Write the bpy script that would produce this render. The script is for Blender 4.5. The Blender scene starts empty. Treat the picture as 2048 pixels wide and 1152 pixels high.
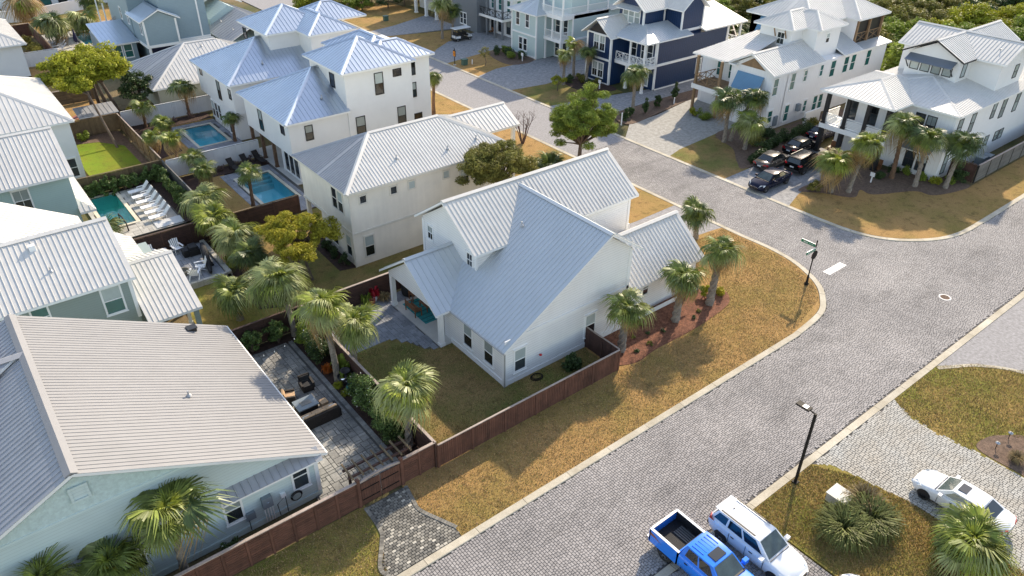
import bpy, math, random
import numpy as np
from mathutils import Vector, Matrix

random.seed(7); rng = np.random.default_rng(7)
SC = bpy.context.scene
COL = SC.collection
R = math.radians

# ------------------------------------------------------------------ camera
# world axes: x runs along the near street, y along the side street, z up; the drone hovers 30 m up
YAW, PITCH, ROLL = R(51.5), R(32.8), R(0.6)
_l = Vector((math.cos(YAW), math.sin(YAW), 0)); _r = Vector((math.sin(YAW), -math.cos(YAW), 0))
_f = _l * math.cos(PITCH) + Vector((0, 0, -math.sin(PITCH))); _u = _r.cross(_f)
_rt = _r * math.cos(ROLL) + _u * math.sin(ROLL); _up = -_r * math.sin(ROLL) + _u * math.cos(ROLL)
cam = bpy.data.cameras.new('camera'); camo = bpy.data.objects.new('camera', cam); COL.objects.link(camo)
camo.matrix_world = Matrix(((_rt.x, _up.x, -_f.x, 0), (_rt.y, _up.y, -_f.y, 0), (_rt.z, _up.z, -_f.z, 30), (0, 0, 0, 1)))
cam.sensor_width = 36; cam.lens = 36 * 1500 / 2048; cam.clip_end = 2000; cam.clip_start = 0.5
SC.camera = camo
# ------------------------------------------------------------------ light
SUN_AZ = R(26); SUN_EL = R(31)
sd = Vector((math.cos(SUN_AZ) * math.cos(SUN_EL), math.sin(SUN_AZ) * math.cos(SUN_EL), math.sin(SUN_EL)))
world = bpy.data.worlds.new('World'); SC.world = world; world.use_nodes = True
wn = world.node_tree; bg = wn.nodes['Background']
sky = wn.nodes.new('ShaderNodeTexSky'); sky.sky_type = 'NISHITA'; sky.sun_disc = False
sky.sun_elevation = SUN_EL; sky.sun_rotation = math.pi / 2 - SUN_AZ
sky.air_density = 1.0; sky.dust_density = 0.6; sky.ozone_density = 0.3
wn.links.new(sky.outputs[0], bg.inputs[0]); bg.inputs[1].default_value = 0.15
sun = bpy.data.lights.new('sun', 'SUN'); sun.energy = 2.8; sun.angle = R(0.8); sun.color = (1.0, 0.95, 0.82)
suno = bpy.data.objects.new('sun', sun); COL.objects.link(suno)
suno.rotation_euler = (-sd).to_track_quat('-Z', 'Y').to_euler(); suno.location = sd * 200
SC.view_settings.view_transform = 'Standard'; SC.view_settings.look = 'None'
SC.view_settings.exposure = 1.25; SC.view_settings.gamma = 1.0; SC.view_settings.use_curve_mapping = False
SC.view_settings.use_white_balance = True; SC.view_settings.white_balance_temperature = 7500; SC.view_settings.white_balance_tint = 14
SC.cycles.max_bounces = 6; SC.cycles.transparent_max_bounces = 12; SC.cycles.caustics_reflective = False

# ------------------------------------------------------------------ materials
MATS = {}
def mat(name, col, rough=.6, metal=0., var=.1, scale=1.2, bump=0., bscale=30., island=0., col2=None, spec=.5, coat=0.,
        lines=None, ldark=.8, lbump=.4, trans=0., fine=0., streak=0., stain=0.):
    """procedural surface: base colour with world-space mottling, optional per-piece variation, siding lines, relief"""
    m = bpy.data.materials.new(name); m.use_nodes = True; MATS[name] = m
    n = m.node_tree.nodes; l = m.node_tree.links; b = n['Principled BSDF']
    b.inputs['Roughness'].default_value = rough; b.inputs['Metallic'].default_value = metal
    b.inputs['Specular IOR Level'].default_value = spec; b.inputs['Coat Weight'].default_value = coat
    b.inputs['Coat Roughness'].default_value = .03
    geo = n.new('ShaderNodeNewGeometry'); pos = geo.outputs['Position']
    c1 = tuple(max(0, c * (1 - var)) for c in col) + (1,)
    c2 = tuple(min(1, c * (1 + var)) for c in (col2 or col)) + (1,)
    nz = n.new('ShaderNodeTexNoise'); nz.inputs['Scale'].default_value = scale; nz.inputs['Detail'].default_value = 5
    nz.inputs['Roughness'].default_value = .62
    l.new(pos, nz.inputs['Vector'])
    mp = n.new('ShaderNodeMapRange'); mp.inputs[1].default_value = .32; mp.inputs[2].default_value = .68
    l.new(nz.outputs[0], mp.inputs[0])
    mx = n.new('ShaderNodeMix'); mx.data_type = 'RGBA'; mx.inputs[6].default_value = c1; mx.inputs[7].default_value = c2
    l.new(mp.outputs[0], mx.inputs[0]); out = mx.outputs[2]
    def mul(out, facsock, lo, hi):
        k = n.new('ShaderNodeMapRange'); k.inputs[3].default_value = lo; k.inputs[4].default_value = hi
        l.new(facsock, k.inputs[0])
        v = n.new('ShaderNodeVectorMath'); v.operation = 'SCALE'; l.new(out, v.inputs[0]); l.new(k.outputs[0], v.inputs[3])
        return v.outputs[0]
    if island:
        oi = n.new('ShaderNodeObjectInfo'); ad = n.new('ShaderNodeMath'); ad.operation = 'ADD'
        l.new(geo.outputs['Random Per Island'], ad.inputs[0]); l.new(oi.outputs['Random'], ad.inputs[1])
        fr = n.new('ShaderNodeMath'); fr.operation = 'FRACT'; l.new(ad.outputs[0], fr.inputs[0])
        out = mul(out, fr.outputs[0], 1 - island, 1 + island)
    if fine:
        f2 = n.new('ShaderNodeTexNoise'); f2.inputs['Scale'].default_value = 9; f2.inputs['Detail'].default_value = 6
        f2.inputs['Roughness'].default_value = .75
        l.new(pos, f2.inputs['Vector']); mm = n.new('ShaderNodeMapRange'); mm.inputs[1].default_value = .3; mm.inputs[2].default_value = .7
        l.new(f2.outputs[0], mm.inputs[0]); out = mul(out, mm.outputs[0], 1 - fine, 1 + fine)
    if stain:   # oil and dirt blotches, stretched along the street
        mg = n.new('ShaderNodeMapping'); mg.inputs['Scale'].default_value = (.22, .6, .5); l.new(pos, mg.inputs[0])
        f4 = n.new('ShaderNodeTexNoise'); f4.inputs['Scale'].default_value = 1.0; f4.inputs['Detail'].default_value = 7; f4.inputs['Roughness'].default_value = .68
        l.new(mg.outputs[0], f4.inputs['Vector']); mm = n.new('ShaderNodeMapRange'); mm.inputs[1].default_value = .5; mm.inputs[2].default_value = .72
        l.new(f4.outputs[0], mm.inputs[0]); out = mul(out, mm.outputs[0], 1.03, 1 - stain)
    if streak:
        mpg = n.new('ShaderNodeMapping'); mpg.inputs['Scale'].default_value = (2.2, 2.2, .25); l.new(pos, mpg.inputs[0])
        f3 = n.new('ShaderNodeTexNoise'); f3.inputs['Scale'].default_value = 1.0; f3.inputs['Detail'].default_value = 4
        l.new(mpg.outputs[0], f3.inputs['Vector']); mm = n.new('ShaderNodeMapRange'); mm.inputs[1].default_value = .35; mm.inputs[2].default_value = .65
        l.new(f3.outputs[0], mm.inputs[0]); out = mul(out, mm.outputs[0], 1 - streak, 1 + streak * .4)
    hsock = None
    if lines:
        ax, per = lines; sp = n.new('ShaderNodeSeparateXYZ'); l.new(pos, sp.inputs[0])
        if ax == 'z': src = sp.outputs[2]
        else:
            a2 = n.new('ShaderNodeMath'); a2.operation = 'ADD'; l.new(sp.outputs[0], a2.inputs[0]); l.new(sp.outputs[1], a2.inputs[1]); src = a2.outputs[0]
        dv = n.new('ShaderNodeMath'); dv.operation = 'DIVIDE'; l.new(src, dv.inputs[0]); dv.inputs[1].default_value = per
        fr = n.new('ShaderNodeMath'); fr.operation = 'FRACT'; l.new(dv.outputs[0], fr.inputs[0])
        lt = n.new('ShaderNodeMath'); lt.operation = 'LESS_THAN'; l.new(fr.outputs[0], lt.inputs[0]); lt.inputs[1].default_value = .12
        out = mul(out, lt.outputs[0], 1.0, ldark)
        hsock = fr.outputs[0] if ax == 'z' else lt.outputs[0]
    l.new(out, b.inputs['Base Color'])
    if hsock is not None:
        bp = n.new('ShaderNodeBump'); bp.inputs['Strength'].default_value = lbump; bp.inputs['Distance'].default_value = .02
        l.new(hsock, bp.inputs['Height']); l.new(bp.outputs[0], b.inputs['Normal'])
    elif bump:
        bn = n.new('ShaderNodeTexNoise'); bn.inputs['Scale'].default_value = bscale; bn.inputs['Detail'].default_value = 6
        l.new(pos, bn.inputs['Vector'])
        bp = n.new('ShaderNodeBump'); bp.inputs['Strength'].default_value = bump; bp.inputs['Distance'].default_value = .05
        l.new(bn.outputs[0], bp.inputs['Height']); l.new(bp.outputs[0], b.inputs['Normal'])
    if trans:
        tr = n.new('ShaderNodeBsdfTranslucent'); l.new(out, tr.inputs[0]); ms = n.new('ShaderNodeMixShader'); ms.inputs[0].default_value = trans
        o = n['Material Output']; l.new(b.outputs[0], ms.inputs[1]); l.new(tr.outputs[0], ms.inputs[2]); l.new(ms.outputs[0], o.inputs[0])
    return m

def lawn_mat(name, dry, green, bias, dark=(.10, .07, .03), scale=.22):
    """patchy winter turf: straw and green patches, darker thatch, fine blade-scale speckle"""
    m = bpy.data.materials.new(name); m.use_nodes = True; MATS[name] = m
    n = m.node_tree.nodes; l = m.node_tree.links; b = n['Principled BSDF']
    b.inputs['Roughness'].default_value = .95; b.inputs['Specular IOR Level'].default_value = .1
    pos = n.new('ShaderNodeNewGeometry').outputs['Position']
    def noise(sc, det=6, rg=.62):
        z = n.new('ShaderNodeTexNoise'); z.inputs['Scale'].default_value = sc; z.inputs['Detail'].default_value = det; z.inputs['Roughness'].default_value = rg
        l.new(pos, z.inputs['Vector']); return z.outputs[0]
    def rng_(s, a, c, lo=0., hi=1.):
        k = n.new('ShaderNodeMapRange'); k.inputs[1].default_value = a; k.inputs[2].default_value = c; k.inputs[3].default_value = lo; k.inputs[4].default_value = hi
        l.new(s, k.inputs[0]); return k.outputs[0]
    def mix(f, a, c):
        x = n.new('ShaderNodeMix'); x.data_type = 'RGBA'; l.new(f, x.inputs[0])
        for i, q in ((6, a), (7, c)):
            if isinstance(q, tuple): x.inputs[i].default_value = q + (1,)
            else: l.new(q, x.inputs[i])
        return x.outputs[2]
    c = mix(rng_(noise(scale), bias - .12, bias + .12), dry, green)
    c = mix(rng_(noise(1.3, 5, .7), .52, .80), c, dark)
    v = n.new('ShaderNodeVectorMath'); v.operation = 'SCALE'; l.new(c, v.inputs[0]); l.new(rng_(noise(14, 5, .8), .28, .72, .55, 1.4), v.inputs[3])
    l.new(v.outputs[0], b.inputs['Base Color'])
    bp = n.new('ShaderNodeBump'); bp.inputs['Strength'].default_value = .9; bp.inputs['Distance'].default_value = .06
    l.new(noise(22, 6, .75), bp.inputs['Height']); l.new(bp.outputs[0], b.inputs['Normal'])
    return m

def water_mat(name, tint):
    m = bpy.data.materials.new(name); m.use_nodes = True; MATS[name] = m
    n = m.node_tree.nodes; l = m.node_tree.links; n.remove(n['Principled BSDF'])
    tr = n.new('ShaderNodeBsdfTransparent'); tr.inputs[0].default_value = tint + (1,)
    gl = n.new('ShaderNodeBsdfGlossy'); gl.inputs['Roughness'].default_value = .03
    fr = n.new('ShaderNodeFresnel'); fr.inputs[0].default_value = 1.33; ms = n.new('ShaderNodeMixShader')
    nz = n.new('ShaderNodeTexNoise'); nz.inputs['Scale'].default_value = 2.2; bp = n.new('ShaderNodeBump'); bp.inputs['Strength'].default_value = .15
    l.new(n.new('ShaderNodeNewGeometry').outputs['Position'], nz.inputs['Vector'])
    l.new(nz.outputs[0], bp.inputs['Height']); l.new(bp.outputs[0], gl.inputs['Normal']); l.new(bp.outputs[0], fr.inputs['Normal'])
    l.new(fr.outputs[0], ms.inputs[0]); l.new(tr.outputs[0], ms.inputs[1]); l.new(gl.outputs[0], ms.inputs[2]); l.new(ms.outputs[0], n['Material Output'].inputs[0])
    return m

# roofs
mat('roof_white', (.60, .58, .545), .5, .0, .05, .5, streak=.04, spec=.2)
mat('roof_galv', (.50, .53, .545), .42, .30, .03, .3, streak=.02)
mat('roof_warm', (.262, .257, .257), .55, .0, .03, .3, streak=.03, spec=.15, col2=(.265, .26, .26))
mat('roof_grey_and_shade', (.33, .335, .35), .55, .1, .06, .6, streak=.06)  # real grey roofs, and west slopes whose shade is put into the colour
mat('roof_blue', (.47, .535, .615), .33, .70, .05, .5)
mat('trim', (.80, .80, .78), .55, 0, .03, 1.5)
mat('trim_beige', (.66, .62, .54), .6, 0, .04, 1.5)
mat('gutter', (.45, .45, .45), .5, .4, .04)
# walls
mat('siding_white', (.81, .81, .80), .55, 0, .025, .7, lines=('z', .18), ldark=.74, lbump=.5, streak=.02)
mat('batten_white', (.80, .80, .80), .55, 0, .025, .7, lines=('xy', .36), ldark=.93, lbump=.5)
mat('stucco_white', (.74, .74, .73), .8, 0, .03, .6, bump=.12, bscale=60)
mat('stucco_beige', (.78, .725, .63), .85, 0, .09, .35, bump=.15, bscale=50, streak=.04)
mat('siding_aqua', (.56, .67, .665), .6, 0, .03, .6, lines=('z', .17), ldark=.82, lbump=.35)
mat('shingle_aqua', (.50, .62, .61), .7, 0, .12, 7, bump=.3, bscale=18)
mat('siding_teal', (.36, .50, .49), .6, 0, .03, .6, lines=('z', .16), ldark=.85, lbump=.3)
mat('siding_sage', (.27, .33, .31), .6, 0, .03, .6, lines=('z', .16), ldark=.86, lbump=.3)
mat('siding_slate', (.24, .33, .37), .6, 0, .04, .6, lines=('z', .18), ldark=.82, lbump=.35)
mat('siding_mint', (.46, .57, .56), .6, 0, .03, .6, lines=('z', .18), ldark=.86, lbump=.3)
mat('siding_olive', (.36, .38, .32), .6, 0, .03, .6, lines=('z', .18), ldark=.88, lbump=.3)
mat('siding_charcoal', (.17, .185, .20), .6, 0, .03, .6, lines=('xy', .36), ldark=.9)
mat('batten_navy', (.002, .024, .078), .45, 0, .06, .7, lines=('xy', .34), ldark=1.5, lbump=.5)
mat('navy_dark', (.012, .014, .03), .6, 0, .05)
mat('black_trim', (.014, .014, .016), .5, 0, .05)
mat('glass', (.022, .029, .034), .06, 0, .3, .8, spec=.8, island=.7)
mat('blind', (.33, .38, .37), .25, 0, .08, 2, spec=.7, island=.25)
mat('glass_teal', (.02, .12, .11), .08, 0, .2, .8, spec=.8)
mat('awning_blue', (.10, .24, .38), .5, 0, .05, 1, lines=('xy', .30), ldark=.85)
mat('awning_grey', (.17, .20, .24), .45, .3, .05)
mat('louver_white', (.7, .71, .72), .5, 0, .03)
# wood and fences
mat('fence_brown', (.125, .052, .034), .75, 0, .25, 1.6, island=.18, fine=.15, streak=.15)
mat('fence_dark', (.068, .033, .025), .75, 0, .25, 1.6, island=.15, fine=.15)
mat('fence_cap', (.36, .29, .25), .8, 0, .15, 2, island=.1, fine=.15)
mat('fence_wood', (.16, .11, .06), .85, 0, .3, 1.5, island=.2, fine=.2)
mat('fence_grey', (.14, .135, .125), .8, 0, .2, 1.5, island=.15)
mat('vinyl_white', (.76, .76, .76), .5, 0, .03, 1, island=.03)
mat('wood_warm', (.26, .16, .085), .7, 0, .2, 3, island=.1)
mat('teak', (.20, .085, .035), .6, 0, .2, 4, island=.15)
mat('wicker', (.018, .012, .010), .7, 0, .3, 40, bump=.5, bscale=90)
mat('cushion', (.50, .33, .20), .9, 0, .1, 4, bump=.2, bscale=25)
mat('cushion_white', (.72, .70, .66), .9, 0, .08, 4)
mat('white_paint', (.80, .80, .80), .45, 0, .03)
mat('black_cloth', (.012, .012, .014), .8, 0, .2, 5, bump=.4, bscale=12)
mat('black_metal', (.014, .012, .011), .6, 0, .1, spec=.15)
mat('steel', (.45, .45, .46), .35, .9, .05)
mat('rug_teal', (.012, .26, .27), .9, 0, .2, 8, bump=.3, bscale=60)
mat('rug_dark', (.008, .15, .17), .9, 0, .2, 8)
# ground
mat('paver', (.285, .266, .256), .85, 0, .12, .16, island=.15, fine=.12, stain=.3, col2=(.305, .283, .268))
mat('paver_joint', (.10, .092, .085), .95, 0, .2, 6)
mat('paver_far', (.235, .225, .222), .88, 0, .14, 5, fine=.2, col2=(.27, .26, .262), bump=.3, bscale=7)
mat('paver_drive', (.40, .365, .31), .85, 0, .10, .5, island=.14, fine=.12, col2=(.36, .355, .33))
mat('cobble', (.135, .13, .118), .85, 0, .25, 1.2, island=.38, fine=.2, col2=(.20, .185, .155))
mat('cobble_light', (.40, .37, .31), .85, 0, .15, 1.2, island=.25, fine=.2)
mat('slab', (.215, .213, .208), .85, 0, .25, .7, island=.22, fine=.25, col2=(.25, .24, .225))
mat('slab_pale', (.42, .40, .36), .85, 0, .15, .9, island=.16, fine=.2)
mat('slab_blue', (.24, .25, .27), .85, 0, .18, .8, island=.15, fine=.2)
mat('concrete', (.52, .50, .46), .85, 0, .08, .8, bump=.1, bscale=20, fine=.06)
mat('kerb', (.41, .355, .26), .85, 0, .14, .5, island=.08, fine=.14, col2=(.47, .425, .34), bump=.2, bscale=40)
mat('coping', (.62, .56, .44), .8, 0, .08, 2, island=.06)
mat('pool_plaster', (.50, .90, .92), .7, 0, .06, .7)
mat('pool_green', (.26, .90, .84), .7, 0, .08, .7)
mat('pool_shelf', (.62, .70, .68), .7, 0, .06, 2)
water_mat('water', (.40, .88, .95)); water_mat('water_green', (.46, .90, .86))
mat('mulch', (.155, .052, .026), .95, 0, .35, 5, bump=.9, bscale=35, fine=.4, col2=(.20, .08, .045))
mat('mulch_dark', (.055, .028, .02), .95, 0, .35, 4, bump=.9, bscale=30, fine=.35)
mat('mulch_brown', (.15, .095, .065), .95, 0, .3, 4, bump=.9, bscale=30, fine=.4)
mat('sand', (.42, .37, .29), .95, 0, .2, 1, fine=.2)
mat('paint_road', (.74, .72, .69), .7, 0, .06, 3, fine=.12)
lawn_mat('lawn_dry', (.40, .24, .095), (.26, .195, .06), .57)
lawn_mat('lawn_greener', (.31, .20, .085), (.155, .16, .045), .50)  # grass that is itself greener than the dry lawns
lawn_mat('lawn_mixed', (.34, .235, .08), (.21, .205, .045), .50, scale=.35)
lawn_mat('lawn_bright', (.20, .22, .03), (.15, .24, .025), .5)
lawn_mat('ground_rough', (.22, .16, .09), (.09, .10, .04), .5, scale=.08)
# plants
mat('frond', (.165, .205, .045), .42, 0, .25, 2, island=.35, trans=.22, spec=.32)
mat('frond_bright', (.28, .32, .05), .42, 0, .2, 2, island=.3, trans=.25, spec=.32)
mat('frond_pale', (.31, .335, .13), .42, 0, .25, 2, island=.35, trans=.22, spec=.32)
mat('frond_dry', (.36, .24, .10), .6, 0, .2, 2, island=.3, trans=.2)
mat('frond_dark', (.095, .135, .045), .42, 0, .25, 2, island=.35, trans=.2, spec=.32)
mat('trunk_palm', (.23, .195, .16), .9, 0, .25, 3, bump=.6, bscale=16, fine=.35)
mat('trunk_brown', (.15, .085, .05), .9, 0, .3, 3, bump=.6, bscale=16, fine=.3)
mat('bark', (.115, .085, .065), .9, 0, .25, 3, bump=.6, bscale=14, fine=.3)
mat('leaf_yellow', (.35, .315, .038), .6, 0, .2, 1, island=.4, trans=.3, spec=.15)
mat('leaf_olive', (.19, .18, .045), .6, 0, .3, 1, island=.45, trans=.25, spec=.15)
mat('leaf_green', (.20, .26, .045), .6, 0, .25, 1, island=.4, trans=.3, spec=.15)
mat('leaf_lime', (.31, .32, .035), .6, 0, .25, 1, island=.4, trans=.3, spec=.15)
mat('leaf_dark', (.055, .09, .03), .45, 0, .3, 1, island=.5, trans=.2, spec=.2)
mat('leaf_hedge', (.10, .155, .045), .45, 0, .3, 1, island=.5, trans=.2, spec=.2)
mat('leaf_grass', (.145, .16, .05), .5, 0, .3, 2, island=.45, trans=.25, spec=.15)
mat('leaf_straw', (.27, .205, .105), .7, 0, .2, 2, island=.35, trans=.2, spec=.15)
mat('leaf_red', (.42, .012, .03), .4, 0, .2, 3, island=.4, trans=.25)
mat('leaf_orange', (.48, .11, .01), .5, 0, .2, 3, island=.35, trans=.25)
mat('leaf_twig', (.14, .085, .075), .8, 0, .2, 2)
mat('flower_white', (.7, .7, .62), .6, 0, .1)
mat('flower_red', (.55, .02, .02), .6, 0, .1)
# vehicles and odds
mat('paint_blue', (.002, .20, .78), .2, 0, .04, 1, coat=.7, spec=.3)
mat('paint_white', (.74, .75, .76), .2, 0, .01, 1, coat=.5, spec=.3)
mat('paint_navy', (.008, .011, .028), .10, 0, .05, 1, coat=.12, spec=.12)
mat('paint_black', (.010, .010, .011), .10, 0, .05, 1, coat=.12, spec=.12)
mat('paint_taupe', (.09, .080, .068), .12, 0, .04, 1, coat=.15, spec=.2)
mat('car_glass', (.010, .016, .018), .04, 0, .1, 1, spec=.9)
mat('car_interior', (.10, .10, .095), .7, 0, .1)
mat('windscreen', (.045, .065, .06), .05, 0, .35, 2.5, spec=.8)
mat('tyre', (.018, .018, .018), .85, 0, .1, 6)
mat('rim', (.42, .42, .43), .3, .9, .05)
mat('rim_dark', (.06, .06, .065), .3, .9, .05)
mat('lamp_clear', (.72, .74, .74), .1, 0, .03, 3, spec=.8)
mat('lamp_red', (.42, .008, .012), .15, 0, .05, 3, spec=.7)
mat('plastic_black', (.02, .02, .021), .6, 0, .1)
mat('bed_liner', (.006, .007, .010), .75, 0, .2, 4, bump=.3, bscale=60)
mat('bed_grey', (.11, .11, .11), .7, 0, .15, 4)
mat('decal_rust', (.22, .07, .05), .5, 0, .2, 8)
mat('plate', (.6, .62, .62), .4, 0, .1, 8)
mat('sign_green', (.0, .16, .085), .4, 0, .06, 4)
mat('sign_orange', (.80, .26, .01), .5, 0, .1, 6)
mat('box_green', (.06, .13, .10), .55, 0, .1)
mat('box_putty', (.48, .47, .42), .6, 0, .12, 2, fine=.12)
mat('meter_grey', (.20, .24, .27), .5, .2, .05)
mat('stone_black', (.02, .02, .022), .4, 0, .2)
mat('navy_cloth', (.01, .012, .05), .8, 0, .1)
mat('terracotta', (.35, .10, .06), .7, 0, .15)
M = MATS

# ------------------------------------------------------------------ mesh helpers
ORG = {}   # world origin of each root so that parts can be written in world coordinates
class MB:
    def __init__(s): s.v = []; s.f = []; s.s = []
    def add(s, vs, fs, smooth=False):
        o = len(s.v); s.v.extend([tuple(map(float, p)) for p in vs]); s.f.extend([tuple(i + o for i in f) for f in fs]); s.s.extend([smooth] * len(fs)); return s
    def box(s, x0, x1, y0, y1, z0, z1):
        return s.add([(x0, y0, z0), (x1, y0, z0), (x1, y1, z0), (x0, y1, z0), (x0, y0, z1), (x1, y0, z1), (x1, y1, z1), (x0, y1, z1)],
                     [(3, 2, 1, 0), (4, 5, 6, 7), (0, 1, 5, 4), (1, 2, 6, 5), (2, 3, 7, 6), (3, 0, 4, 7)])
    def bar(s, p, q, w, h=None, up=(0, 0, 1)):
        p, q = Vector(p), Vector(q); d = (q - p).normalized(); u = Vector(up)
        if abs(d.dot(u)) > .99: u = Vector((1, 0, 0))
        a = d.cross(u).normalized() * w / 2; b = a.cross(d).normalized() * (h or w) / 2
        return s.add([p - a - b, p + a - b, p + a + b, p - a + b, q - a - b, q + a - b, q + a + b, q - a + b],
                     [(0, 1, 2, 3), (7, 6, 5, 4), (0, 4, 5, 1), (1, 5, 6, 2), (2, 6, 7, 3), (3, 7, 4, 0)])
    def prism(s, poly, h):   # poly: list of 3D points, h: extrusion vector
        n = len(poly); hv = Vector(h); b = [Vector(p) for p in poly]
        return s.add(b + [p + hv for p in b], [tuple(range(n))[::-1], tuple(range(n, 2 * n))] + [(i, (i + 1) % n, n + (i + 1) % n, n + i) for i in range(n)])
    def tube(s, pts, rad, n=8, cap=True, smooth=True):
        rings = []
        pts = [Vector(p) for p in pts]
        if not isinstance(rad, (list, tuple)): rad = [rad] * len(pts)
        for i, p in enumerate(pts):
            d = (pts[min(i + 1, len(pts) - 1)] - pts[max(i - 1, 0)]).normalized()
            u = Vector((0, 0, 1)) if abs(d.z) < .9 else Vector((1, 0, 0))
            a = d.cross(u).normalized(); b = a.cross(d)
            rings.append([p + (a * math.cos(t) + b * math.sin(t)) * rad[i] for t in [2 * math.pi * k / n for k in range(n)]])
        vs = [v for r in rings for v in r]; fs = []
        for i in range(len(pts) - 1):
            for k in range(n): fs.append((i * n + k, i * n + (k + 1) % n, (i + 1) * n + (k + 1) % n, (i + 1) * n + k))
        s.add(vs, fs, smooth)
        if cap: s.add(rings[0], [tuple(range(n))]); s.add(rings[-1], [tuple(range(n))[::-1]])
        return s
    def lathe(s, prof, c, n=16, smooth=True):  # prof [(r,z)]
        vs = []; fs = []
        for r, z in prof:
            for k in range(n): t = 2 * math.pi * k / n; vs.append((c[0] + r * math.cos(t), c[1] + r * math.sin(t), c[2] + z))
        for i in range(len(prof) - 1):
            for k in range(n): fs.append((i * n + k, i * n + (k + 1) % n, (i + 1) * n + (k + 1) % n, (i + 1) * n + k))
        return s.add(vs, fs, smooth)
def mesh_of(name, v, f, smooth=None, m=None):
    me = bpy.data.meshes.new(name); me.from_pydata(v, [], f)
    if smooth is not None and any(smooth): me.polygons.foreach_set('use_smooth', np.array(smooth, bool))
    if m: me.materials.append(MATS[m] if isinstance(m, str) else m)
    me.update(); return me
def tag(o, label=None, cat=None, group=None, kind=None):
    if label: o['label'] = label
    if cat: o['category'] = cat
    if group: o['group'] = group
    if kind: o['kind'] = kind
    return o
def thing(name, label, cat, loc=(0, 0, 0), group=None):
    o = bpy.data.objects.new(name, None); COL.objects.link(o); o.location = loc; o.empty_display_size = .3
    ORG[o] = Vector(loc); return tag(o, label, cat, group)
def part(name, mb, m, parent=None, kind=None, label=None):
    """link the collected faces as one mesh; coordinates are world ones, stored relative to the parent's root"""
    org = ORG[parent] if parent is not None else Vector((0, 0, 0))
    me = mesh_of(name, [(x - org.x, y - org.y, z - org.z) for x, y, z in mb.v], mb.f, mb.s, m)
    o = bpy.data.objects.new(name, me); COL.objects.link(o)
    if parent is not None: o.parent = parent
    ORG[o] = org
    return tag(o, label, kind=kind)
def solo(name, mb, m, label, cat, group=None, loc=None):
    """a top-level thing that is one mesh, origin at its base"""
    xs = np.array(mb.v); l = Vector(loc) if loc else Vector((xs[:, 0].mean(), xs[:, 1].mean(), xs[:, 2].min()))
    me = mesh_of(name, [(x - l.x, y - l.y, z - l.z) for x, y, z in mb.v], mb.f, mb.s, m)
    o = bpy.data.objects.new(name, me); COL.objects.link(o); o.location = l; ORG[o] = l
    return tag(o, label, cat, group)
def link_mesh(name, me, parent, loc=(0, 0, 0), rot=(0, 0, 0), sc=1.):
    o = bpy.data.objects.new(name, me); COL.objects.link(o); o.parent = parent; o.location = loc; o.rotation_euler = rot
    o.scale = (sc, sc, sc) if not isinstance(sc, tuple) else sc; return o
def copy_tree(o, parent=None):
    c = o.copy(); COL.objects.link(c); c.parent = parent
    for ch in list(o.children): copy_tree(ch, c)
    return c
def place_copy(o, loc, rz=0, label=None, group=None):
    c = copy_tree(o); c.location = loc; c.rotation_euler = (0, 0, rz)
    if label: c['label'] = label
    if group: c['group'] = group
    return c
def structure(name, mb, m):
    o = part(name, mb, m); o['kind'] = 'structure'; return o
def sheet(poly, z, h=.03):
    b = MB(); b.prism([(x, y, z - h) for x, y in poly], (0, 0, h)); return b
def smooth_poly(pts, closed=False, n=6):
    """Catmull-Rom through the points"""
    P = [Vector((p[0], p[1], 0)) for p in pts]; out = []; N = len(P)
    for i in range(N if closed else N - 1):
        a, b, c, d = (P[(i - 1) % N] if closed or i > 0 else P[i]), P[i], P[(i + 1) % N], (P[(i + 2) % N] if closed or i + 2 < N else P[(i + 1) % N])
        for k in range(n):
            t = k / n; out.append(.5 * ((2 * b) + (c - a) * t + (2 * a - 5 * b + 4 * c - d) * t * t + (3 * b - a - 3 * c + d) * t ** 3))
    if not closed: out.append(P[-1])
    return [(p.x, p.y) for p in out]
def inside(poly, x, y):
    """vectorised point in polygon"""
    x = np.asarray(x); y = np.asarray(y); r = np.zeros(x.shape, bool); n = len(poly); j = n - 1
    for i in range(n):
        xi, yi = poly[i]; xj, yj = poly[j]
        c = ((yi > y) != (yj > y)) & (x < (xj - xi) * (y - yi) / ((yj - yi) or 1e-9) + xi); r ^= c; j = i
    return r
# ------------------------------------------------------------------ ground, streets, paving
def fast_mesh(name, V, F, m, n=4):
    """many equal n-gons from numpy arrays"""
    me = bpy.data.meshes.new(name); V = np.asarray(V, np.float32); F = np.asarray(F, np.int32)
    me.vertices.add(len(V)); me.vertices.foreach_set('co', V.ravel())
    me.loops.add(F.size); me.loops.foreach_set('vertex_index', F.ravel())
    me.polygons.add(len(F)); me.polygons.foreach_set('loop_start', np.arange(0, F.size, n, dtype=np.int32))
    me.polygons.foreach_set('use_smooth', np.zeros(len(F), bool)); me.materials.append(MATS[m]); me.update(calc_edges=True); return me
def boxes_mesh(name, A, m, zb, zt, jit=.004):
    """A: rows x0,x1,y0,y1 -> open-bottomed blocks with slightly uneven tops"""
    A = np.asarray(A); n = len(A); z = zt + rng.uniform(-jit, jit, n)
    V = np.zeros((n, 8, 3)); xs = A[:, [0, 1, 1, 0]]; ys = A[:, [2, 2, 3, 3]]; c = .006
    V[:, :4, 0] = xs; V[:, :4, 1] = ys; V[:, :4, 2] = zb
    V[:, 4:, 0] = xs + np.array([c, -c, -c, c]); V[:, 4:, 1] = ys + np.array([c, c, -c, -c]); V[:, 4:, 2] = z[:, None]
    q = np.array([(4, 5, 6, 7), (0, 1, 5, 4), (1, 2, 6, 5), (2, 3, 7, 6), (3, 0, 4, 7)])
    F = (np.arange(n)[:, None, None] * 8 + q[None]).reshape(-1, 4)
    return fast_mesh(name, V.reshape(-1, 3), F, m)
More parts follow.
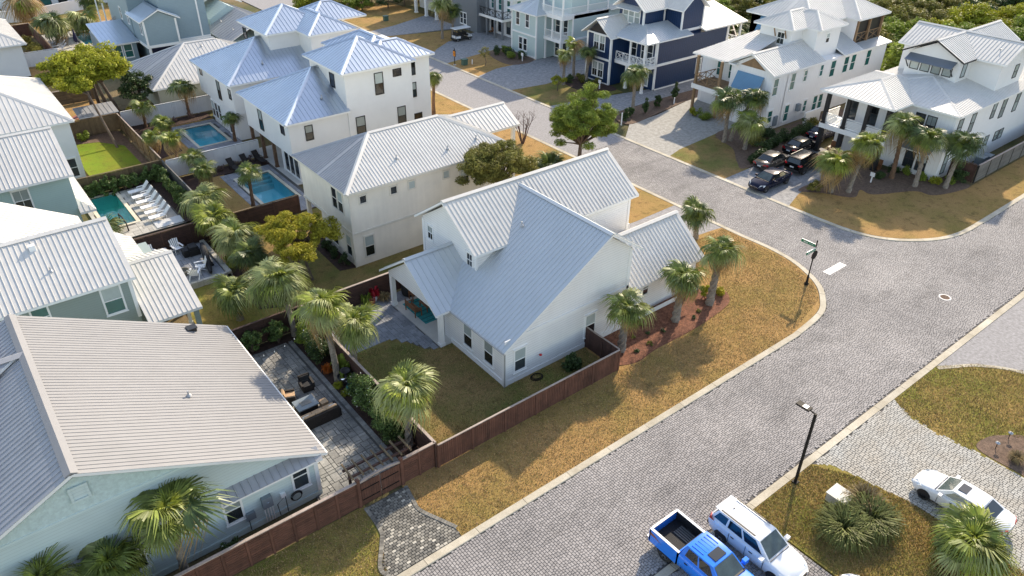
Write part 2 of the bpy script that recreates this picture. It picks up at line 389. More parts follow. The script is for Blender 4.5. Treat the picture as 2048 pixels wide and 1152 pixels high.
def herringbone(x0, x1, y0, y1, w, gap=.022):
    nx, ny = int((x1 - x0) / w) + 2, int((y1 - y0) / w) + 2
    X, Y = np.meshgrid(np.arange(nx), np.arange(ny)); d = (X - Y) % 4; g = gap / 2
    out = []
    for k, (a, b) in ((0, (2, 1)), (3, (1, 2))):
        s = d == k; px = x0 + X[s] * w; py = y0 + Y[s] * w
        out.append(np.stack([px + g, px + a * w - g, py + g, py + b * w - g], 1))
    return np.concatenate(out)
def running(x0, x1, y0, y1, w, h, gap=.012):
    out = []; ny = int((y1 - y0) / h)
    for j in range(ny):
        xs = np.arange(x0 - (j % 2) * w / 2, x1, w); g = gap / 2
        out.append(np.stack([xs + g, xs + w - g, np.full(len(xs), y0 + j * h + g), np.full(len(xs), y0 + (j + 1) * h - g)], 1))
    return np.concatenate(out)
def courses(x0, x1, y0, y1, w, gap=.018, seed=2):
    """courses running across the street, long and square blocks mixed"""
    gg = np.random.default_rng(seed); out = []; x = x0
    while x < x1:
        n = int((y1 - y0) / (w * 1.15)) + 4; ln = gg.choice([w, w * 1.5], n, p=[.42, .58]); e = y0 - gg.random() * w + np.concatenate([[0], np.cumsum(ln)]); g = gap / 2
        out.append(np.stack([np.full(n, x + g), np.full(n, x + w - g), e[:-1] + g, e[1:] - g], 1)); x += w
    A = np.concatenate(out); return A[(A[:, 2] > y0 - .01) & (A[:, 3] < y1 + .3)]
def ashlar(x0, x1, y0, y1, s, gap=.024, seed=1):
    r = random.Random(seed); nx, ny = int((x1 - x0) / s), int((y1 - y0) / s); used = np.zeros((nx, ny), bool); out = []
    for j in range(ny):
        for i in range(nx):
            if used[i, j]: continue
            opts = [(2, 2), (3, 2), (2, 1), (1, 2), (2, 3), (1, 1)]; r.shuffle(opts)
            for a, b in opts + [(1, 1)]:
                if i + a <= nx and j + b <= ny and not used[i:i + a, j:j + b].any(): break
            used[i:i + a, j:j + b] = True; g = gap / 2
            out.append((x0 + i * s + g, x0 + (i + a) * s - g, y0 + j * s + g, y0 + (j + b) * s - g))
    return np.array(out)
def keep(A, poly, holes=()):
    cx, cy = (A[:, 0] + A[:, 1]) / 2, (A[:, 2] + A[:, 3]) / 2; k = inside(poly, cx, cy)
    for h in holes: k &= ~inside(h, cx, cy)
    return A[k]
_pm = {}
def lay(parent, A, m, zb, zt, name='paver', n_single=300, near=None):
    """the n_single blocks nearest the given point become objects of their own, the rest one joined part"""
    if near is not None: A = A[np.argsort((A[:, 0] - near[0]) ** 2 + (A[:, 2] - near[1]) ** 2)]
    for x0, x1, y0, y1 in A[:n_single]:
        k = (name, m, round(x1 - x0, 3), round(y1 - y0, 3), zb)
        if k not in _pm: _pm[k] = boxes_mesh(name, [(-(x1 - x0) / 2, (x1 - x0) / 2, -(y1 - y0) / 2, (y1 - y0) / 2)], m, 0, zt - zb, 0)
        link_mesh(name, _pm[k], parent, ((x0 + x1) / 2, (y0 + y1) / 2, zb + random.uniform(-.004, .004)))
    if len(A) > n_single:
        o = link_mesh(name + 's', boxes_mesh(name + 's', A[n_single:], m, zb, zt), parent); o['kind'] = 'stuff'

POOLS = [(20.0, 23.0, 60.3, 66.9), (20.0, 23.0, 77.0, 83.0), (7.9, 10.1, 63.9, 70.7), (20.0, 23.6, 125.5, 133.5)]
xs = sorted({-400, 500} | {p[i] for p in POOLS for i in (0, 1)}); ys = sorted({-300, 600} | {p[i] for p in POOLS for i in (2, 3)})
b = MB()   # one sheet to the horizon, open where the pools are dug in
vs = [(x, y, -.06) for y in ys for x in xs]; nx = len(xs); fs = []
for j in range(len(ys) - 1):
    for i in range(nx - 1):
        cx, cy = (xs[i] + xs[i + 1]) / 2, (ys[j] + ys[j + 1]) / 2
        if not any(p[0] < cx < p[1] and p[2] < cy < p[3] for p in POOLS): fs.append((j * nx + i, j * nx + i + 1, (j + 1) * nx + i + 1, (j + 1) * nx + i))
b.add(vs, fs); structure('ground', b, 'ground_rough')

W_EDGE = [(-40, 19.9), (40.5, 19.9)] + smooth_poly([(40.5, 19.9), (44.1, 20.35), (46.0, 21.3), (47.7, 22.9), (49.0, 25.6), (49.4, 28.2), (49.3, 31)])[1:] + [(49.3, 170)]
E_EDGE = [(56.6, 170), (56.6, 31)] + smooth_poly([(56.6, 31), (56.9, 26), (58.2, 23.1), (61.0, 20.9), (64, 19.95), (68, 19.8)])[1:] + [(160, 19.8)]
ROAD = W_EDGE + E_EDGE + [(160, 13.0), (-40, 13.0)]
road = structure('street', sheet([p for p in ROAD], .0, .05), 'paver_joint')
NEAR_ROAD = [(-5, 13.0), (75, 13.0), (75, 19.8)] + [p for p in reversed(E_EDGE) if p[1] < 50 and p[0] < 70] + [(56.6, 52), (49.3, 52)] + [p for p in reversed(W_EDGE) if p[1] < 50 and p[0] > 0] + [(-5, 19.9)]
A = courses(-6, 76, 13.06, 53, .145); A = keep(A, NEAR_ROAD, [[(18, 10), (19, 10), (19, 11), (18, 11)]])
vis = (A[:, 0] + A[:, 1]) / 2 > 8.5; A = A[vis]
lay(road, A, 'paver', .002, .035, near=(19.5, 14.2))
structure('side_street', sheet([(49.3, 52), (56.6, 52), (56.6, 170), (49.3, 170)], .034, .02), 'paver_far')
structure('street_end', sheet([(75, 13), (160, 13), (160, 19.8), (75, 19.8)], .034, .02), 'paver_far')

def kerb_run(name, edge, side, w=.42, z0=-.05, z1=.085, seg=3.0, mat_='kerb'):
    """flat concrete kerb cast in lengths with open joints"""
    root = part(name, sheet([(edge[0][0], edge[0][1]), (edge[0][0] + .01, edge[0][1]), (edge[0][0] + .01, edge[0][1] + .01)], -.05, .01), mat_); root['kind'] = 'structure'
    P = [Vector((x, y, 0)) for x, y in edge]; pieces = [[P[0]]]; acc = 0
    for a, c in zip(P, P[1:]):
        L = (c - a).length; d = (c - a) / L; t = 0
        while acc + (L - t) >= seg:
            t += seg - acc; q = a + d * t; pieces[-1].append(q); pieces.append([q]); acc = 0
        acc += L - t; pieces[-1].append(c)
    for pc in pieces:
        pc = [p for i, p in enumerate(pc) if i == 0 or (p - pc[i - 1]).length > .01]
        if len(pc) < 2 or max(p.y for p in pc) > 125 or min(p.x for p in pc) < -12 or max(p.x for p in pc) > 110: continue
        mb = MB(); n = len(pc); L_, R_ = [], []
        for i, p in enumerate(pc):
            d = (pc[min(i + 1, n - 1)] - pc[max(i - 1, 0)]).normalized(); nn = Vector((-d.y, d.x, 0)) * side
            g = .012 if i == 0 else (-.012 if i == n - 1 else 0); L_.append(p + d * g + nn * .01); R_.append(p + d * g + nn * w)
        vs = []; fs = []
        for i in range(n):
            vs += [(L_[i].x, L_[i].y, z0), (L_[i].x, L_[i].y, z1 - .02), (L_[i].x + (R_[i].x - L_[i].x) * .08, L_[i].y + (R_[i].y - L_[i].y) * .08, z1), (R_[i].x, R_[i].y, z1), (R_[i].x, R_[i].y, z0)]
        for i in range(n - 1):
            for k in range(4): fs.append((i * 5 + k, i * 5 + k + 1, (i + 1) * 5 + k + 1, (i + 1) * 5 + k) if side > 0 else (i * 5 + k, (i + 1) * 5 + k, (i + 1) * 5 + k + 1, i * 5 + k + 1))
        e = (n - 1) * 5; fs += [(0, 1, 2, 3, 4), (e + 4, e + 3, e + 2, e + 1, e)]
        mb.add(vs, fs); part('kerb_segment', mb, mat_, root)
kerb_run('kerb', W_EDGE, 1); kerb_run('kerb', E_EDGE, 1); kerb_run('kerb', [(-40, 13.05), (160, 13.05)], -1, .42)

kerb_run('kerb', smooth_poly([(44.7, 12.62), (45.6, 12.1), (47.1, 11.1), (48.7, 8.9), (50, 4)]), -1, .3)
def lawn(poly, m, name='lawn', z=.06): return structure(name, sheet(poly, z, .2), m)
WK = [(x, y + .42) if x < 41 else (x, y) for x, y in W_EDGE]
wcurve = [(40.5, 20.3), (44.0, 20.8), (45.7, 21.65), (47.35, 23.2), (48.6, 25.8), (48.95, 28.2), (48.88, 31)]
lawn([(13.2, 20.3)] + smooth_poly(wcurve) + [(48.88, 33.0), (47.6, 33.2), (45.5, 33.4), (40, 33.6), (15, 33.6), (13.0, 25), (12.6, 24.9), (12.45, 23.6), (12.4, 22.9), (12.9, 21.7), (13.25, 20.9)], 'lawn_dry')
lawn([(14.8, 25), (28.2, 25), (28.2, 34), (21.8, 34), (14.8, 40.9)], 'lawn_greener', 'back_lawn', .066)
lawn([(48.88, 38.3), (48.88, 49.5), (38, 49.5), (38, 38.5), (44, 38.2)], 'lawn_dry', 'lawn', .06)
lawn([(48.88, 49.5), (48.88, 120), (40, 120), (40, 49.5)], 'lawn_dry', 'lawn', .06)
lawn([(-30, 20.3), (9.3, 20.3), (9.15, 21.1), (9.9, 22.3), (10.2, 23.0), (10.4, 24.9), (-30, 24.9)], 'lawn_mixed', 'verge', .06)
# east side of the side street
lawn([(57.02, 32.0), (57.1, 29), (57.3, 26)] + smooth_poly([(57.3, 26), (58.6, 23.4), (61.2, 21.3), (64, 20.35), (68, 20.2)])[1:] + [(140, 20.2), (140, 24), (74, 24), (72, 27), (66, 32), (62, 33.2), (59.8, 32.9)], 'lawn_dry')
lawn([(57.02, 46.1), (59.2, 46.7), (67, 47.4), (68, 44), (64, 41), (61, 39.3), (57.02, 39.2)], 'lawn_greener')
lawn([(57.02, 72.3), (62, 71.5), (67.8, 72), (67.8, 63.5), (61.5, 64.3), (57.02, 64.9)], 'lawn_greener')
lawn([(57.02, 79.3), (57.02, 86.6), (67, 88.3), (68, 80.6), (61, 80.6)], 'lawn_dry')
lawn([(57.02, 90.8), (57.02, 104), (68, 101), (68, 97), (63.5, 95.8), (60, 93.5)], 'lawn_dry')
lawn([(57.02, 108), (57.02, 125), (70, 125), (70, 112), (62, 109)], 'lawn_dry')
# south side of the near street
lawn([(25.6, 12.62), (30.9, 12.62), (31.7, 12.0), (32.1, 10.7), (32.6, 8.1), (32.9, -6), (25.6, -6)], 'lawn_mixed')
lawn([(39.6, 12.62), (44.8, 12.62), (45.6, 12.1), (47.1, 11.1), (48.7, 8.9), (50, 4), (39.2, 3), (38.9, 7.7), (38.6, 9.6), (38.8, 11.4)], 'lawn_mixed')
# back gardens
lawn([(15.2, 57.2), (19.4, 57.2), (19.4, 70.5), (15.2, 70.5)], 'lawn_dry', 'back_lawn')
lawn([(15.4, 71.2), (18.9, 71.2), (18.9, 84.4), (24, 84.4), (24, 86.8), (15.4, 86.8)], 'lawn_dry', 'back_lawn')
lawn([(9.2, 72), (14.6, 72), (14.6, 86.8), (9.2, 86.8)], 'lawn_bright', 'back_lawn')
lawn([(9.0, 41.4), (14.7, 41.4), (14.7, 57), (9.0, 57)], 'lawn_mixed', 'back_lawn', .05)
lawn([(15.0, 41.5), (38, 41.5), (38, 57), (15.0, 57)], 'lawn_greener', 'back_lawn', .05)
lawn([(10.9, 88), (15.5, 88), (15.5, 117), (10.9, 117)], 'lawn_dry', 'back_lawn')
lawn([(12, 136), (30, 136), (30, 151), (8, 151)], 'lawn_dry', 'back_lawn')

def bed(poly, m, z=.085, smooth=True): return structure('planting_bed', sheet(smooth_poly(poly, True) if smooth else poly, z, .1), m)
bed([(29.2, 28), (28.9, 26.2), (28.4, 25.3), (29.9, 24.6), (31.8, 24.8), (34.9, 24.75), (37.6, 24.9), (40.2, 25.4), (41.2, 26.8), (40.3, 27.8), (39.2, 28.4), (34, 28.4)], 'mulch')
bed([(13.35, 25.2), (14.75, 25.2), (14.75, 41), (9.6, 41), (9.6, 40.4), (13.35, 40.0)], 'mulch_dark', .075, False)
bed([(60.5, 33.4), (61.8, 31.6), (63.2, 29.4), (65.2, 29.9), (65.3, 28.6), (69, 26.7), (69.5, 25.2), (72.3, 24.2), (74.5, 24.2), (74, 27), (72, 30), (70, 32.5), (65, 33.3)], 'mulch_brown')
bed([(61, 39.4), (61.3, 41), (63.8, 43.5), (65.2, 46.9), (68, 47.2), (71, 44), (75, 44), (84, 43.5), (84, 39.6), (71, 39.6)], 'mulch_brown')
bed([(60.2, 55.0), (61, 58.2), (66, 58.8), (72, 58.8), (76, 58.5), (76, 57), (70, 56.2), (65, 55.4)], 'mulch_brown')
bed([(39.3, 7.6), (40.6, 7.7), (41.7, 7.1), (42.6, 6.2), (43, 4), (39.3, 4), (39.2, 5.4)], 'mulch_brown')
bed([(64, 66.3), (64.5, 71), (67.9, 71.2), (67.9, 64.6)], 'mulch_dark')
bed([(63.5, 81), (64.5, 87), (67.8, 87.4), (67.8, 80.8)], 'mulch_brown')
bed([(7.4, 70.9), (7.6, 71.5), (14.5, 71.5), (14.5, 61.2), (13.4, 61.2), (13.3, 69.6), (10.2, 71)], 'mulch_dark', .075, False)
bed([(15.1, 57.3), (16.2, 57.3), (18.2, 68.8), (24, 68.8), (24, 70.6), (15.1, 70.6)], 'mulch_dark', .075, False)
bed([(15.4, 76), (18.2, 77), (18.6, 84.6), (24, 84.8), (24, 86.9), (15.4, 86.9)], 'mulch_dark', .075, False)
bed([(9.3, 85.4), (12, 84.6), (13.9, 82), (14, 74), (14.6, 73), (14.6, 86.9), (9.3, 86.9)], 'mulch_brown', .075, False)
bed([(20.0, 46.2), (21.3, 45.9), (21.3, 52), (20.1, 51.0)], 'mulch_dark', .075, False)
bed([(13.1, 45), (15, 44), (15, 57), (13.1, 57)], 'mulch_dark', .075, False)
bed([(15, 84), (15, 92), (19, 95), (19, 88)], 'mulch_dark', .08, False)

# driveways on the far side, texture-scale pavers
def drive(poly, m='paver_far', z=.05, name='driveway'): return structure(name, sheet(poly, z, .1), m)
mat('drive_grey', (.235, .235, .245), .88, 0, .22, 2.5, fine=.3, bump=.3, bscale=6, col2=(.27, .265, .26))
mat('drive_pale', (.29, .275, .245), .88, 0, .16, 2.5, fine=.25, bump=.3, bscale=6, col2=(.31, .30, .275))
drive([(57.02, 32.0), (59.8, 32.9), (62, 33.2), (71.5, 34), (71.5, 39.2), (61, 39.3), (57.02, 39.2)], 'drive_grey')
drive([(57.02, 46.1), (59.2, 46.7), (67, 47.4), (74, 47.4), (75, 57), (70, 56.1), (65, 55.2), (60.3, 55.0), (57.02, 52.4)], 'drive_pale')
drive([(57.02, 64.9), (61.5, 64.3), (72, 62), (85, 61.5), (85, 58.6), (70, 58.7), (60.5, 58.4), (57.02, 58.0)], 'drive_grey')
drive([(57.02, 72.3), (57.02, 79.3), (61, 80.6), (70, 80.6), (80, 77.8), (80, 72.4), (62, 71.6)], 'drive_grey')
drive([(57.02, 86.6), (57.02, 90.8), (60, 93.5), (63.5, 95.8), (70, 98), (78, 91.4), (78, 88.6), (67, 88.3)], 'drive_grey')
drive([(57.02, 104), (57.02, 108), (62, 109), (70, 112), (70, 101.5)], 'drive_grey')
drive([(48.88, 33.0), (40, 33.6), (38, 38.5), (44, 38.2), (46.5, 38.3), (48.88, 38.3)], 'paver_far')
drive([(41, 52), (48.88, 50.2), (48.88, 58), (41, 58)], 'drive_pale')
drive([(44.6, 12.62), (45.4, 12.0), (46.9, 11.0), (48.5, 8.9), (49.8, 4), (90, 4), (90, 12.62)], 'paver_far', .052, 'side_road')
# driveway of the near right lot and the parking bay: real blocks
DRV = [(30.9, 12.62), (31.65, 12.0), (32.05, 10.7), (32.55, 8.1), (32.85, -2), (39.3, -2), (39.05, 7.7), (38.8, 9.6), (38.95, 11.4), (39.7, 12.62)]
d_ = structure('driveway', sheet(DRV, .03, .1), 'paver_joint')
lay(d_, keep(courses(30.5, 40, -2, 12.6, .165, .02, 4), DRV), 'paver_drive', .03, .062, near=(34, 10))
PBAY = [(12, 12.62), (25.5, 12.62), (25.5, 2), (12, 2)]
d_ = structure('parking_bay', sheet(PBAY, .03, .1), 'paver_joint')
lay(d_, keep(courses(12, 25.5, 4, 12.6, .15, .018, 5), PBAY), 'paver', .03, .062, near=(18.5, 12))
# cobbled crossing to the double gate, every block a piece
COB = [(10.5, 24.75), (12.7, 24.75), (12.45, 23.6), (12.4, 22.9), (12.9, 21.7), (13.25, 20.9), (13.25, 20.33), (9.35, 20.33), (9.2, 21.1), (9.95, 22.3), (10.3, 23.0)]
d_ = structure('gate_drive', sheet(COB, .04, .1), 'paver_joint')
A = keep(running(9, 13.6, 20.36, 24.8, .23, .16, .022), COB); s = rng.random(len(A)) < .15
lay(d_, A[~s], 'cobble', .04, .085, 'cobble'); lay(d_, A[s], 'cobble_light', .04, .085, 'cobble')
for sd_, pts in ((1, [(10.35, 24.7), (10.25, 23.0), (9.9, 22.3), (9.15, 21.1), (9.3, 20.4)]), (-1, [(12.7, 24.7), (12.5, 23.6), (12.45, 22.9), (12.95, 21.7), (13.3, 20.9)])):
    P = smooth_poly(pts, n=7)
    for (ax, ay), (bx, by) in zip(P, P[1:]):
        mb = MB(); mb.bar((ax, ay, .07), ((ax * .06 + bx * .94), (ay * .06 + by * .94), .07), .2, .09); part('edging_block', mb, 'cobble', d_)
# terrace of the near left house
d_ = structure('terrace', sheet([(8.7, 25.1), (13.4, 25.1), (13.4, 40.3), (8.7, 40.3)], .05, .1), 'paver_joint')
A = ashlar(8.8, 13.1, 25.2, 40.2, .22); lay(d_, A, 'slab', .05, .092, 'slab')
for j in range(34):
    mb = MB(); mb.box(13.11, 13.38, 25.2 + j * .44 + .01, 25.2 + (j + 1) * .44 - .01, .05, .094); part('border_slab', mb, 'slab', d_)
# curved patio and porch floor of the white corner house
PAT = smooth_poly([(20.75, 33.6), (19.9, 34.05), (19.35, 35.4), (18.8, 36.2), (18.1, 36.45), (17.0, 36.3), (15.8, 36.4)], n=5) + [(15.2, 38), (15.2, 41.0), (24, 41.0), (24, 39.6), (20.85, 39.6)]
d_ = structure('patio', sheet(PAT, .07, .1), 'paver_joint')
lay(d_, keep(ashlar(15.2, 24, 33.6, 41, .21, .012, 5), PAT), 'slab_blue', .07, .1, 'slab')
structure('porch_floor', sheet([(20.75, 33.5), (24, 33.5), (24, 39.7), (20.75, 39.7)], .15, .2), 'concrete')
# pool terraces
def pool(u0, u1, v0, v1, deck, dm, name, label, plaster='pool_plaster', wm='water', shelf=None, steps=None, ds=.3):
    x0, x1, y0, y1 = deck
    base = structure('pool_terrace', MB().box(x0, x1, y0, v0, -.05, .05).box(x0, x1, v1, y1, -.05, .05).box(x0, u0, v0, v1, -.05, .05).box(u1, x1, v0, v1, -.05, .05), 'paver_joint')
    A = ashlar(x0, x1, y0, y1, ds, .012, 3); e = .3
    hole = [(u0 - e, v0 - e), (u1 + e, v0 - e), (u1 + e, v1 + e), (u0 - e, v1 + e)]
    lay(base, keep(A, [(x0, y0), (x1, y0), (x1, y1), (x0, y1)], [hole]), dm, .05, .085, 'slab', n_single=240)
    t = thing('swimming_pool', label, 'pool', ((u0 + u1) / 2, (v0 + v1) / 2, 0))
    mb = MB(); D = -1.3
    mb.add([(u0, v0, .05), (u1, v0, .05), (u1, v1, .05), (u0, v1, .05), (u0, v0, D), (u1, v0, D), (u1, v1, D), (u0, v1, D)], [(4, 5, 6, 7), (0, 1, 5, 4), (1, 2, 6, 5), (2, 3, 7, 6), (3, 0, 4, 7)])
    part('basin', mb, plaster, t)
    part('water_surface', MB().add([(u0, v0, -.07), (u1, v0, -.07), (u1, v1, -.07), (u0, v1, -.07)], [(0, 1, 2, 3)]), wm, t)
    if shelf: part('shelf', MB().box(*shelf, D, -.22), 'pool_shelf', t)
    for k in range(steps or 0): part('step', MB().box(u0 + .01, u1 - .01, v1 - .35 * (k + 1), v1 - .35 * k - .01, D, -.25 - .25 * k), 'pool_shelf', t)
    for a, c, along in ((u0 - e, u0, 'v'), (u1, u1 + e, 'v'), (v0 - e, v0, 'u'), (v1, v1 + e, 'u')):
        lo, hi = (v0, v1) if along == 'v' else (u0 - e, u1 + e); n = max(1, int((hi - lo) / .6))
        for k in range(n):
            p, q = lo + (hi - lo) * k / n + .006, lo + (hi - lo) * (k + 1) / n - .006
            mb = MB()
            mb.box(a, c, p, q, -.02, .1) if along == 'v' else mb.box(p, q, a, c, -.02, .1)
            part('coping', mb, 'coping', t)
    return t
pool(20.0, 23.0, 60.3, 66.9, (18.9, 24.0, 57.3, 68.6), 'slab_blue', 'swimming_pool', 'rectangular turquoise pool beside the tall white house with steps at its far end', steps=3, ds=.32)
pool(20.0, 23.0, 77.0, 83.0, (18.9, 24.0, 75.6, 84.4), 'slab_blue', 'swimming_pool', 'blue pool with pale stone edge behind the white garden fence', ds=.36)
pool(7.9, 10.1, 63.9, 70.7, (7.2, 13.4, 61.2, 71.0), 'slab_pale', 'swimming_pool', 'green-blue pool beside the row of white loungers', 'pool_green', 'water_green', shelf=(7.91, 10.09, 63.91, 64.9), ds=.3)
pool(20.0, 23.6, 125.5, 133.5, (14.9, 25, 122, 135), 'slab_pale', 'swimming_pool', 'small bright blue pool in the far corner garden behind the blue house', ds=.5)
# raised patio with low walls behind the grey-green house
mb = MB(); mb.box(9.0, 13.2, 50.4, 56.6, -.05, .35); structure('raised_patio', mb, 'paver_joint')
d_ = bpy.data.objects['raised_patio']; lay(d_, ashlar(9.0, 12.95, 50.65, 56.6, .3, .012, 9), 'slab_blue', .35, .385, 'slab')
for k in range(13):
    part('wall_block', MB().box(12.96, 13.3, 50.4 + k * .47, 50.4 + (k + 1) * .47 - .015, -.05, .52 + random.uniform(-.02, .02)), 'slab_pale', d_)
for k in range(9):
    part('wall_block', MB().box(9.0 + k * .44, 9.0 + (k + 1) * .44 - .015, 50.36, 50.62, -.05, .5 + random.uniform(-.02, .02)), 'slab_pale', d_)
# painted bar at the junction and the manhole cover
o = structure('stop_line', MB().box(49.35, 51.7, 23.1, 23.7, .03, .043), 'paint_road')
t = thing('manhole_cover', 'round iron manhole cover ringed with white paint in the street', 'manhole', (53.3, 16.2, .03))
mb = MB(); mb.lathe([(.33, 0), (.33, .014), (.42, .014), (.42, 0)], (53.3, 16.2, .032), 28, False); part('painted_ring', mb, 'paint_road', t)
mb = MB(); mb.lathe([(0, .013), (.325, .013), (.325, 0)], (53.3, 16.2, .032), 28, False)
for k in range(-3, 4): mb.box(53.3 - .2, 53.3 + .2, 16.2 + k * .07 - .015, 16.2 + k * .07 + .015, .044, .05)
part('lid', mb, 'mulch_brown', t)
# ------------------------------------------------------------------ house kit
def clip_strip(poly, a, c):
    """clip a list of (h,t) points to a <= h <= c"""
    for sgn, lim in ((1, a), (-1, -c)):
        out = []
        for i in range(len(poly)):
            p, q = poly[i], poly[(i + 1) % len(poly)]; dp, dq = sgn * p[0] - lim, sgn * q[0] - lim
            if dp >= 0: out.append(p)
            if dp * dq < 0: k = dp / (dp - dq); out.append((p[0] + (q[0] - p[0]) * k, p[1] + (q[1] - p[1]) * k))
        poly = out
        if not poly: return []
    return poly
def span_at(poly, h):
    ts = []
    for i in range(len(poly)):
        p, q = poly[i], poly[(i + 1) % len(poly)]
        if (p[0] - h) * (q[0] - h) < 0: ts.append(p[1] + (q[1] - p[1]) * (h - p[0]) / (q[0] - p[0]))
    return (min(ts), max(ts)) if len(ts) >= 2 else None
def roof(house, planes, m, sp=.4, single=True, rib=(.042, .046), thick=.16, caps=(), capw=.2, slab_m='trim'):
    """metal roof: fascia slab, a panel between every pair of seams, ridge and hip caps"""
    slab = MB(); pan = []
    for P in planes:
        P = [Vector(p) for p in P]; n = Vector((0, 0, 0))
        for i in range(len(P)): n += P[i].cross(P[(i + 1) % len(P)])
        n.normalize()
        if n.z < 0: n = -n; P = P[::-1]
        slab.prism([p - Vector((0, 0, thick)) for p in P], (0, 0, thick - .006))
        hd = Vector((0, 0, 1)).cross(n).normalized() if n.z < .9999 else Vector((1, 0, 0)); td = n.cross(hd); o = P[0]
        flat = [((p - o).dot(hd), (p - o).dot(td)) for p in P]
        h0, h1 = min(f[0] for f in flat), max(f[0] for f in flat); k = max(1, round((h1 - h0) / sp)); w = (h1 - h0) / k
        to = lambda h, t, e=0.: o + hd * h + td * t + n * e
        for i in range(k):
            a, c = h0 + i * w, h0 + (i + 1) * w; cl = clip_strip(flat, a + 1e-4, c - 1e-4)
            if len(cl) < 3: continue
            mb = MB(); mb.add([to(h, t, .012) for h, t in cl], [tuple(range(len(cl)))])
            if i > 0:
                s = span_at(flat, a)
                if s and s[1] - s[0] > .08:
                    r, hh = rib[0] / 2, rib[1]
                    mb.add([to(a - r, s[0], 0.012), to(a + r, s[0], .012), to(a + r * .6, s[0], hh), to(a - r * .6, s[0], hh), to(a - r, s[1], .012), to(a + r, s[1], .012), to(a + r * .6, s[1], hh), to(a - r * .6, s[1], hh)],
                           [(0, 1, 2, 3), (7, 6, 5, 4), (1, 5, 6, 2), (2, 6, 7, 3), (3, 7, 4, 0)])
            pan.append(mb)
    rf = part('roof', slab, slab_m, house)
    if single:
        for mb in pan: part('roof_panel', mb, m, rf)
    else:
        big = MB()
        for mb in pan: big.v, big.f, big.s = big.v + [], big.f, big.s; big.add(mb.v, mb.f)
        o = part('roof_panels', big, m, rf)
    for p, q in caps:
        p, q = Vector(p), Vector(q); d = (q - p).normalized(); a = d.cross(Vector((0, 0, 1))).normalized() * capw; dz = Vector((0, 0, .055)); dr = Vector((0, 0, -capw * .42))
        mb = MB(); pr = [p - a + dr + dz, p + dz * 1.5, p + a + dr + dz, q - a + dr + dz, q + dz * 1.5, q + a + dr + dz]
        mb.add(pr, [(0, 1, 4, 3), (1, 2, 5, 4), (0, 2, 1), (3, 4, 5)]); part('ridge_cap', mb, m, rf)
    return rf
def hip(u0, u1, v0, v1, z, s=.5):
    """hip roof over a rectangle: planes and caps"""
    w, d = u1 - u0, v1 - v0; k = min(w, d) / 2; zr = z + k * s
    if w >= d: A, B = (u0 + k, v0 + k, zr), (u1 - k, v0 + k, zr)
    else: A, B = (u0 + k, v0 + k, zr), (u0 + k, v1 - k, zr)
    c = [(u0, v0, z), (u1, v0, z), (u1, v1, z), (u0, v1, z)]
    if w >= d: pl = [[c[0], c[1], B, A], [c[1], c[2], B], [c[2], c[3], A, B], [c[3], c[0], A]]; caps = [(A, B), (c[0], A), (c[3], A), (c[1], B), (c[2], B)]
    else: pl = [[c[0], c[1], A], [c[1], c[2], B, A], [c[2], c[3], B], [c[3], c[0], A, B]]; caps = [(A, B), (c[0], A), (c[1], A), (c[2], B), (c[3], B)]
    return pl, caps
def gable(u0, u1, v0, v1, z, zr, along='u', r=None):
    if along == 'u':
        vr = (v0 + v1) / 2 if r is None else r; A, B = (u0, vr, zr), (u1, vr, zr)
        return [[(u0, v0, z), (u1, v0, z), B, A], [A, B, (u1, v1, z), (u0, v1, z)]], [(A, B)]
    ur = (u0 + u1) / 2 if r is None else r; A, B = (ur, v0, zr), (ur, v1, zr)
    return [[(u0, v0, z), A, B, (u0, v1, z)], [A, (u1, v0, z), (u1, v1, z), B]], [(A, B)]
def gable_wall(u0, u1, v0, v1, z0, z, zr, along='u', r=None):
    """wall block with a triangular top"""
    mb = MB()
    if along == 'u':
        vr = (v0 + v1) / 2 if r is None else r
        mb.prism([(u0, v0, z0), (u0, v1, z0), (u0, v1, z), (u0, vr, zr), (u0, v0, z)][::-1], (u1 - u0, 0, 0))
    else:
        ur = (u0 + u1) / 2 if r is None else r
        mb.prism([(u0, v0, z0), (u1, v0, z0), (u1, v0, z), (ur, v0, zr), (u0, v0, z)], (0, v1 - v0, 0))
    return mb
def walls(house, blocks, m, name='wall'):
    for bl in blocks:
        mb = bl if isinstance(bl, MB) else MB().box(*bl); part(name, mb, m, house)
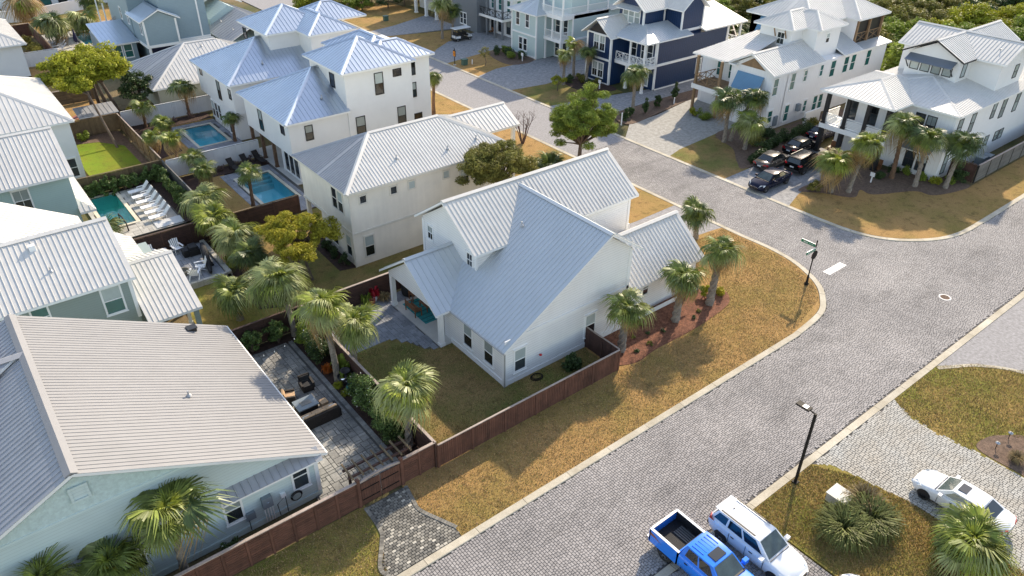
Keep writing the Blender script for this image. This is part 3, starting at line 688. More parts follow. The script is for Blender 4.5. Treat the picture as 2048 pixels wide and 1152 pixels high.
def window(house, pl, c, sgn, a, z, w, h, fm='trim', gm='glass', up=None, fw=.11, sash=True, muntin=0, name='window', sill=True):
    """window on a wall plane x=c ('u') or y=c ('v'), facing sgn; a: centre along the wall"""
    def bx(mb, a0, a1, z0, z1, d0, d1):
        lo, hi = sorted((c + sgn * d0, c + sgn * d1))
        return mb.box(lo, hi, a0, a1, z0, z1) if pl == 'u' else mb.box(a0, a1, lo, hi, z0, z1)
    fr = MB(); x0, x1, y0, y1 = a - w / 2, a + w / 2, z - h / 2, z + h / 2
    if fm == 'trim' and fw > .1: bx(fr, x0 - fw - .04, x1 + fw + .04, y1 + fw, y1 + fw + .05, -.02, .09); bx(fr, x0 - fw - .04, x1 + fw + .04, y0 - fw - .04, y0 - fw, -.02, .1)
    bx(fr, x0 - fw, x0, y0 - fw, y1 + fw, -.02, .05); bx(fr, x1, x1 + fw, y0 - fw, y1 + fw, -.02, .05)
    bx(fr, x0, x1, y1, y1 + fw, -.02, .052); bx(fr, x0, x1, y0 - fw, y0, -.02, .07 if sill else .05)
    if sash: bx(fr, x0, x1, z - .03, z + .03, -.02, .034)
    for k in range(1, muntin + 1): bx(fr, x0 + w * k / (muntin + 1) - .015, x0 + w * k / (muntin + 1) + .015, y0, y1, -.02, .03)
    f = part(name, fr, fm, house)
    if up is None and gm == 'glass' and name == 'window' and random.random() < .45: up = 'blind'
    for lo, hi, g in (((z + .03, y1, up or gm), (y0, z - .03, gm)) if sash else ((y0, y1, gm),)):
        mb = MB(); bx(mb, x0, x1, lo, hi, -.02, .016); part('pane', mb, g, f)
    return f
def posts(house, pts, w, z0, z1, m='trim', name='post'):
    for x, y in pts:
        mb = MB(); mb.box(x - w / 2, x + w / 2, y - w / 2, y + w / 2, z0, z1); mb.box(x - w * .65, x + w * .65, y - w * .65, y + w * .65, z0, z0 + .22); part(name, mb, m, house)
def rail(house, p, q, z, h=.95, m='trim', style='slat', n=None):
    """balcony railing between two points on a deck at height z"""
    p, q = Vector((p[0], p[1], 0)), Vector((q[0], q[1], 0)); L = (q - p).length; d = (q - p) / L
    mb = MB(); Z = Vector((0, 0, 1))
    mb.bar(p + Z * (z + h), q + Z * (z + h), .09, .07); mb.bar(p + Z * (z + .1), q + Z * (z + .1), .07, .06)
    if style == 'slat':
        for k in range(1, int(L / .16)): x = p + d * (k * .16); mb.bar(x + Z * (z + .1), x + Z * (z + h), .035, .035, up=d)
    elif style == 'x':
        n = n or max(1, round(L / 1.0))
        for k in range(n):
            a, c = p + d * (L * k / n), p + d * (L * (k + 1) / n)
            mb.bar(a + Z * (z + .1), c + Z * (z + h), .06, .05); mb.bar(a + Z * (z + h), c + Z * (z + .1), .06, .05)
            mb.bar(a + Z * (z + .05), a + Z * (z + h), .08, .08, up=d)
            m2 = (a + c) / 2; mb.bar(m2 + Z * (z + .1), m2 + Z * (z + h), .04, .04, up=d)
    else:
        for k in range(6): mb.bar(p + Z * (z + .16 + k * .14), q + Z * (z + .16 + k * .14), .03, .09)
    return part('railing', mb, m, house)
def vent(house, x, y, z, m='gutter'):
    mb = MB(); mb.tube([(x, y, z - .1), (x, y, z + .28)], .05, 8); mb.lathe([(.14, -.02), (.09, .06), (.05, .1)], (x, y, z), 10); part('vent_pipe', mb, m, house)
def downpipe(house, x, y, z0, z1, m='trim'):
    part('downpipe', MB().tube([(x, y, z0), (x, y, z1)], .05, 6), m, house)

# ------------------------------------------------------------------ white corner house (centre)
h = thing('corner_house', 'large white lap-sided house with grey metal saltbox roof and back porch in the centre', 'house', (28, 33, 0))
mb = MB(); mb.prism([(21.7, 27.9, 0), (31.9, 27.9, 0), (31.9, 27.9, 6.35), (29.7, 27.9, 7.9), (21.7, 27.9, 2.95)], (0, 6.5, 0))
walls(h, [mb, gable_wall(24, 38, 33.9, 40.2, 0, 6.0, 8.1), gable_wall(31.9, 39.6, 28.35, 33.7, 0, 2.75, 4.9), (38, 39.5, 35, 40, 0, 2.6)], 'siding_white')
mb = MB(); mb.prism([(20.7, 33.6, 2.75), (20.7, 39.7, 2.75), (20.7, 39.7, 3.0), (20.7, 36.65, 5.15), (20.7, 33.6, 3.0)][::-1], (.18, 0, 0)); part('porch_gable', mb, 'siding_white', h)
mb = MB(); mb.box(20.72, 24, 33.55, 33.75, 2.7, 3.0); mb.box(20.72, 24, 39.55, 39.75, 2.7, 3.0); part('porch_beam', mb, 'trim', h)
posts(h, [(20.9, 33.62), (20.9, 39.62)], .3, .15, 2.8)
for y0 in (27.88,):
    part('band_board', MB().box(21.65, 31.95, y0 - .05, y0, 3.25, 3.48), 'trim', h); part('skirt_board', MB().box(21.6, 39.65, y0 - .04, y0, .0, .42), 'trim', h)
part('skirt_board', MB().box(21.63, 21.72, 27.9, 33.6, 0, .42), 'trim', h); part('corner_board', MB().box(21.6, 21.85, 27.82, 28.05, 0, 3.0), 'trim', h); part('corner_board', MB().box(31.75, 31.97, 27.83, 28.0, 2.9, 6.3), 'trim', h)
part('corner_board', MB().box(37.85, 38.06, 33.84, 34.0, 2.5, 5.9), 'trim', h); part('corner_board', MB().box(23.94, 24.1, 33.84, 34.0, 3, 5.9), 'trim', h); part('corner_board', MB().box(23.94, 24.1, 40.05, 40.26, 0, 5.9), 'trim', h)
S = [[(21.35, 27.5, 3.0), (29.7, 27.5, 8.15), (29.7, 36.6, 8.15), (21.35, 36.6, 3.0)], [(29.7, 27.5, 8.15), (32.65, 27.5, 6.15), (32.65, 35.2, 6.15), (29.7, 36.6, 8.15)]]
roof(h, S, 'roof_galv', .33, caps=[((29.7, 27.5, 8.15), (29.7, 36.6, 8.15))])
pl, cp = gable(23.55, 38.45, 33.45, 40.6, 6.0, 8.45); roof(h, pl, 'roof_white', .32, caps=cp)
pl, cp = gable(20.25, 24.0, 33.1, 40.2, 3.0, 5.45); roof(h, pl, 'roof_galv', .42, caps=cp)
pl, cp = gable(31.9, 40.0, 27.95, 34.1, 2.7, 5.15); roof(h, pl, 'roof_white', .32, caps=cp)
for a, z, w, hh in ((22.86, 1.62, .8, 1.55), (28.69, 1.68, .8, 1.55)): window(h, 'v', 27.9, -1, a, z, w, hh, up='blind')
window(h, 'v', 28.35, -1, 34.3, 2.0, .5, .85)
for a in (31.7, 29.5): window(h, 'u', 21.7, -1, a, 1.68, .85, 1.6, up='blind')
for a in (39.3, 34.6): window(h, 'u', 24.0, -1, a, 5.05, .55, .95, muntin=1)
downpipe(h, 21.62, 27.8, .05, 2.9, 'gutter'); vent(h, 27.5, 33.6, 6.9); part('ceiling', MB().box(20.8, 24, 33.7, 39.6, 2.74, 2.8), 'trim', h)
mb = MB(); mb.tube([(21.32, 27.5, 2.92), (21.32, 33.1, 2.92)], .06, 6); part('gutter', mb, 'gutter', h)
mb = MB(); mb.lathe([(0, .0), (.09, .02), (.1, .07), (0, .09)], (24.4, 27.75, 1.25), 10); part('red_cap', mb, 'flower_red', h)

# ------------------------------------------------------------------ pale aqua house (near left)
h = thing('aqua_house', 'pale aqua lap-sided house with wide off-white metal roof at lower left', 'house', (2, 33, 0))
walls(h, [gable_wall(-10, 9.05, 27.0, 39.7, 0, 2.95, 7.8, 'v', -.6)], 'siding_aqua')
mb = MB(); mb.prism([(-4.2, 26.93, 5.75), (3.0, 26.93, 5.75), (-.6, 26.93, 7.55)], (0, .1, 0)); part('gable_shingles', mb, 'shingle_aqua', h)
part('gable_band', MB().box(-4.5, 3.3, 26.9, 27.0, 5.6, 5.76), 'siding_aqua', h)
pl, cp = gable(-10.6, 9.5, 26.55, 40.1, 3.0, 8.05, 'v', -.6)
roof(h, [pl[1]], 'roof_warm', .255, caps=cp, capw=.26, rib=(.036, .034)); roof(h, [pl[0]], 'roof_grey_and_shade', .30)  # west slope: same roof, its shaded side painted in as grey
roof(h, [[(-10.6, 31.2, 5.0), (-.9, 36.2, 8.05), (-10.6, 36.2, 8.05)], [(-10.6, 36.2, 8.05), (-.9, 36.2, 8.05), (-10.6, 41, 5.0)]], 'roof_grey_and_shade', .42, caps=[((-10.6, 36.2, 8.05), (-.6, 36.2, 8.05))], capw=.24)
roof(h, [[(4.3, 26.35, 2.95), (9.2, 26.35, 2.95), (9.2, 27.0, 3.3), (4.3, 27.0, 3.3)]], 'roof_grey_and_shade', .35, thick=.1); roof(h, [[(-4.0, 26.35, 2.95), (1.4, 26.35, 2.95), (1.4, 27.0, 3.3), (-4.0, 27.0, 3.3)]], 'roof_grey_and_shade', .35, thick=.1)
window(h, 'v', 27.0, -1, 8.15, 1.9, .72, 1.5); window(h, 'v', 27.0, -1, 4.75, 1.85, .72, 1.5); window(h, 'v', 27.0, -1, .35, 1.85, .72, 1.5, gm='glass')
window(h, 'v', 26.88, -1, -.6, 6.75, .5, .55, fm='siding_aqua', gm='siding_aqua', sash=False, name='gable_vent')
part('corner_board', MB().box(8.9, 9.1, 26.93, 27.1, 0, 2.9), 'trim', h); part('skirt_board', MB().box(-10, 9.1, 26.92, 27.0, 0, .35), 'siding_aqua', h)
vent(h, 5.1, 32.0, 5.3); mb = MB(); mb.box(7.2, 7.65, 39.1, 39.5, 4.0, 4.22); mb.box(7.15, 7.7, 39.05, 39.55, 4.2, 4.28); part('roof_vent', mb, 'black_trim', h)
mb = MB(); mb.tube([(9.55, 26.6, 2.9), (9.55, 40.1, 2.9)], .06, 6); part('gutter', mb, 'trim', h)
mb = MB(); mb.box(6.05, 6.55, 26.75, 27, 1.1, 1.75); mb.lathe([(.09, 0), (.09, .05), (0, .06)], (6.3, 26.8, 1.42), 10); part('meter_box', mb, 'meter_grey', h)
part('junction_box', MB().box(5.2, 5.65, 26.85, 27, .75, 1.2), 'meter_grey', h); part('junction_box', MB().box(7.0, 7.25, 26.85, 27, 1.15, 1.4), 'trim', h)
for pts, r_ in [([(x, 26.86, .1), (x, 26.86, 1.12)], .028) for x in (6.1, 6.25, 6.38, 6.5)] + [([(5.3, 26.86, .1), (5.3, 26.86, .8)], .02), ([(6.8, 26.86, .1), (6.75, 26.86, .9), (7.1, 26.86, 1.15)], .02), ([(7.2, 26.86, .1), (7.2, 26.86, 1.2)], .02)]:
    part('conduit', MB().tube(pts, r_, 6), 'black_metal' if r_ < .025 else 'trim', h)

# ------------------------------------------------------------------ beige two-storey house
h = thing('beige_house', 'beige stucco two-storey house with light ribbed hip roof behind the corner house', 'house', (30, 50, 0))
walls(h, [(21.3, 36.0, 45.9, 54.2, 2.9, 6.35), (21.3, 36.0, 45.9, 51.2, 0, 2.9), (23.4, 36.0, 51.2, 54.2, 0, 2.9)], 'stucco_beige')
part('belt_course', MB().box(21.22, 36.05, 45.82, 45.9, 2.82, 2.98).box(21.22, 21.3, 45.9, 54.25, 2.82, 2.98), 'trim_beige', h); posts(h, [(21.45, 54.0)], .3, 0, 2.9, 'stucco_beige')
pl, cp = hip(20.9, 36.4, 45.5, 54.6, 6.4, .5); roof(h, pl[:1] + pl[1:3], 'roof_white', .27, caps=cp[:1] + cp[1:2] + cp[3:4], slab_m='trim_beige'); roof(h, pl[3:], 'roof_grey_and_shade', .27, caps=cp[2:3], slab_m='trim_beige')  # west hip plane: shade put into the colour of one roof
pl, cp = gable(34.0, 40.2, 49.6, 54.5, 6.2, 7.5); roof(h, pl, 'roof_white', .40, caps=cp, slab_m='trim_beige'); posts(h, [(39.7, 50.0), (39.7, 54.1)], .3, 0, 6.1, 'trim_beige', 'porch_column')
part('porch_deck', MB().box(36, 40, 49.8, 54.3, 2.7, 2.95), 'trim_beige', h)
for a, g in ((22.4, 'glass'), (25.0, 'glass'), (26.6, 'blind'), (29.75, 'blind')): window(h, 'v', 45.9, -1, a, 5.5, .5, .55, 'trim_beige', g, sash=False)
window(h, 'v', 45.9, -1, 31.5, 4.9, .75, 1.4, 'trim_beige'); window(h, 'v', 45.9, -1, 22.55, 1.55, .72, 1.65, 'trim_beige')
for a in (47.4, 48.35): window(h, 'u', 21.3, -1, a, 5.0, .75, 1.65, 'trim_beige')
window(h, 'u', 21.3, -1, 46.75, 1.6, .75, 1.7, 'trim_beige'); window(h, 'u', 21.3, -1, 49.0, 1.6, .75, 1.7, 'trim_beige')
downpipe(h, 21.22, 45.82, .1, 6.3, 'trim_beige'); vent(h, 26.2, 47.2, 7.35); vent(h, 30.6, 46.8, 7.15); vent(h, 33.5, 47.0, 7.25)

# ------------------------------------------------------------------ two tall white houses
def tall_white(v, label, variant):
    h = thing('tall_white_house', label, 'house', (31, 67 + v, 0))
    walls(h, [(24, 30, 62.5 + v, 73 + v, 2.75, 5.95), (29.9, 37.0, (62.4 if not variant else 65.6) + v, 69.6 + v, 0, 9.4), (33.3, 39.6 if not variant else 38.1, (63.3 if not variant else 62.7) + v, 72.4 + v, 0, 9.4), (26.5, 30, 62.6 + v, 73 + v, 0, 2.75)], 'stucco_white')
    if variant: walls(h, [(24, 26.6, 62.6 + v, 70 + v, 0, 2.75), (29.5, 33.5, 62.6 + v, 66 + v, 0, 5.9)], 'stucco_white')
    ue = 33.5 if variant else 30.0; A_ = (29.25, 67.75 + v, 8.85); B_ = (ue, 67.75 + v, 8.85); c_ = [(23.55, 62.05 + v, 6.0), (ue, 62.05 + v, 6.0), (ue, 73.45 + v, 6.0), (23.55, 73.45 + v, 6.0)]
    roof(h, [[c_[0], c_[1], B_, A_], [c_[2], c_[3], A_, B_], [c_[3], c_[0], A_]], 'roof_blue', .42, caps=[(A_, B_), (c_[0], A_), (c_[3], A_)])
    if not variant:
        pl, cp = hip(29.4, 37.3, 61.95 + v, 69.95 + v, 9.5, .5); roof(h, pl, 'roof_blue', .44, caps=cp)
        pl, cp = hip(33, 40.05, 62.9 + v, 68.2 + v, 9.5, .5); roof(h, pl, 'roof_blue', .44, caps=cp); pl, cp = hip(32.8, 38.8, 64 + v, 72.8 + v, 9.48, .5); roof(h, pl, 'roof_blue', .44, caps=cp)
    else:
        pl, cp = hip(29.4, 37.3, 65.2 + v, 73.1 + v, 9.5, .5); roof(h, pl, 'roof_blue', .44, caps=cp)
        pl, cp = hip(32.9, 38.55, 62.3 + v, 71 + v, 9.5, .5); roof(h, pl, 'roof_blue', .44, caps=cp); pl, cp = hip(35.5, 42.6, 67.5 + v, 73.5 + v, 9.4, .5); roof(h, pl, 'roof_blue', .44, caps=cp)
    vent(h, 28.2, 64.0 + v, 7.1); return h
h = tall_white(0, 'tall white stucco house with blue-grey hip roofs and black window frames behind the beige house', 0)
K = dict(fm='black_trim', fw=.07)
for a, z, w, hh, u_ in ((33.4, 7.85, .8, 1.95, 'blind'), (37.5, 8.4, .8, 1.35, None), (37.5, 6.2, .8, 1.35, None), (31.1, 4.2, .85, 1.75, 'blind'), (35.6, 4.25, .8, 1.75, 'blind'), (38.0, 3.2, .8, 1.0, None)):
    y = 62.4 if a < 36.9 else 63.3
    window(h, 'v', y, -1, a, z, w, hh, up=u_, **K)
window(h, 'v', 62.4, -1, 35.4, 8.55, .8, .6, sash=False, **K); window(h, 'u', 29.9, -1, 64.9, 8.2, .85, 1.2, **K)
window(h, 'v', 62.5, -1, 25.9, 4.7, .65, 1.3, up='blind', **K); window(h, 'u', 24, -1, 69.1, 4.4, .8, 1.9, up='blind', **K); window(h, 'u', 24, -1, 63.9, 5.0, .7, .75, sash=False, **K)
posts(h, [(24.2, 67.4), (24.2, 70.2), (24.2, 72.8)], .28, 0, 2.75, 'trunk_brown', 'timber_post'); part('patio_floor', MB().box(24.0, 26.5, 62.4, 73.0, 0, .1), 'concrete', h)
for k in range(4): window(h, 'u', 26.5 if k > 2 else 24.55, -1, 63.2 + k * 1.1, 1.35, .9, 2.0, 'trim', 'glass', sash=False, name='glass_door')
walls(h, [(24.55, 26.6, 62.6, 66.6, 0, 2.75)], 'stucco_white')
h = tall_white(13.7, 'tall white stucco house with stepped blue-grey hip roofs at the back beside the fenced pool', 1)
window(h, 'u', 24, -1, 80.2, 4.4, .8, 1.9, up='blind', **K); window(h, 'u', 24, -1, 76.9, 4.8, .6, .9, **K); window(h, 'u', 24, -1, 85.3, 5.1, .6, .55, sash=False, **K); window(h, 'u', 29.9, -1, 86.2, 8.2, .8, 1.1, **K); window(h, 'v', 76.4, -1, 36.0, 8.3, .8, .9, 'trim', 'blind', sash=False)
for a in (83.4, 82.4, 81.4): window(h, 'u', 24, -1, a, 1.55, .75, 1.7, 'trim', 'glass')
window(h, 'u', 24, -1, 78.2, 1.2, 1.5, 2.0, 'trim', 'glass', sash=False, name='glass_door')
# ------------------------------------------------------------------ left column of houses
h = thing('sage_house', 'grey-green sided house with ribbed white metal roofs behind the aqua house', 'house', (4, 49, 0))
walls(h, [gable_wall(-8, 5.8, 45.0, 52.8, 0, 5.55, 7.65), (6.0, 8.8, 48.1, 54.5, 0, 2.7)], 'siding_sage')
mb = MB(); mb.prism([(5.9, 44.0, 0), (8.7, 44.0, 0), (8.7, 44.0, 2.6), (5.9, 44.0, 2.6)], (0, .01, 0))
walls(h, [(-8, 5.0, 49.5, 55.8, 0, 4.9)], 'siding_sage')
pl, cp = gable(-8.5, 6.1, 44.55, 53.2, 5.6, 7.9); roof(h, pl[:1], 'roof_white', .29, caps=cp, capw=.24); roof(h, pl[1:], 'roof_white', .5)
roof(h, [[(-3, 48.9, 9.9), (5.3, 48.9, 5.2), (5.3, 56.2, 5.2), (-3, 56.2, 9.9)], [(-9, 48.9, 6.6), (-3, 48.9, 9.9), (-3, 56.2, 9.9), (-9, 56.2, 6.6)]], 'roof_white', .42)
roof(h, [[(5.9, 43.3, 2.85), (9.15, 43.3, 2.85), (9.15, 48.1, 4.75), (5.9, 48.1, 4.75)], [(5.9, 48.1, 4.75), (9.15, 48.1, 4.75), (9.15, 50.8, 3.7), (5.9, 50.8, 3.7)]], 'roof_white', .29, caps=[((5.9, 48.1, 4.75), (9.15, 48.1, 4.75))])
roof(h, [[(5.8, 48.6, 3.9), (8.1, 48.6, 2.9), (8.1, 55.4, 2.9), (6.9, 56.4, 3.5), (5.8, 56.4, 3.9)]], 'roof_white', .42)
posts(h, [(8.8, 43.7)], .3, 0, 2.8, 'siding_sage'); posts(h, [(8.8, 46.2), (8.8, 47.8)], .2, 0, 3, 'trim')
window(h, 'v', 45.0, -1, 4.6, 4.3, 1.0, 1.75, up='blind', gm='glass_teal'); window(h, 'v', 45.0, -1, .75, 4.6, .8, 1.4, gm='glass_teal')
vent(h, 2.1, 46.4, 6.6); mb = MB(); mb.box(1.5, 1.85, 47.9, 48.2, 7.3, 7.75); part('roof_vent', mb, 'white_paint', h)
part('corner_board', MB().box(5.65, 5.86, 44.93, 45.1, 2.6, 5.5), 'trim', h)

h = thing('teal_house', 'teal sided house with ribbed white roof and white pent roof beside the lounger pool', 'house', (2, 67, 0))
walls(h, [gable_wall(-8, 6.15, 62.55, 70.6, 0, 5.95, 8.1)], 'siding_teal'); part('skirt_board', MB().box(-8, 6.2, 62.48, 62.55, 0, .9), 'stucco_white', h)
pl, cp = gable(-8.5, 6.5, 62.0, 71.2, 6.0, 8.4); roof(h, pl, 'roof_white', .30, caps=cp)
roof(h, [[(6.15, 63.3, 3.6), (7.25, 62.0, 2.85), (7.25, 69.8, 2.85), (6.15, 69.8, 3.6)], [(6.15, 63.3, 3.6), (6.1, 62.0, 2.85), (7.25, 62.0, 2.85)]], 'roof_white', .42)
window(h, 'v', 62.55, -1, 2.75, 4.7, 1.0, 1.6, muntin=1, gm='glass', up='blind')

h = thing('hip_roof_house', 'white stucco house with hip roof and small window beside the bright green lawn', 'house', (3, 83, 0))
walls(h, [(-8, 8.95, 76.1, 90.4, 0, 5.6)], 'stucco_white')
pl, cp = hip(-8.5, 9.35, 75.6, 90.9, 5.65, .5); roof(h, pl, 'roof_white', .42, caps=cp)
roof(h, [[(-8.5, 77.6, 7.6), (5.0, 81.8, 9.3), (-8.5, 81.8, 9.3)], [(-8.5, 81.8, 9.3), (5.0, 81.8, 9.3), (-8.5, 86, 7.6)]], 'roof_white', .42)
window(h, 'v', 76.1, -1, 8.1, 1.2, .75, 1.7, muntin=0)

h = thing('white_cottage', 'plain white house with pale hip roof at the left edge near the top', 'house', (4, 120, 0))
walls(h, [(-8, 10.9, 113.9, 128, 0, 4.1)], 'stucco_white'); pl, cp = hip(-8.5, 11.5, 113.3, 128.6, 4.15, .5); roof(h, pl, 'roof_white', .45, single=False, caps=cp)

h = thing('cottage', 'low olive cottage with charcoal and white ribbed hip roof behind the white fence', 'house', (27, 95, 0))
walls(h, [(20.2, 34.6, 89.8, 100.5, 0, 2.85)], 'siding_olive')
pl, cp = hip(19.5, 35.2, 89.1, 101.1, 2.9, .5); roof(h, pl[:3], 'roof_white', .42, caps=cp[:1] + cp[2:3] + cp[1:2]); roof(h, pl[3:], 'roof_grey_and_shade', .6)
vent(h, 27.2, 94.2, 5.5); downpipe(h, 20.15, 89.75, 0, 2.8, 'gutter')

h = thing('slate_blue_house', 'slate blue gabled house on raised floor at the top left', 'house', (27, 112, 0))
walls(h, [gable_wall(24.4, 28.6, 107.9, 117, 2.9, 6.0, 7.05, 'v'), (27.0, 33.0, 108.9, 122, 2.9, 13), (24.3, 28.7, 113.5, 125, 2.9, 12), (25.0, 33, 110.5, 122, 0, 2.9), (20.2, 23.9, 111.9, 121, 0, 2.85)], 'siding_slate')
for x in (24.4, 28.45): part('corner_board', MB().box(x - .06, x + .18, 107.83, 107.98, 2.9, 6.0), 'trim', h)
part('band_board', MB().box(24.3, 33.0, 107.84, 107.9, 2.6, 2.95).box(24.3, 24.4, 107.9, 117, 2.6, 2.95), 'trim', h); part('corner_board', MB().box(31.8, 32.0, 108.83, 108.9, 2.9, 13), 'trim', h); posts(h, [(24.6, 108.1), (28.4, 108.1), (31.9, 109.1)], .3, 0, 2.7); part('band_board', MB().box(28.6, 33.0, 108.8, 108.9, 2.6, 3.0), 'trim', h)
pl, cp = gable(23.9, 29.1, 107.5, 114, 6.05, 7.35, 'v'); roof(h, pl, 'roof_blue', .45, single=False, caps=cp)
roof(h, [[(19.7, 111.4, 2.9), (24.2, 111.4, 2.9), (24.2, 119, 4.3), (19.7, 119, 4.3)]], 'roof_blue', .5, single=False); pl, cp = gable(31, 36, 112, 125, 9, 11, 'v'); roof(h, pl, 'roof_blue', .5, single=False)
for a in (21.45, 22.75): window(h, 'v', 111.9, -1, a, 1.75, .95, 1.6, 'trim', 'glass_teal')
window(h, 'u', 24.4, -1, 109.3, 5.0, .6, 1.5); window(h, 'u', 24.3, -1, 114.6, 5.3, .6, 1.4); window(h, 'u', 24.3, -1, 118.2, 5.3, .6, 1.4)
part('carport_wall', MB().box(24.9, 32.0, 110.3, 110.5, 0, 2.6), 'navy_cloth', h)
mb = MB()
for k in range(9): mb.box(20.5 + k * .26, 20.8 + k * .26, 122.2, 123.6, k * .3, k * .3 + .08)
for k in range(7): mb.bar((20.3, 122, .3 + k * .25), (24.2, 122, 2.6 + k * .25), .06, .09)
mb.box(22.8, 24.2, 122.1, 126, 2.7, 2.9); part('staircase', mb, 'fence_cap', h); posts(h, [(23.0, 122.2), (22.9, 125.8)], .16, 0, 6)

h = thing('grey_roof_house', 'small pale house with dark grey roof squeezed behind the cottage', 'house', (36, 110, 0))
walls(h, [(34, 42, 103.5, 116.5, 0, 2.95), gable_wall(34.2, 40, 112, 119, 0, 4.2, 5.8, 'v')], 'siding_mint'); pl, cp = gable(33.3, 42.8, 103.0, 117.0, 3.0, 5.3, 'v'); roof(h, pl, 'roof_grey_and_shade', .8, single=False)
pl, cp = gable(33.6, 40.6, 116, 123, 5.2, 6.8, 'v'); roof(h, pl, 'roof_white', .5, single=False); window(h, 'u', 34, -1, 112.5, 1.6, .7, 1.5); window(h, 'u', 34, -1, 106, 1.6, .7, 1.5); vent(h, 35.2, 110.5, 4.1); vent(h, 35.0, 105.5, 4.0)

# ------------------------------------------------------------------ houses across the side street
h = thing('navy_house', 'navy board-and-batten house with white trim and crossed balcony railings', 'house', (76, 66, 0))
walls(h, [(71.1, 84.4, 61.5, 70.8, 0, 6.0), gable_wall(68.1, 73, 66.4, 70.6, 0, 6.0, 7.7)], 'batten_navy')
walls(h, [gable_wall(71.9, 79.8, 64.9, 69.1, 6, 9.0, 10.8), gable_wall(75.9, 79.9, 62.2, 68, 6, 9.0, 10.8, 'v')], 'batten_navy')
mb = MB(); mb.prism([(68.05, 66.7, 6.15), (68.05, 70.3, 6.15), (68.05, 68.5, 7.55)][::-1], (.06, 0, 0)); part('gable_panel', mb, 'black_trim', h)
T_ = 'trim'
def boards(bx):
    for q in bx: part('corner_board', MB().box(*q), T_, h)
boards([(68.02, 68.25, 66.3, 66.55, 0, 6), (68.02, 68.25, 70.45, 70.7, 0, 6), (71.0, 71.25, 61.42, 61.6, 0, 6), (71.82, 72.02, 64.82, 65.05, 6.8, 9), (75.82, 76.02, 62.12, 62.3, 6, 9), (79.75, 79.95, 62.12, 62.3, 6.2, 9), (75.5, 75.7, 64.82, 64.95, 7.0, 9), (84.3, 84.5, 61.42, 61.6, 3, 6)])
part('band_board', MB().box(68.0, 68.1, 66.3, 70.7, 3.0, 3.25).box(71.0, 84.5, 61.4, 61.5, 3.0, 3.3), T_, h); part('band_board', MB().box(76, 80, 62.1, 62.2, 6.3, 6.6), T_, h); part('skirt_board', MB().box(68.0, 68.1, 66.3, 70.7, 0, .2).box(71, 84.5, 61.42, 61.5, 0, .2), T_, h); part('gable_trim', MB().box(68.0, 68.1, 66.4, 70.6, 5.95, 6.12), T_, h)
part('porch_deck', MB().box(68.9, 71.1, 61.4, 66.4, 2.85, 3.3), T_, h); posts(h, [(69.1, 61.6), (69.1, 64.4)], .26, 0, 2.9, T_); posts(h, [(69.05, 61.6), (69.05, 64.0), (71.0, 61.55)], .2, 3.3, 6.1, T_)
rail(h, (69.0, 66.3), (69.0, 61.55), 3.3, 1.0, T_, 'x', 4); rail(h, (69.0, 61.5), (71.1, 61.5), 3.3, 1.0, T_, 'x', 2)
for a in (65.3, 63.6, 62.6): window(h, 'u', 71.1, -1, a, 4.5, .8, 1.9, 'trim', 'glass', name='door')
for a in (65.2, 63): window(h, 'u', 71.1, -1, a, 1.4, .9, 1.9, 'trim', 'blind', name='door')
pl, cp = gable(67.4, 73.5, 65.9, 71.2, 6.05, 7.95); roof(h, pl, 'roof_white', .36, single=False, caps=cp)
roof(h, [[(68.6, 61.0, 6.2), (68.6, 66.6, 6.2), (72.2, 66.6, 7.35), (72.2, 64.6, 7.35)], [(68.6, 61.0, 6.2), (72.2, 64.6, 7.35), (77, 64.6, 7.35), (77, 61.0, 6.2)]], 'roof_galv', .36, single=False, caps=[((68.6, 61.0, 6.2), (72.2, 64.6, 7.35))])
pl, cp = gable(71.2, 80, 64.3, 69.7, 9.0, 11.0); roof(h, pl, 'roof_white', .36, single=False, caps=cp); pl, cp = gable(75.4, 80.4, 61.7, 68, 9.0, 11.0, 'v'); roof(h, pl, 'roof_white', .36, single=False, caps=cp)
roof(h, [[(79.3, 61.0, 6.35), (87.8, 61.0, 6.35), (87.8, 67, 7.9), (79.3, 67, 7.9)], [(79.3, 67, 7.9), (87.8, 67, 7.9), (87.8, 72, 6.4), (79.3, 72, 6.4)]], 'roof_white', .36, single=False)
posts(h, [(87.3, 61.6), (84.6, 61.55)], .22, 0, 6.3, T_); rail(h, (84.6, 61.55), (87.3, 61.55), 3.2, 1.0, T_, 'x', 3); part('porch_deck', MB().box(84.4, 87.5, 61.4, 70, 2.9, 3.2), T_, h); rail(h, (87.3, 61.6), (87.3, 69), 3.2, 1.0, T_, 'x', 6)
for z in (5.0, 1.65):
    for a in (67.95, 69.0): window(h, 'u', 68.1, -1, a, z, .8, 1.75, 'trim', 'glass', up='blind', muntin=1)
for a in (66.0, 67.0, 68.0): window(h, 'u', 71.9, -1, a, 7.95, .8, 1.5, 'trim', 'blind')
window(h, 'v', 61.5, -1, 79.4, 1.8, .9, 1.6, 'trim', 'blind'); roof(h, [[(71.0, 65.1, 8.85), (71.0, 68.9, 8.85), (71.9, 68.9, 9.25), (71.9, 65.1, 9.25)]], 'roof_galv', .4, single=False, thick=.08)

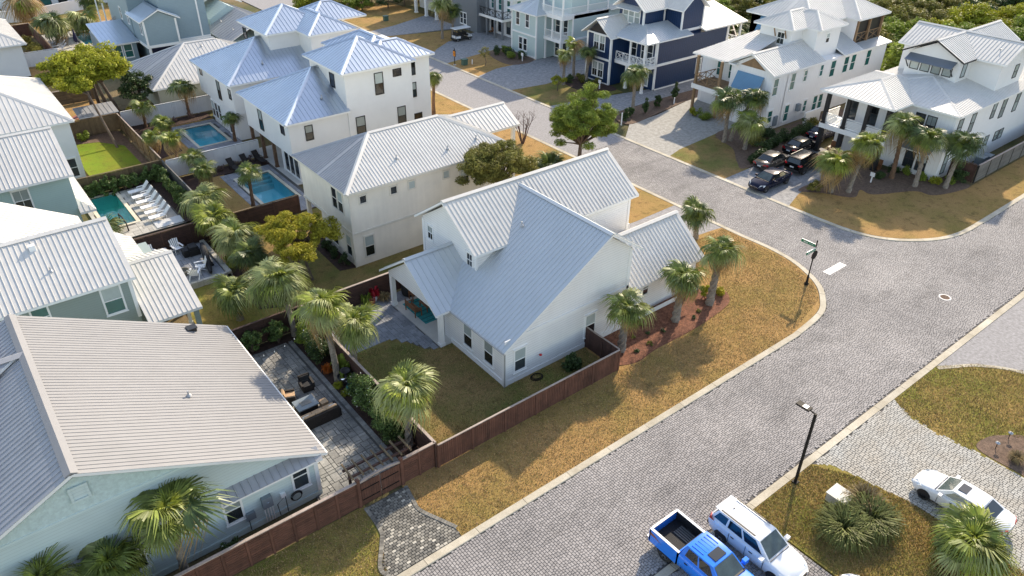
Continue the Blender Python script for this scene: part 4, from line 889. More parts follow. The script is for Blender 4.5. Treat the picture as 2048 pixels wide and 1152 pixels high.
h = thing('blue_awning_house', 'white board-and-batten house with bright blue shutter awnings', 'house', (80, 50, 0))
walls(h, [(73.0, 93.2, 44.5, 56.0, 0, 6.2), gable_wall(70.3, 73.1, 44.5, 49.9, 3.0, 6.3, 7.85), (70.3, 73.1, 44.5, 49.9, 0, 3.0)], 'batten_white')
walls(h, [(78.9, 83.6, 45.6, 52, 6, 9.4), (76.8, 83.6, 47.4, 51.5, 6, 9.4), (80.6, 93.2, 47.6, 55.6, 6, 9.4)], 'stucco_white'); walls(h, [(87.3, 93.2, 45.9, 47.6, 6, 6.5), (87.3, 87.5, 45.9, 47.6, 6.4, 9.4), (80.6, 87.4, 53.5, 55.6, 6, 9.4)], 'batten_white')
pl, cp = gable(69.7, 79.2, 44.0, 50.4, 6.4, 8.05); roof(h, pl, 'roof_white', .34, single=False, caps=cp)
roof(h, [[(69.7, 49.0, 6.5), (69.7, 55.0, 6.5), (77.2, 52.2, 8.4), (77.2, 49.0, 8.4)], [(69.7, 55.0, 6.5), (81, 55.0, 6.5), (81, 52.2, 8.4), (77.2, 52.2, 8.4)]], 'roof_white', .34, single=False)
pl, cp = hip(76.3, 84.1, 46.95, 52.2, 9.5, .5); roof(h, pl, 'roof_white', .34, single=False, caps=cp); pl, cp = hip(78.8, 84.1, 45.1, 51.2, 9.5, .5); roof(h, pl, 'roof_white', .34, single=False, caps=cp)
pl, cp = hip(80.1, 93.7, 47.1, 56.1, 9.5, .5); roof(h, pl, 'roof_white', .34, single=False, caps=cp); pl, cp = hip(86.9, 93.7, 45.3, 54, 9.5, .5); roof(h, pl, 'roof_white', .34, single=False, caps=cp)
roof(h, [[(83.5, 44.2, 6.3), (87.3, 44.2, 6.3), (87.3, 47.4, 7.7), (83.5, 47.4, 7.7)], [(87.3, 44.2, 6.3), (93.6, 44.2, 6.3), (93.6, 45.8, 6.6), (87.3, 45.8, 6.6)]], 'roof_galv', .34, single=False)
part('screen_wall', MB().box(87.6, 93.0, 46.0, 46.1, 6.5, 9.4), 'black_trim', h); part('screen_wall', MB().box(93.15, 93.3, 46.1, 52, 6.5, 9.4), 'black_trim', h)
posts(h, [(87.7, 45.85), (90.3, 45.85), (93.1, 45.85)], .24, 6.4, 9.45, 'wood_warm', 'timber_post'); rail(h, (87.7, 45.85), (93.1, 45.85), 6.5, 1.2, 'wood_warm', 'x', 2)
part('porch_deck', MB().box(69.2, 73.0, 50.0, 54.2, 2.75, 3.25), 'trim', h); part('deck_boards', MB().box(69.3, 73.0, 50.1, 54.1, 3.25, 3.29), 'wood_warm', h)
posts(h, [(69.5, 53.9), (69.5, 50.6)], .26, 0, 2.8, 'wood_warm', 'timber_post'); posts(h, [(69.5, 53.9), (69.5, 50.6)], .26, 3.28, 6.45, 'wood_warm', 'timber_post'); rail(h, (69.5, 53.9), (73, 53.9), 3.28, 1.0, 'wood_warm', 'x', 2); rail(h, (69.5, 53.9), (69.5, 50.6), 3.28, 1.0, 'wood_warm', 'x', 2)
mb = MB(); mb.prism([(70.25, 45.6, 6.5), (70.25, 48.8, 6.5), (70.25, 47.2, 7.5)][::-1], (.06, 0, 0)); part('gable_panel', mb, 'wood_warm', h)
mb = MB(); mb.prism([(70.2, 45.5, 5.8), (70.2, 48.9, 5.8), (69.2, 48.9, 3.9), (69.2, 45.5, 3.9)], (-.05, 0, .03)); part('awning', mb, 'awning_blue', h); part('awning', MB().prism([(80.55, 50.5, 9.2), (80.55, 54.2, 9.2), (79.6, 54.2, 7.4), (79.6, 50.5, 7.4)], (-.05, 0, .03)), 'awning_blue', h)
part('garage_door', MB().box(72.92, 73.0, 50.6, 55.5, 0, 2.5), 'louver_white', h)
for a, z, w, hh in ((71.0, 4.9, .75, 1.75), (74.1, 4.95, .75, 1.75), (76.4, 5.15, .55, 1.15), (79.5, 5.2, .55, 1.2), (81.8, 5.0, .9, 1.75), (84.5, 5.0, .9, 1.75), (86.0, 5.0, .9, 1.75), (89.3, 5.0, .9, 1.75), (71.0, 1.6, .75, 1.3), (74.1, 1.4, .75, 1.75), (77.6, 1.5, .55, 1.2), (79.6, 1.4, .75, 1.7), (80.7, 1.4, .75, 1.7)): window(h, 'v', 44.5, -1, a, z, w, hh, gm='glass_teal')
window(h, 'v', 45.6, -1, 81.2, 8.3, .6, .95); window(h, 'u', 76.8, -1, 48.7, 8.3, .85, 1.2, muntin=1)
for a in (51.7, 53.4): window(h, 'u', 73.0, -1, a, 4.5, .7, 1.6, gm='glass_teal')
for y in (48.0, 49.4): part('bracket', MB().bar((76.75, y, 8.4), (76.3, y, 9.3), .1), 'wood_warm', h)
part('meter_box', MB().box(71.8, 72.4, 44.3, 44.5, .4, 1.5), 'meter_grey', h); part('tank', MB().box(75.8, 76.3, 44.1, 44.5, 1.3, 2.1), 'meter_grey', h); part('side_wall', MB().box(75.4, 78.4, 42.8, 43.0, 0, 1.6), 'stucco_white', h)

h = thing('black_post_house', 'white house with black porch posts, slatted balcony and stepped pale roofs at right', 'house', (80, 31, 0))
walls(h, [(73.2, 96, 26.7, 37.5, 3.0, 6.4), (72.6, 96, 26.7, 37.5, 0, 3.0)], 'batten_white')
walls(h, [(79.4, 84.8, 30.3, 35.5, 6, 9.4), (82.0, 87.6, 27.5, 37.3, 6, 9.4), (84.6, 92.4, 30.9, 35.0, 6, 9.4)], 'stucco_white'); mb = gable_wall(79.38, 84, 30.3, 35.5, 9.3, 9.45, 10.75); part('gable', mb, 'stucco_white', h); part('gable', gable_wall(82.0, 87.6, 27.48, 37.3, 9.3, 9.45, 10.85, 'v'), 'stucco_white', h)
pl, cp = hip(69.6, 80, 30.8, 38.6, 6.5, .31); roof(h, pl, 'roof_white', .36, single=False, caps=cp); pl, cp = hip(72.7, 97, 26.2, 38.0, 6.5, .21); roof(h, pl, 'roof_white', .36, single=False, caps=cp)
pl, cp = gable(78.9, 84.8, 29.8, 36.0, 9.5, 11.05); roof(h, pl, 'roof_white', .36, single=False, caps=cp, slab_m='black_trim'); pl, cp = gable(81.5, 88.1, 27.0, 37.8, 9.5, 11.1, 'v'); roof(h, pl, 'roof_white', .36, single=False, caps=cp); pl, cp = gable(84.8, 92.9, 30.4, 35.5, 9.5, 11.0); roof(h, pl, 'roof_white', .36, single=False, caps=cp)
part('porch_deck', MB().box(70.2, 73.3, 31.2, 38.2, 2.6, 3.1), 'trim', h); posts(h, [(70.4, 37.9), (70.4, 35.7), (70.4, 33.6), (70.4, 31.6)], .42, 0, 2.6, 'black_trim', 'black_post'); posts(h, [(70.4, 37.9), (70.4, 35.7), (70.4, 33.6), (70.4, 31.6)], .36, 3.1, 6.4, 'black_trim', 'black_post')
rail(h, (70.35, 38.0), (70.35, 31.5), 3.1, 1.05, 'trim', 'h'); rail(h, (70.4, 38.0), (73.2, 38.0), 3.1, 1.05, 'trim', 'h'); rail(h, (70.4, 31.4), (73.2, 31.4), 3.1, 1.05, 'trim', 'h')
for a in (34.4, 32.6, 36.6): window(h, 'u', 73.2, -1, a, 4.4, .8, 2.2, 'black_trim', 'glass', name='door', fw=.06)
for a in (29.9, 28.8): window(h, 'u', 73.2, -1, a, 4.85, .8, 1.7, 'black_trim', 'glass', muntin=1, fw=.07)
for a in (29.5, 28.3): window(h, 'u', 72.6, -1, a, 1.45, .85, 1.6, 'black_trim', 'glass', muntin=1, fw=.07)
roof(h, [[(71.8, 27.5, 2.6), (71.8, 30.3, 2.6), (72.6, 30.3, 3.0), (72.6, 27.5, 3.0)]], 'awning_grey', .4, single=False, thick=.08)
for a, z, w, hh in ((74.4, 5.0, .8, 1.6), (77.0, 4.9, .8, 1.8), (81.4, 5.2, .75, 1.5), (83.6, 5.0, .85, 1.9), (86.7, 5.0, .85, 1.9), (80.9, 1.9, .8, .95), (82.2, 1.9, .8, .95), (84.4, 1.9, .8, .95), (85.5, 1.9, .8, .95), (73.8, 1.5, .75, 1.8), (79.4, 1.7, .8, 1.3)): window(h, 'v', 26.7, -1, a, z, w, hh, 'black_trim', 'blind', fw=.05)
for a in (34.6, 33.5, 32.4, 31.3): window(h, 'u', 79.4, -1, a, 8.2, .8, .75, 'black_trim', 'blind', sash=False, fw=.06)
mb = MB(); mb.prism([(79.38, 30.6, 9.25), (79.38, 35.3, 9.25), (78.4, 35.3, 8.75), (78.4, 30.6, 8.75)], (-.03, 0, .07)); part('awning', mb, 'awning_grey', h)
for y in (30.7, 35.2): part('bracket', MB().bar((79.36, y, 7.9), (78.5, y, 8.75), .08), 'black_trim', h)
window(h, 'v', 30.3, -1, 80.6, 8.4, .8, 1.25, 'black_trim', 'blind', sash=False, fw=.05); window(h, 'v', 27.5, -1, 85.8, 8.1, .8, 1.25, 'black_trim', 'blind', fw=.05); vent(h, 83.2, 28.6, 10.2)
mb = MB(); mb.box(79.6, 80.6, 25.4, 26.2, .1, 1.0); mb.box(81.2, 82.2, 25.4, 26.2, .1, .8); part('air_conditioner', mb, 'meter_grey', h)

h = thing('mint_house', 'pale mint three-storey house with white balconies at top centre', 'house', (74, 80, 0))
walls(h, [(68.1, 74, 80.8, 86.2, 0, 6.0), (71.3, 86, 77.0, 86.2, 0, 6.2), (71.5, 84, 77.6, 86, 6.2, 12)], 'siding_mint')
part('porch_deck', MB().box(69.4, 71.4, 77.2, 80.8, 2.7, 3.15), 'trim', h); part('porch_deck', MB().box(69.4, 72.0, 77.0, 81.5, 5.75, 6.3), 'trim', h); part('porch_deck', MB().box(71.9, 78, 77.0, 77.6, 5.75, 6.3), 'trim', h)
posts(h, [(69.6, 77.4), (69.6, 80.6)], .22, 0, 2.7); posts(h, [(69.6, 77.4), (69.6, 79.2), (69.6, 80.7)], .2, 3.15, 5.8); posts(h, [(69.6, 77.2), (69.6, 79.2), (69.6, 81.2), (74.0, 77.1), (77.8, 77.1)], .2, 6.3, 9)
rail(h, (69.5, 80.8), (69.5, 77.3), 3.15); rail(h, (69.5, 77.3), (71.4, 77.3), 3.15); rail(h, (69.5, 81.4), (69.5, 77.1), 6.3); rail(h, (69.5, 77.1), (77.9, 77.1), 6.3)
for a in (80.0, 78.4): window(h, 'u', 71.3, -1, a, 4.4, .8, 2.0, 'trim', 'glass', name='door'); window(h, 'u', 71.3, -1, a, 1.3, .8, 2.0, 'trim', 'glass', name='door')
pl, cp = hip(67.6, 74.5, 80.3, 86.7, 6.05, .45); roof(h, pl, 'roof_galv', .4, single=False, caps=cp); roof(h, [[(78, 76.6, 6.3), (86.4, 76.6, 6.3), (86.4, 79, 7.2), (78, 79, 7.2)]], 'roof_white', .4, single=False)
for a in (84.9, 82.8): window(h, 'u', 68.1, -1, a, 4.9, .7, 1.7, up='glass')
for a in (84.2, 83.2): window(h, 'u', 68.1, -1, a, 1.6, .7, 1.6)
for z in (2.95, 0.12): part('band_board', MB().box(68.0, 68.1, 80.7, 86.3, z, z + .2), 'trim', h)
for y in (80.75, 86.1): part('corner_board', MB().box(68.02, 68.2, y, y + .2, 0, 6), 'trim', h)
part('band_board', MB().box(71.3, 86, 76.9, 77.0, 2.9, 3.15), 'trim', h); part('corner_board', MB().box(71.2, 71.4, 76.9, 77.05, 0, 6.2), 'trim', h)

h = thing('charcoal_house', 'charcoal and white house with black crossed balcony railing at top centre', 'house', (75, 96, 0))
walls(h, [(72.4, 86, 91.6, 100, 0, 12)], 'stucco_white'); walls(h, [(70.0, 76, 97.4, 104, 0, 12)], 'siding_charcoal')
part('porch_deck', MB().box(70.4, 72.5, 91.5, 99.4, 2.65, 3.0), 'trim', h); posts(h, [(70.6, 91.7), (70.6, 93.6), (70.6, 95.6), (70.6, 97.4)], .26, 0, 12, 'siding_charcoal'); rail(h, (70.5, 99.3), (70.5, 91.7), 3.0, 1.05, 'black_trim', 'x', 5); rail(h, (70.5, 91.6), (72.4, 91.6), 3.0, 1.05, 'black_trim', 'x', 1)
for a in (92.5, 94.6, 96.4): window(h, 'u', 72.4, -1, a, 4.5, .7, 1.6, 'trim', 'glass_teal'); window(h, 'u', 72.4, -1, a, 1.5, .75, 1.9, 'black_trim', 'glass')
window(h, 'v', 91.6, -1, 73.6, 4.5, .7, 1.6, 'trim', 'glass_teal'); window(h, 'v', 91.6, -1, 79, 4.5, .8, 1.6, 'trim', 'glass_teal'); window(h, 'u', 70.0, -1, 100.6, 1.6, .7, 1.6, 'trim', 'glass'); window(h, 'u', 70.0, -1, 101.5, 1.6, .7, 1.6, 'trim', 'glass'); window(h, 'u', 70.0, -1, 101, 6.5, 1.4, 1.6, 'trim', 'glass')
h = thing('column_house', 'white house with tall porch columns at the top edge beyond the driveway', 'house', (75, 112, 0))
walls(h, [(72.5, 84, 107, 118, 0, 10)], 'siding_white'); posts(h, [(69.6, 108.2), (69.6, 111.3), (69.6, 114.5)], .4, 0, 9); part('porch_deck', MB().box(69.2, 72.5, 107, 118, 3.2, 3.6), 'trim', h)
for a in (108.6, 110.2, 113): window(h, 'u', 72.5, -1, a, 1.7, .8, 1.9, 'trim', 'glass')
h = thing('far_left_house', 'white house with dark teal windows behind the curved wall at top left', 'house', (22, 158, 0))
walls(h, [(14, 26, 155, 165, 0, 6), (26.5, 40, 153, 165, 0, 7)], 'stucco_white'); window(h, 'v', 155, -1, 20.5, 1.4, 1.6, 2.0, 'black_trim', 'glass_teal', sash=False); window(h, 'v', 155, -1, 23.2, 1.6, 1.2, 2.4, 'black_trim', 'glass', sash=False)
pl, cp = hip(13.5, 41, 152.5, 166, 7, .4); roof(h, pl, 'roof_white', .5, single=False)

# ------------------------------------------------------------------ fences and walls
def board_fence(name, label, p, q, hgt, m, cap_m=None, post_every=2.2, face=1, horizontal=True, z0=.04, board=.15, group=None, post_m=None, capw=.16, step=None):
    """fence run: posts, panels of boards with gaps, cap rail"""
    P, Q = Vector((*p, 0)), Vector((*q, 0)); L = (Q - P).length; d = (Q - P) / L; nn = Vector((-d.y, d.x, 0)) * face; Z = Vector((0, 0, 1))
    t = thing(name, label, 'fence', ((P + Q) / 2)[:], group); n = max(1, round(L / post_every)); rl = random.Random(int(L * 1000))
    for i in range(n + 1):
        x = P + d * (L * i / n); part('post', MB().bar(x + Z * z0, x + Z * (z0 + hgt - .02), .12, .12, up=d), post_m or m, t)
    for i in range(n):
        a, c = P + d * (L * i / n + .07), P + d * (L * (i + 1) / n - .07); pn = part('panel', MB().bar(a + Z * (z0 + hgt / 2), c + Z * (z0 + hgt / 2), .012, hgt - .12), m, t)
        if horizontal:
            for k in range(int((hgt - .1) / board)):
                zz = z0 + .06 + k * board + board / 2; off = nn * (.02 + rl.uniform(0, .008)); part('board', MB().bar(a + off + Z * zz, c + off + Z * (zz + rl.uniform(-.006, .006)), .022, board - .02), m, pn)
        else:
            mb = MB(); w = (c - a).length; kk = int(w / board)
            for k in range(kk): x = a + d * (w * (k + .5) / kk) + nn * (.018 + rl.uniform(0, .01)); mb.bar(x + Z * (z0 + .05), x + Z * (z0 + hgt - .05), board * .84, .02, up=nn)
            part('pickets', mb, m, pn)
            for zz in (.35, hgt - .3): part('rail', MB().bar(a - nn * .04 + Z * (z0 + zz), c - nn * .04 + Z * (z0 + zz), .05, .09), m, t)
    if cap_m:
        for i in range(n): part('cap', MB().bar(P + d * (L * i / n + .004) + Z * (z0 + hgt + .02), P + d * (L * (i + 1) / n - .004) + Z * (z0 + hgt + .02), capw, .05), cap_m, t)
    return t
F = board_fence
F('board_fence', 'dark brown horizontal board fence with pale cap in front of the aqua house', (-9, 24.95), (10.15, 24.95), 1.75, 'fence_brown', 'fence_cap', 1.1, -1)
F('board_fence', 'short brown board fence between the double gate and the corner post', (12.75, 24.95), (14.75, 24.95), 1.75, 'fence_brown', 'fence_cap', 1.0, -1)
F('board_fence', 'brown fence with pale cap dividing the terrace from the back lawn', (14.75, 24.9), (14.75, 41.1), 1.75, 'fence_dark', 'fence_cap', 2.0, 1)
F('picket_fence', 'long reddish brown vertical board fence along the corner lawn', (14.84, 24.8), (28.3, 24.8), 1.6, 'fence_brown', 'fence_cap', 2.2, -1, False, board=.13, capw=.1)
F('picket_fence', 'short dark fence panel running from the lawn to the white house wall', (28.35, 24.85), (28.35, 27.85), 1.6, 'fence_dark', 'fence_cap', 1.5, 1, False, board=.13, capw=.08)
F('board_fence', 'dark fence with pale cap behind the porch of the corner house', (14.9, 41.25), (24, 41.25), 1.7, 'fence_dark', 'fence_cap', 2.3, -1)
F('board_fence', 'dark fence behind the clipped hedge of the terrace', (9.7, 41.1), (14.6, 41.1), 1.75, 'fence_dark', 'fence_dark', 2.4, -1)
F('board_fence', 'dark panel fence between the loungers and the raised patio', (8.2, 57.05), (14.9, 57.05), 1.8, 'fence_dark', 'fence_dark', 1.1, -1)
F('board_fence', 'brown fence at the foot of the tall white house pool', (15.1, 57.05), (21.8, 57.05), 1.7, 'fence_dark', 'fence_wood', 2.0, -1)
F('plank_fence', 'weathered wood plank fence between the hedge and the green lawn', (7.6, 71.65), (14.8, 71.65), 1.7, 'fence_wood', 'fence_wood', 2.2, -1, False, board=.16)
F('plank_fence', 'weathered plank fence at the back of the bright green lawn', (9.3, 87.05), (14.8, 87.05), 1.8, 'fence_wood', 'fence_wood', 2.2, -1, False, board=.16)
F('plank_fence', 'light tan plank fence along the right side of the green lawn', (14.9, 71.8), (14.9, 87.0), 1.8, 'fence_wood', 'fence_cap', 2.2, -1, False, board=.16, capw=.1)
F('plank_fence', 'grey plank fence along the hedge behind the loungers', (14.9, 57.2), (14.9, 71.5), 1.7, 'fence_grey', 'fence_grey', 2.2, 1, False, board=.16, capw=.1)
F('vinyl_fence', 'white solid fence between the two pools', (15.1, 70.95), (23.9, 70.95), 1.8, 'vinyl_white', 'vinyl_white', 2.4, -1, False, board=.2, capw=.1)
F('vinyl_fence', 'white solid fence behind the far pool in front of the cottage', (15.3, 87.2), (26, 87.2), 1.8, 'vinyl_white', 'vinyl_white', 2.4, -1, False, board=.2, capw=.1)
F('vinyl_fence', 'white panel fence beside the plain white house at top left', (10.95, 117.9), (15.2, 117.9), 1.9, 'vinyl_white', 'vinyl_white', 2.1, -1, False, board=.4, capw=.1)
F('board_fence', 'tan topped brown fence in the far left corner garden', (14.9, 118), (14.9, 136), 1.8, 'fence_brown', 'fence_wood', 2.6, 1)
F('slat_fence', 'brown horizontal slat fence at the far left behind the white house', (11.5, 135.8), (14.8, 135.8), 1.8, 'fence_brown', 'fence_cap', 1.6, -1)
F('board_fence', 'brown fence beneath the spreading tree at the left', (10, 99), (15.5, 99), 1.7, 'fence_wood', 'fence_cap', 2.2, -1)
F('panel_fence', 'grey-brown panel fence along the side of the white house at right', (75.3, 24.2), (98, 24.2), 1.8, 'fence_grey', 'fence_cap', 2.6, -1, post_m='black_trim')
F('panel_fence', 'dark fence return at the corner of the black post house', (75.25, 24.4), (75.25, 26.6), 1.8, 'fence_dark', 'fence_dark', 1.1, -1)
F('vinyl_fence', 'white fence behind the blue awning house by the pines', (94, 44.5), (100, 36), 1.7, 'vinyl_white', 'vinyl_white', 2.4, -1, False, board=.25)
F('brown_fence', 'brown horizontal fence far behind the navy house', (89, 62), (100, 72), 1.8, 'fence_brown', 'fence_cap', 2.4, -1)
mb = MB(); P = smooth_poly([(8, 160), (11, 150), (14, 146.3), (18, 146.5), (26, 150)], n=5)
t = thing('garden_wall', 'white curved garden wall at the top left corner', 'wall', (16, 148, 0))
for k, (a, c) in enumerate(zip(P, P[1:])): part('wall_section', MB().bar((*a, .9), (*c, .9), .25, 1.8), 'vinyl_white', t)
# double gate with a small pergola behind
t = thing('double_gate', 'brown double gate of vertical boards with weathered arched rail', 'gate', (11.45, 24.95, 0))
for x in (10.22, 12.68): part('gate_post', MB().box(x - .08, x + .08, 24.85, 25.05, .03, 1.98), 'fence_brown', t)
for s_, (x0, x1) in enumerate(((10.33, 11.43), (11.47, 12.57))):
    lf = part('gate_leaf', MB().box(x0, x1, 24.93, 24.96, .12, 1.6), 'fence_brown', t); nb = 8
    for k in range(nb): part('board', MB().box(x0 + (x1 - x0) * k / nb + .006, x0 + (x1 - x0) * (k + 1) / nb - .006, 24.9, 24.93, .1, 1.62), 'fence_brown', lf)
    for z in (.45, 1.15): part('strap', MB().box(x0 + .02, x1 - .1, 24.875, 24.9, z, z + .06), 'black_metal', lf)
mb = MB(); pts = [(10.25 + 2.4 * k / 10, 24.92, 1.74 + .14 * math.sin(math.pi * k / 10)) for k in range(11)]
for a, c in zip(pts, pts[1:]): mb.bar(a, c, .1, .12)
part('top_rail', mb, 'fence_cap', t)
t = thing('pergola', 'low dark timber pergola rail behind the double gate', 'pergola', (11.5, 25.5, 0))
for y in (25.25, 25.85): part('beam', MB().box(9.9, 13.5, y - .05, y + .05, 1.95, 2.07), 'fence_dark', t)
for k in range(7): part('rafter', MB().box(10.0 + k * .55, 10.08 + k * .55, 24.95, 26.2, 2.07, 2.16), 'fence_wood', t)
for x in (10.1, 13.3): part('post', MB().box(x - .06, x + .06, 25.5, 25.62, .08, 1.95), 'fence_dark', t)
# ------------------------------------------------------------------ palms
def frond_mesh(name, m, n=26, spread=118, L=1.0, droop=.35, pet=.36, wid=.040, seed=0, fold=.25):
    """fan leaf of a cabbage palm: petiole and arching leaflets, pointing along +x"""
    r = random.Random(seed); mb = MB()
    hub = Vector((pet * L, 0, .04 * L)); mb.bar((0, 0, 0), hub, .035 * L, .02 * L)
    for i in range(n):
        a = R(-spread + 2 * spread * i / (n - 1)) + r.uniform(-.03, .03); d = Vector((math.cos(a), math.sin(a), 0)); s = Vector((-d.y, d.x, 0))
        ln = L * (.50 + .27 * math.cos(a * .75)) * r.uniform(.88, 1.06); dr = droop * r.uniform(.7, 1.4) * L; up = fold * abs(math.sin(a)) * .35 * L
        w = wid * L
        p0 = hub + d * .03 * L; p1 = hub + d * ln * .38 + Vector((0, 0, up * .6 - dr * .06)); p2 = hub + d * ln * .72 + Vector((0, 0, up - dr * .38)); p3 = hub + d * ln * .93 + s * r.uniform(-.04, .04) * L + Vector((0, 0, up * .8 - dr * 1.1))
        z = Vector((0, 0, .012 * L))
        mb.add([p0 - s * w * .25, p0 + s * w * .25, p1 + s * w * .62 - z, p1 - s * w * .62 + z, p2 + s * w * .5 - z, p2 - s * w * .5 + z, p3], [(0, 1, 2, 3), (3, 2, 4, 5), (5, 4, 6)])
    return mesh_of(name, mb.v, mb.f, mb.s, m)
FR = {}
for k, (m, dr) in enumerate((('frond', .34), ('frond_bright', .24), ('frond_pale', .46), ('frond_dry', .9), ('frond_dark', .32))):
    FR[m] = [frond_mesh('frond', m, 28 + 2 * j, 98 + 7 * j, 1.0, dr * (1 + .25 * j), .24 + .17 * j, seed=10 * k + j) for j in range(3)]
def trunk_mb(h, r0, r1, lean, n=10, rings=22, boots=.1, org=(0, 0, 0)):
    mb = MB(); vs = []; fs = []
    for i in range(rings + 1):
        t = i / rings; rr = r0 + (r1 - r0) * t + (.06 * (1 - t) ** 6); c = Vector((lean[0] * t ** 1.5, lean[1] * t ** 1.5, h * t)) + Vector(org)
        for k in range(n): a = 2 * math.pi * (k + .5 * (i % 2)) / n; q = rr * (1 + boots * (1 if (k + i // 2) % 2 else -.6)); vs.append((c.x + q * math.cos(a), c.y + q * math.sin(a), c.z))
    for i in range(rings):
        for k in range(n): fs.append((i * n + k, i * n + (k + 1) % n, (i + 1) * n + (k + 1) % n, (i + 1) * n + k))
    return mb.add(vs, fs)
def crown_layout(n, r, mix, seed):
    rr = random.Random(seed); out = []
    for i in range(n):
        t = i / (n - 1); el = 86 - 124 * t ** .85 + rr.uniform(-10, 10); az = i * 137.5 + rr.uniform(-24, 24)
        if t > .86 and rr.random() < mix.get('dry', .5): m = 'frond_dry'
        else: m = rr.choices(list(mix['mats']), list(mix['mats'].values()))[0]
        s = r * .76 * (.55 + .45 * min(1, t * 3.2)) * rr.uniform(.72, 1.18)
        out.append((m, 0 if t < .22 else rr.choice((1, 2)), R(az), R(el), s, rr.uniform(-.4, .4)))
    return out
MIXES = {'green': dict(mats={'frond': 5, 'frond_pale': 2, 'frond_dark': 2}, dry=.35), 'pale': dict(mats={'frond_pale': 6, 'frond': 3, 'frond_bright': 1}, dry=.2),
         'bright': dict(mats={'frond_bright': 5, 'frond': 3, 'frond_pale': 1}, dry=.9), 'dark': dict(mats={'frond_dark': 5, 'frond': 2}, dry=.3), 'gold': dict(mats={'frond_bright': 4, 'frond': 2, 'frond_dry': 3}, dry=1)}
CROWN = {}
def joined_crown(mix, seed, n):
    """whole crown in one mesh for palms seen small"""
    k = (mix, seed, n)
    if k in CROWN: return CROWN[k]
    V = []; F = []; mi = []; names = ['frond', 'frond_bright', 'frond_pale', 'frond_dry', 'frond_dark']; o = 0
    for m, j, az, el, s, rl in crown_layout(n, 1.0, MIXES[mix], seed):
        me = FR[m][j]; M_ = Matrix.Rotation(az, 4, 'Z') @ Matrix.Rotation(-el, 4, 'Y') @ Matrix.Rotation(rl, 4, 'X') @ Matrix.Scale(s, 4)
        for v in me.vertices: V.append((M_ @ v.co)[:])
        for p in me.polygons: F.append(tuple(i + o for i in p.vertices)); mi.append(names.index(m))
        o += len(me.vertices)
    me = mesh_of('crown', V, F)
    for q in names: me.materials.append(MATS[q])
    me.polygons.foreach_set('material_index', np.array(mi, np.int32)); me.polygons.foreach_set('use_smooth', np.zeros(len(F), bool)); CROWN[k] = me; return me
NP = [0]
def palm(x, y, h, lx, ly, r, label, mix='green', detail=True, n=27, group='cabbage palms', tr=.19, tm='trunk_palm', boots=.14):
    NP[0] += 1; sd_ = NP[0]; t = thing('palm_tree', label, 'palm tree', (x, y, .05), group)
    part('trunk', trunk_mb(h, tr, tr * .86, (lx, ly), 10 if detail else 6, int(10 + h * 5) if detail else 8, boots if detail else .05, (x, y, .05)), tm, t)
    top = (lx, ly, h)
    if detail:
        bud = MB(); bud.lathe([(tr * .9, -.5), (tr * 1.5, -.2), (tr * 1.25, .1), (.05, .38)], (x + lx, y + ly, h + .05), 9)
        c = part('crown', bud, 'frond_bright', t)
        for m, j, az, el, s, rl in crown_layout(n, r, MIXES[mix], sd_) + [('frond_bright', 0, q * 1.3, R(66 + 7 * (q % 3)), r * .42, .2) for q in range(5)]:
            o = bpy.data.objects.new('frond', FR[m][j]); COL.objects.link(o); o.parent = c
            o.matrix_local = Matrix.Translation(top) @ Matrix.Rotation(az, 4, 'Z') @ Matrix.Rotation(-el, 4, 'Y') @ Matrix.Rotation(rl, 4, 'X') @ Matrix.Scale(s, 4)
    else:
        o = link_mesh('crown', joined_crown(mix, sd_ % 3, 30), t, top, (0, 0, sd_ * 1.7), r)
    return t
palm(29.9, 26.1, 3.3, .1, -.1, 1.7, 'palm with rough trunk nearest the dark fence corner of the mulch bed', tr=.24, boots=.2)
palm(35.3, 26.2, 3.6, .1, -.1, 1.75, 'middle palm of the three standing in the red mulch bed', tr=.24, boots=.2)
palm(38.8, 26.1, 4.3, .2, -.1, 1.75, 'palm nearest the lawn tip at the end of the red mulch bed', tr=.24, boots=.2)
palm(45.6, 33.1, 2.4, -.2, .1, 1.75, 'palm beside the driveway behind the garage roof', mix='dark')
palm(13.8, 40.6, 4.4, -.3, .2, 2.25, 'big pale palm behind the terrace at the fence junction', 'pale', n=34, boots=.05)
palm(13.9, 34.6, 5.6, -.2, .2, 1.85, 'tall smooth-trunked palm beside the fountain', 'bright', n=30, boots=.04)
palm(15.0, 34.4, 4.0, .2, -.2, 1.85, 'pale palm leaning over the fence between terrace and back lawn', 'pale', n=30, boots=.04)
palm(14.4, 27.1, 4.2, .1, -.1, 2.0, 'large silvery round-headed palm at the fence corner post', 'pale', n=44)
palm(1.9, 26.0, 4.5, .2, -.1, 2.6, 'tall palm in front of the aqua house wall', 'green', n=15, tr=.17)
palm(-3.2, 26.35, 3.6, .2, -.1, 2.6, 'palm cropped by the lower left corner of the view', 'green', n=15)
palm(-.7, 26.1, 3.0, .1, 0, 2.2, 'low palm between the two palms at the foot of the aqua house', 'green', n=18)
palm(11.6, 44.6, 2.3, .1, -.1, 1.9, 'palm on the yellow-green grass behind the sage house wing', 'green', n=34)
palm(14.6, 59.7, 2.2, .1, -.1, 2.2, 'bushy palm at the corner of the lounger deck', 'pale', n=40)
palm(14.5, 56.5, 2.0, 0, 0, 1.9, 'bright green palm against the dark fence beside the raised patio', 'bright', n=36)
palm(14.6, 52.5, 2.1, .1, -.1, 2.1, 'spiky grey-green palm beside the raised patio wall', 'pale', n=32)
palm(14.3, 49.2, 2.0, .3, -.2, 1.8, 'dark palm hidden behind the big pale palm', 'dark', n=32)
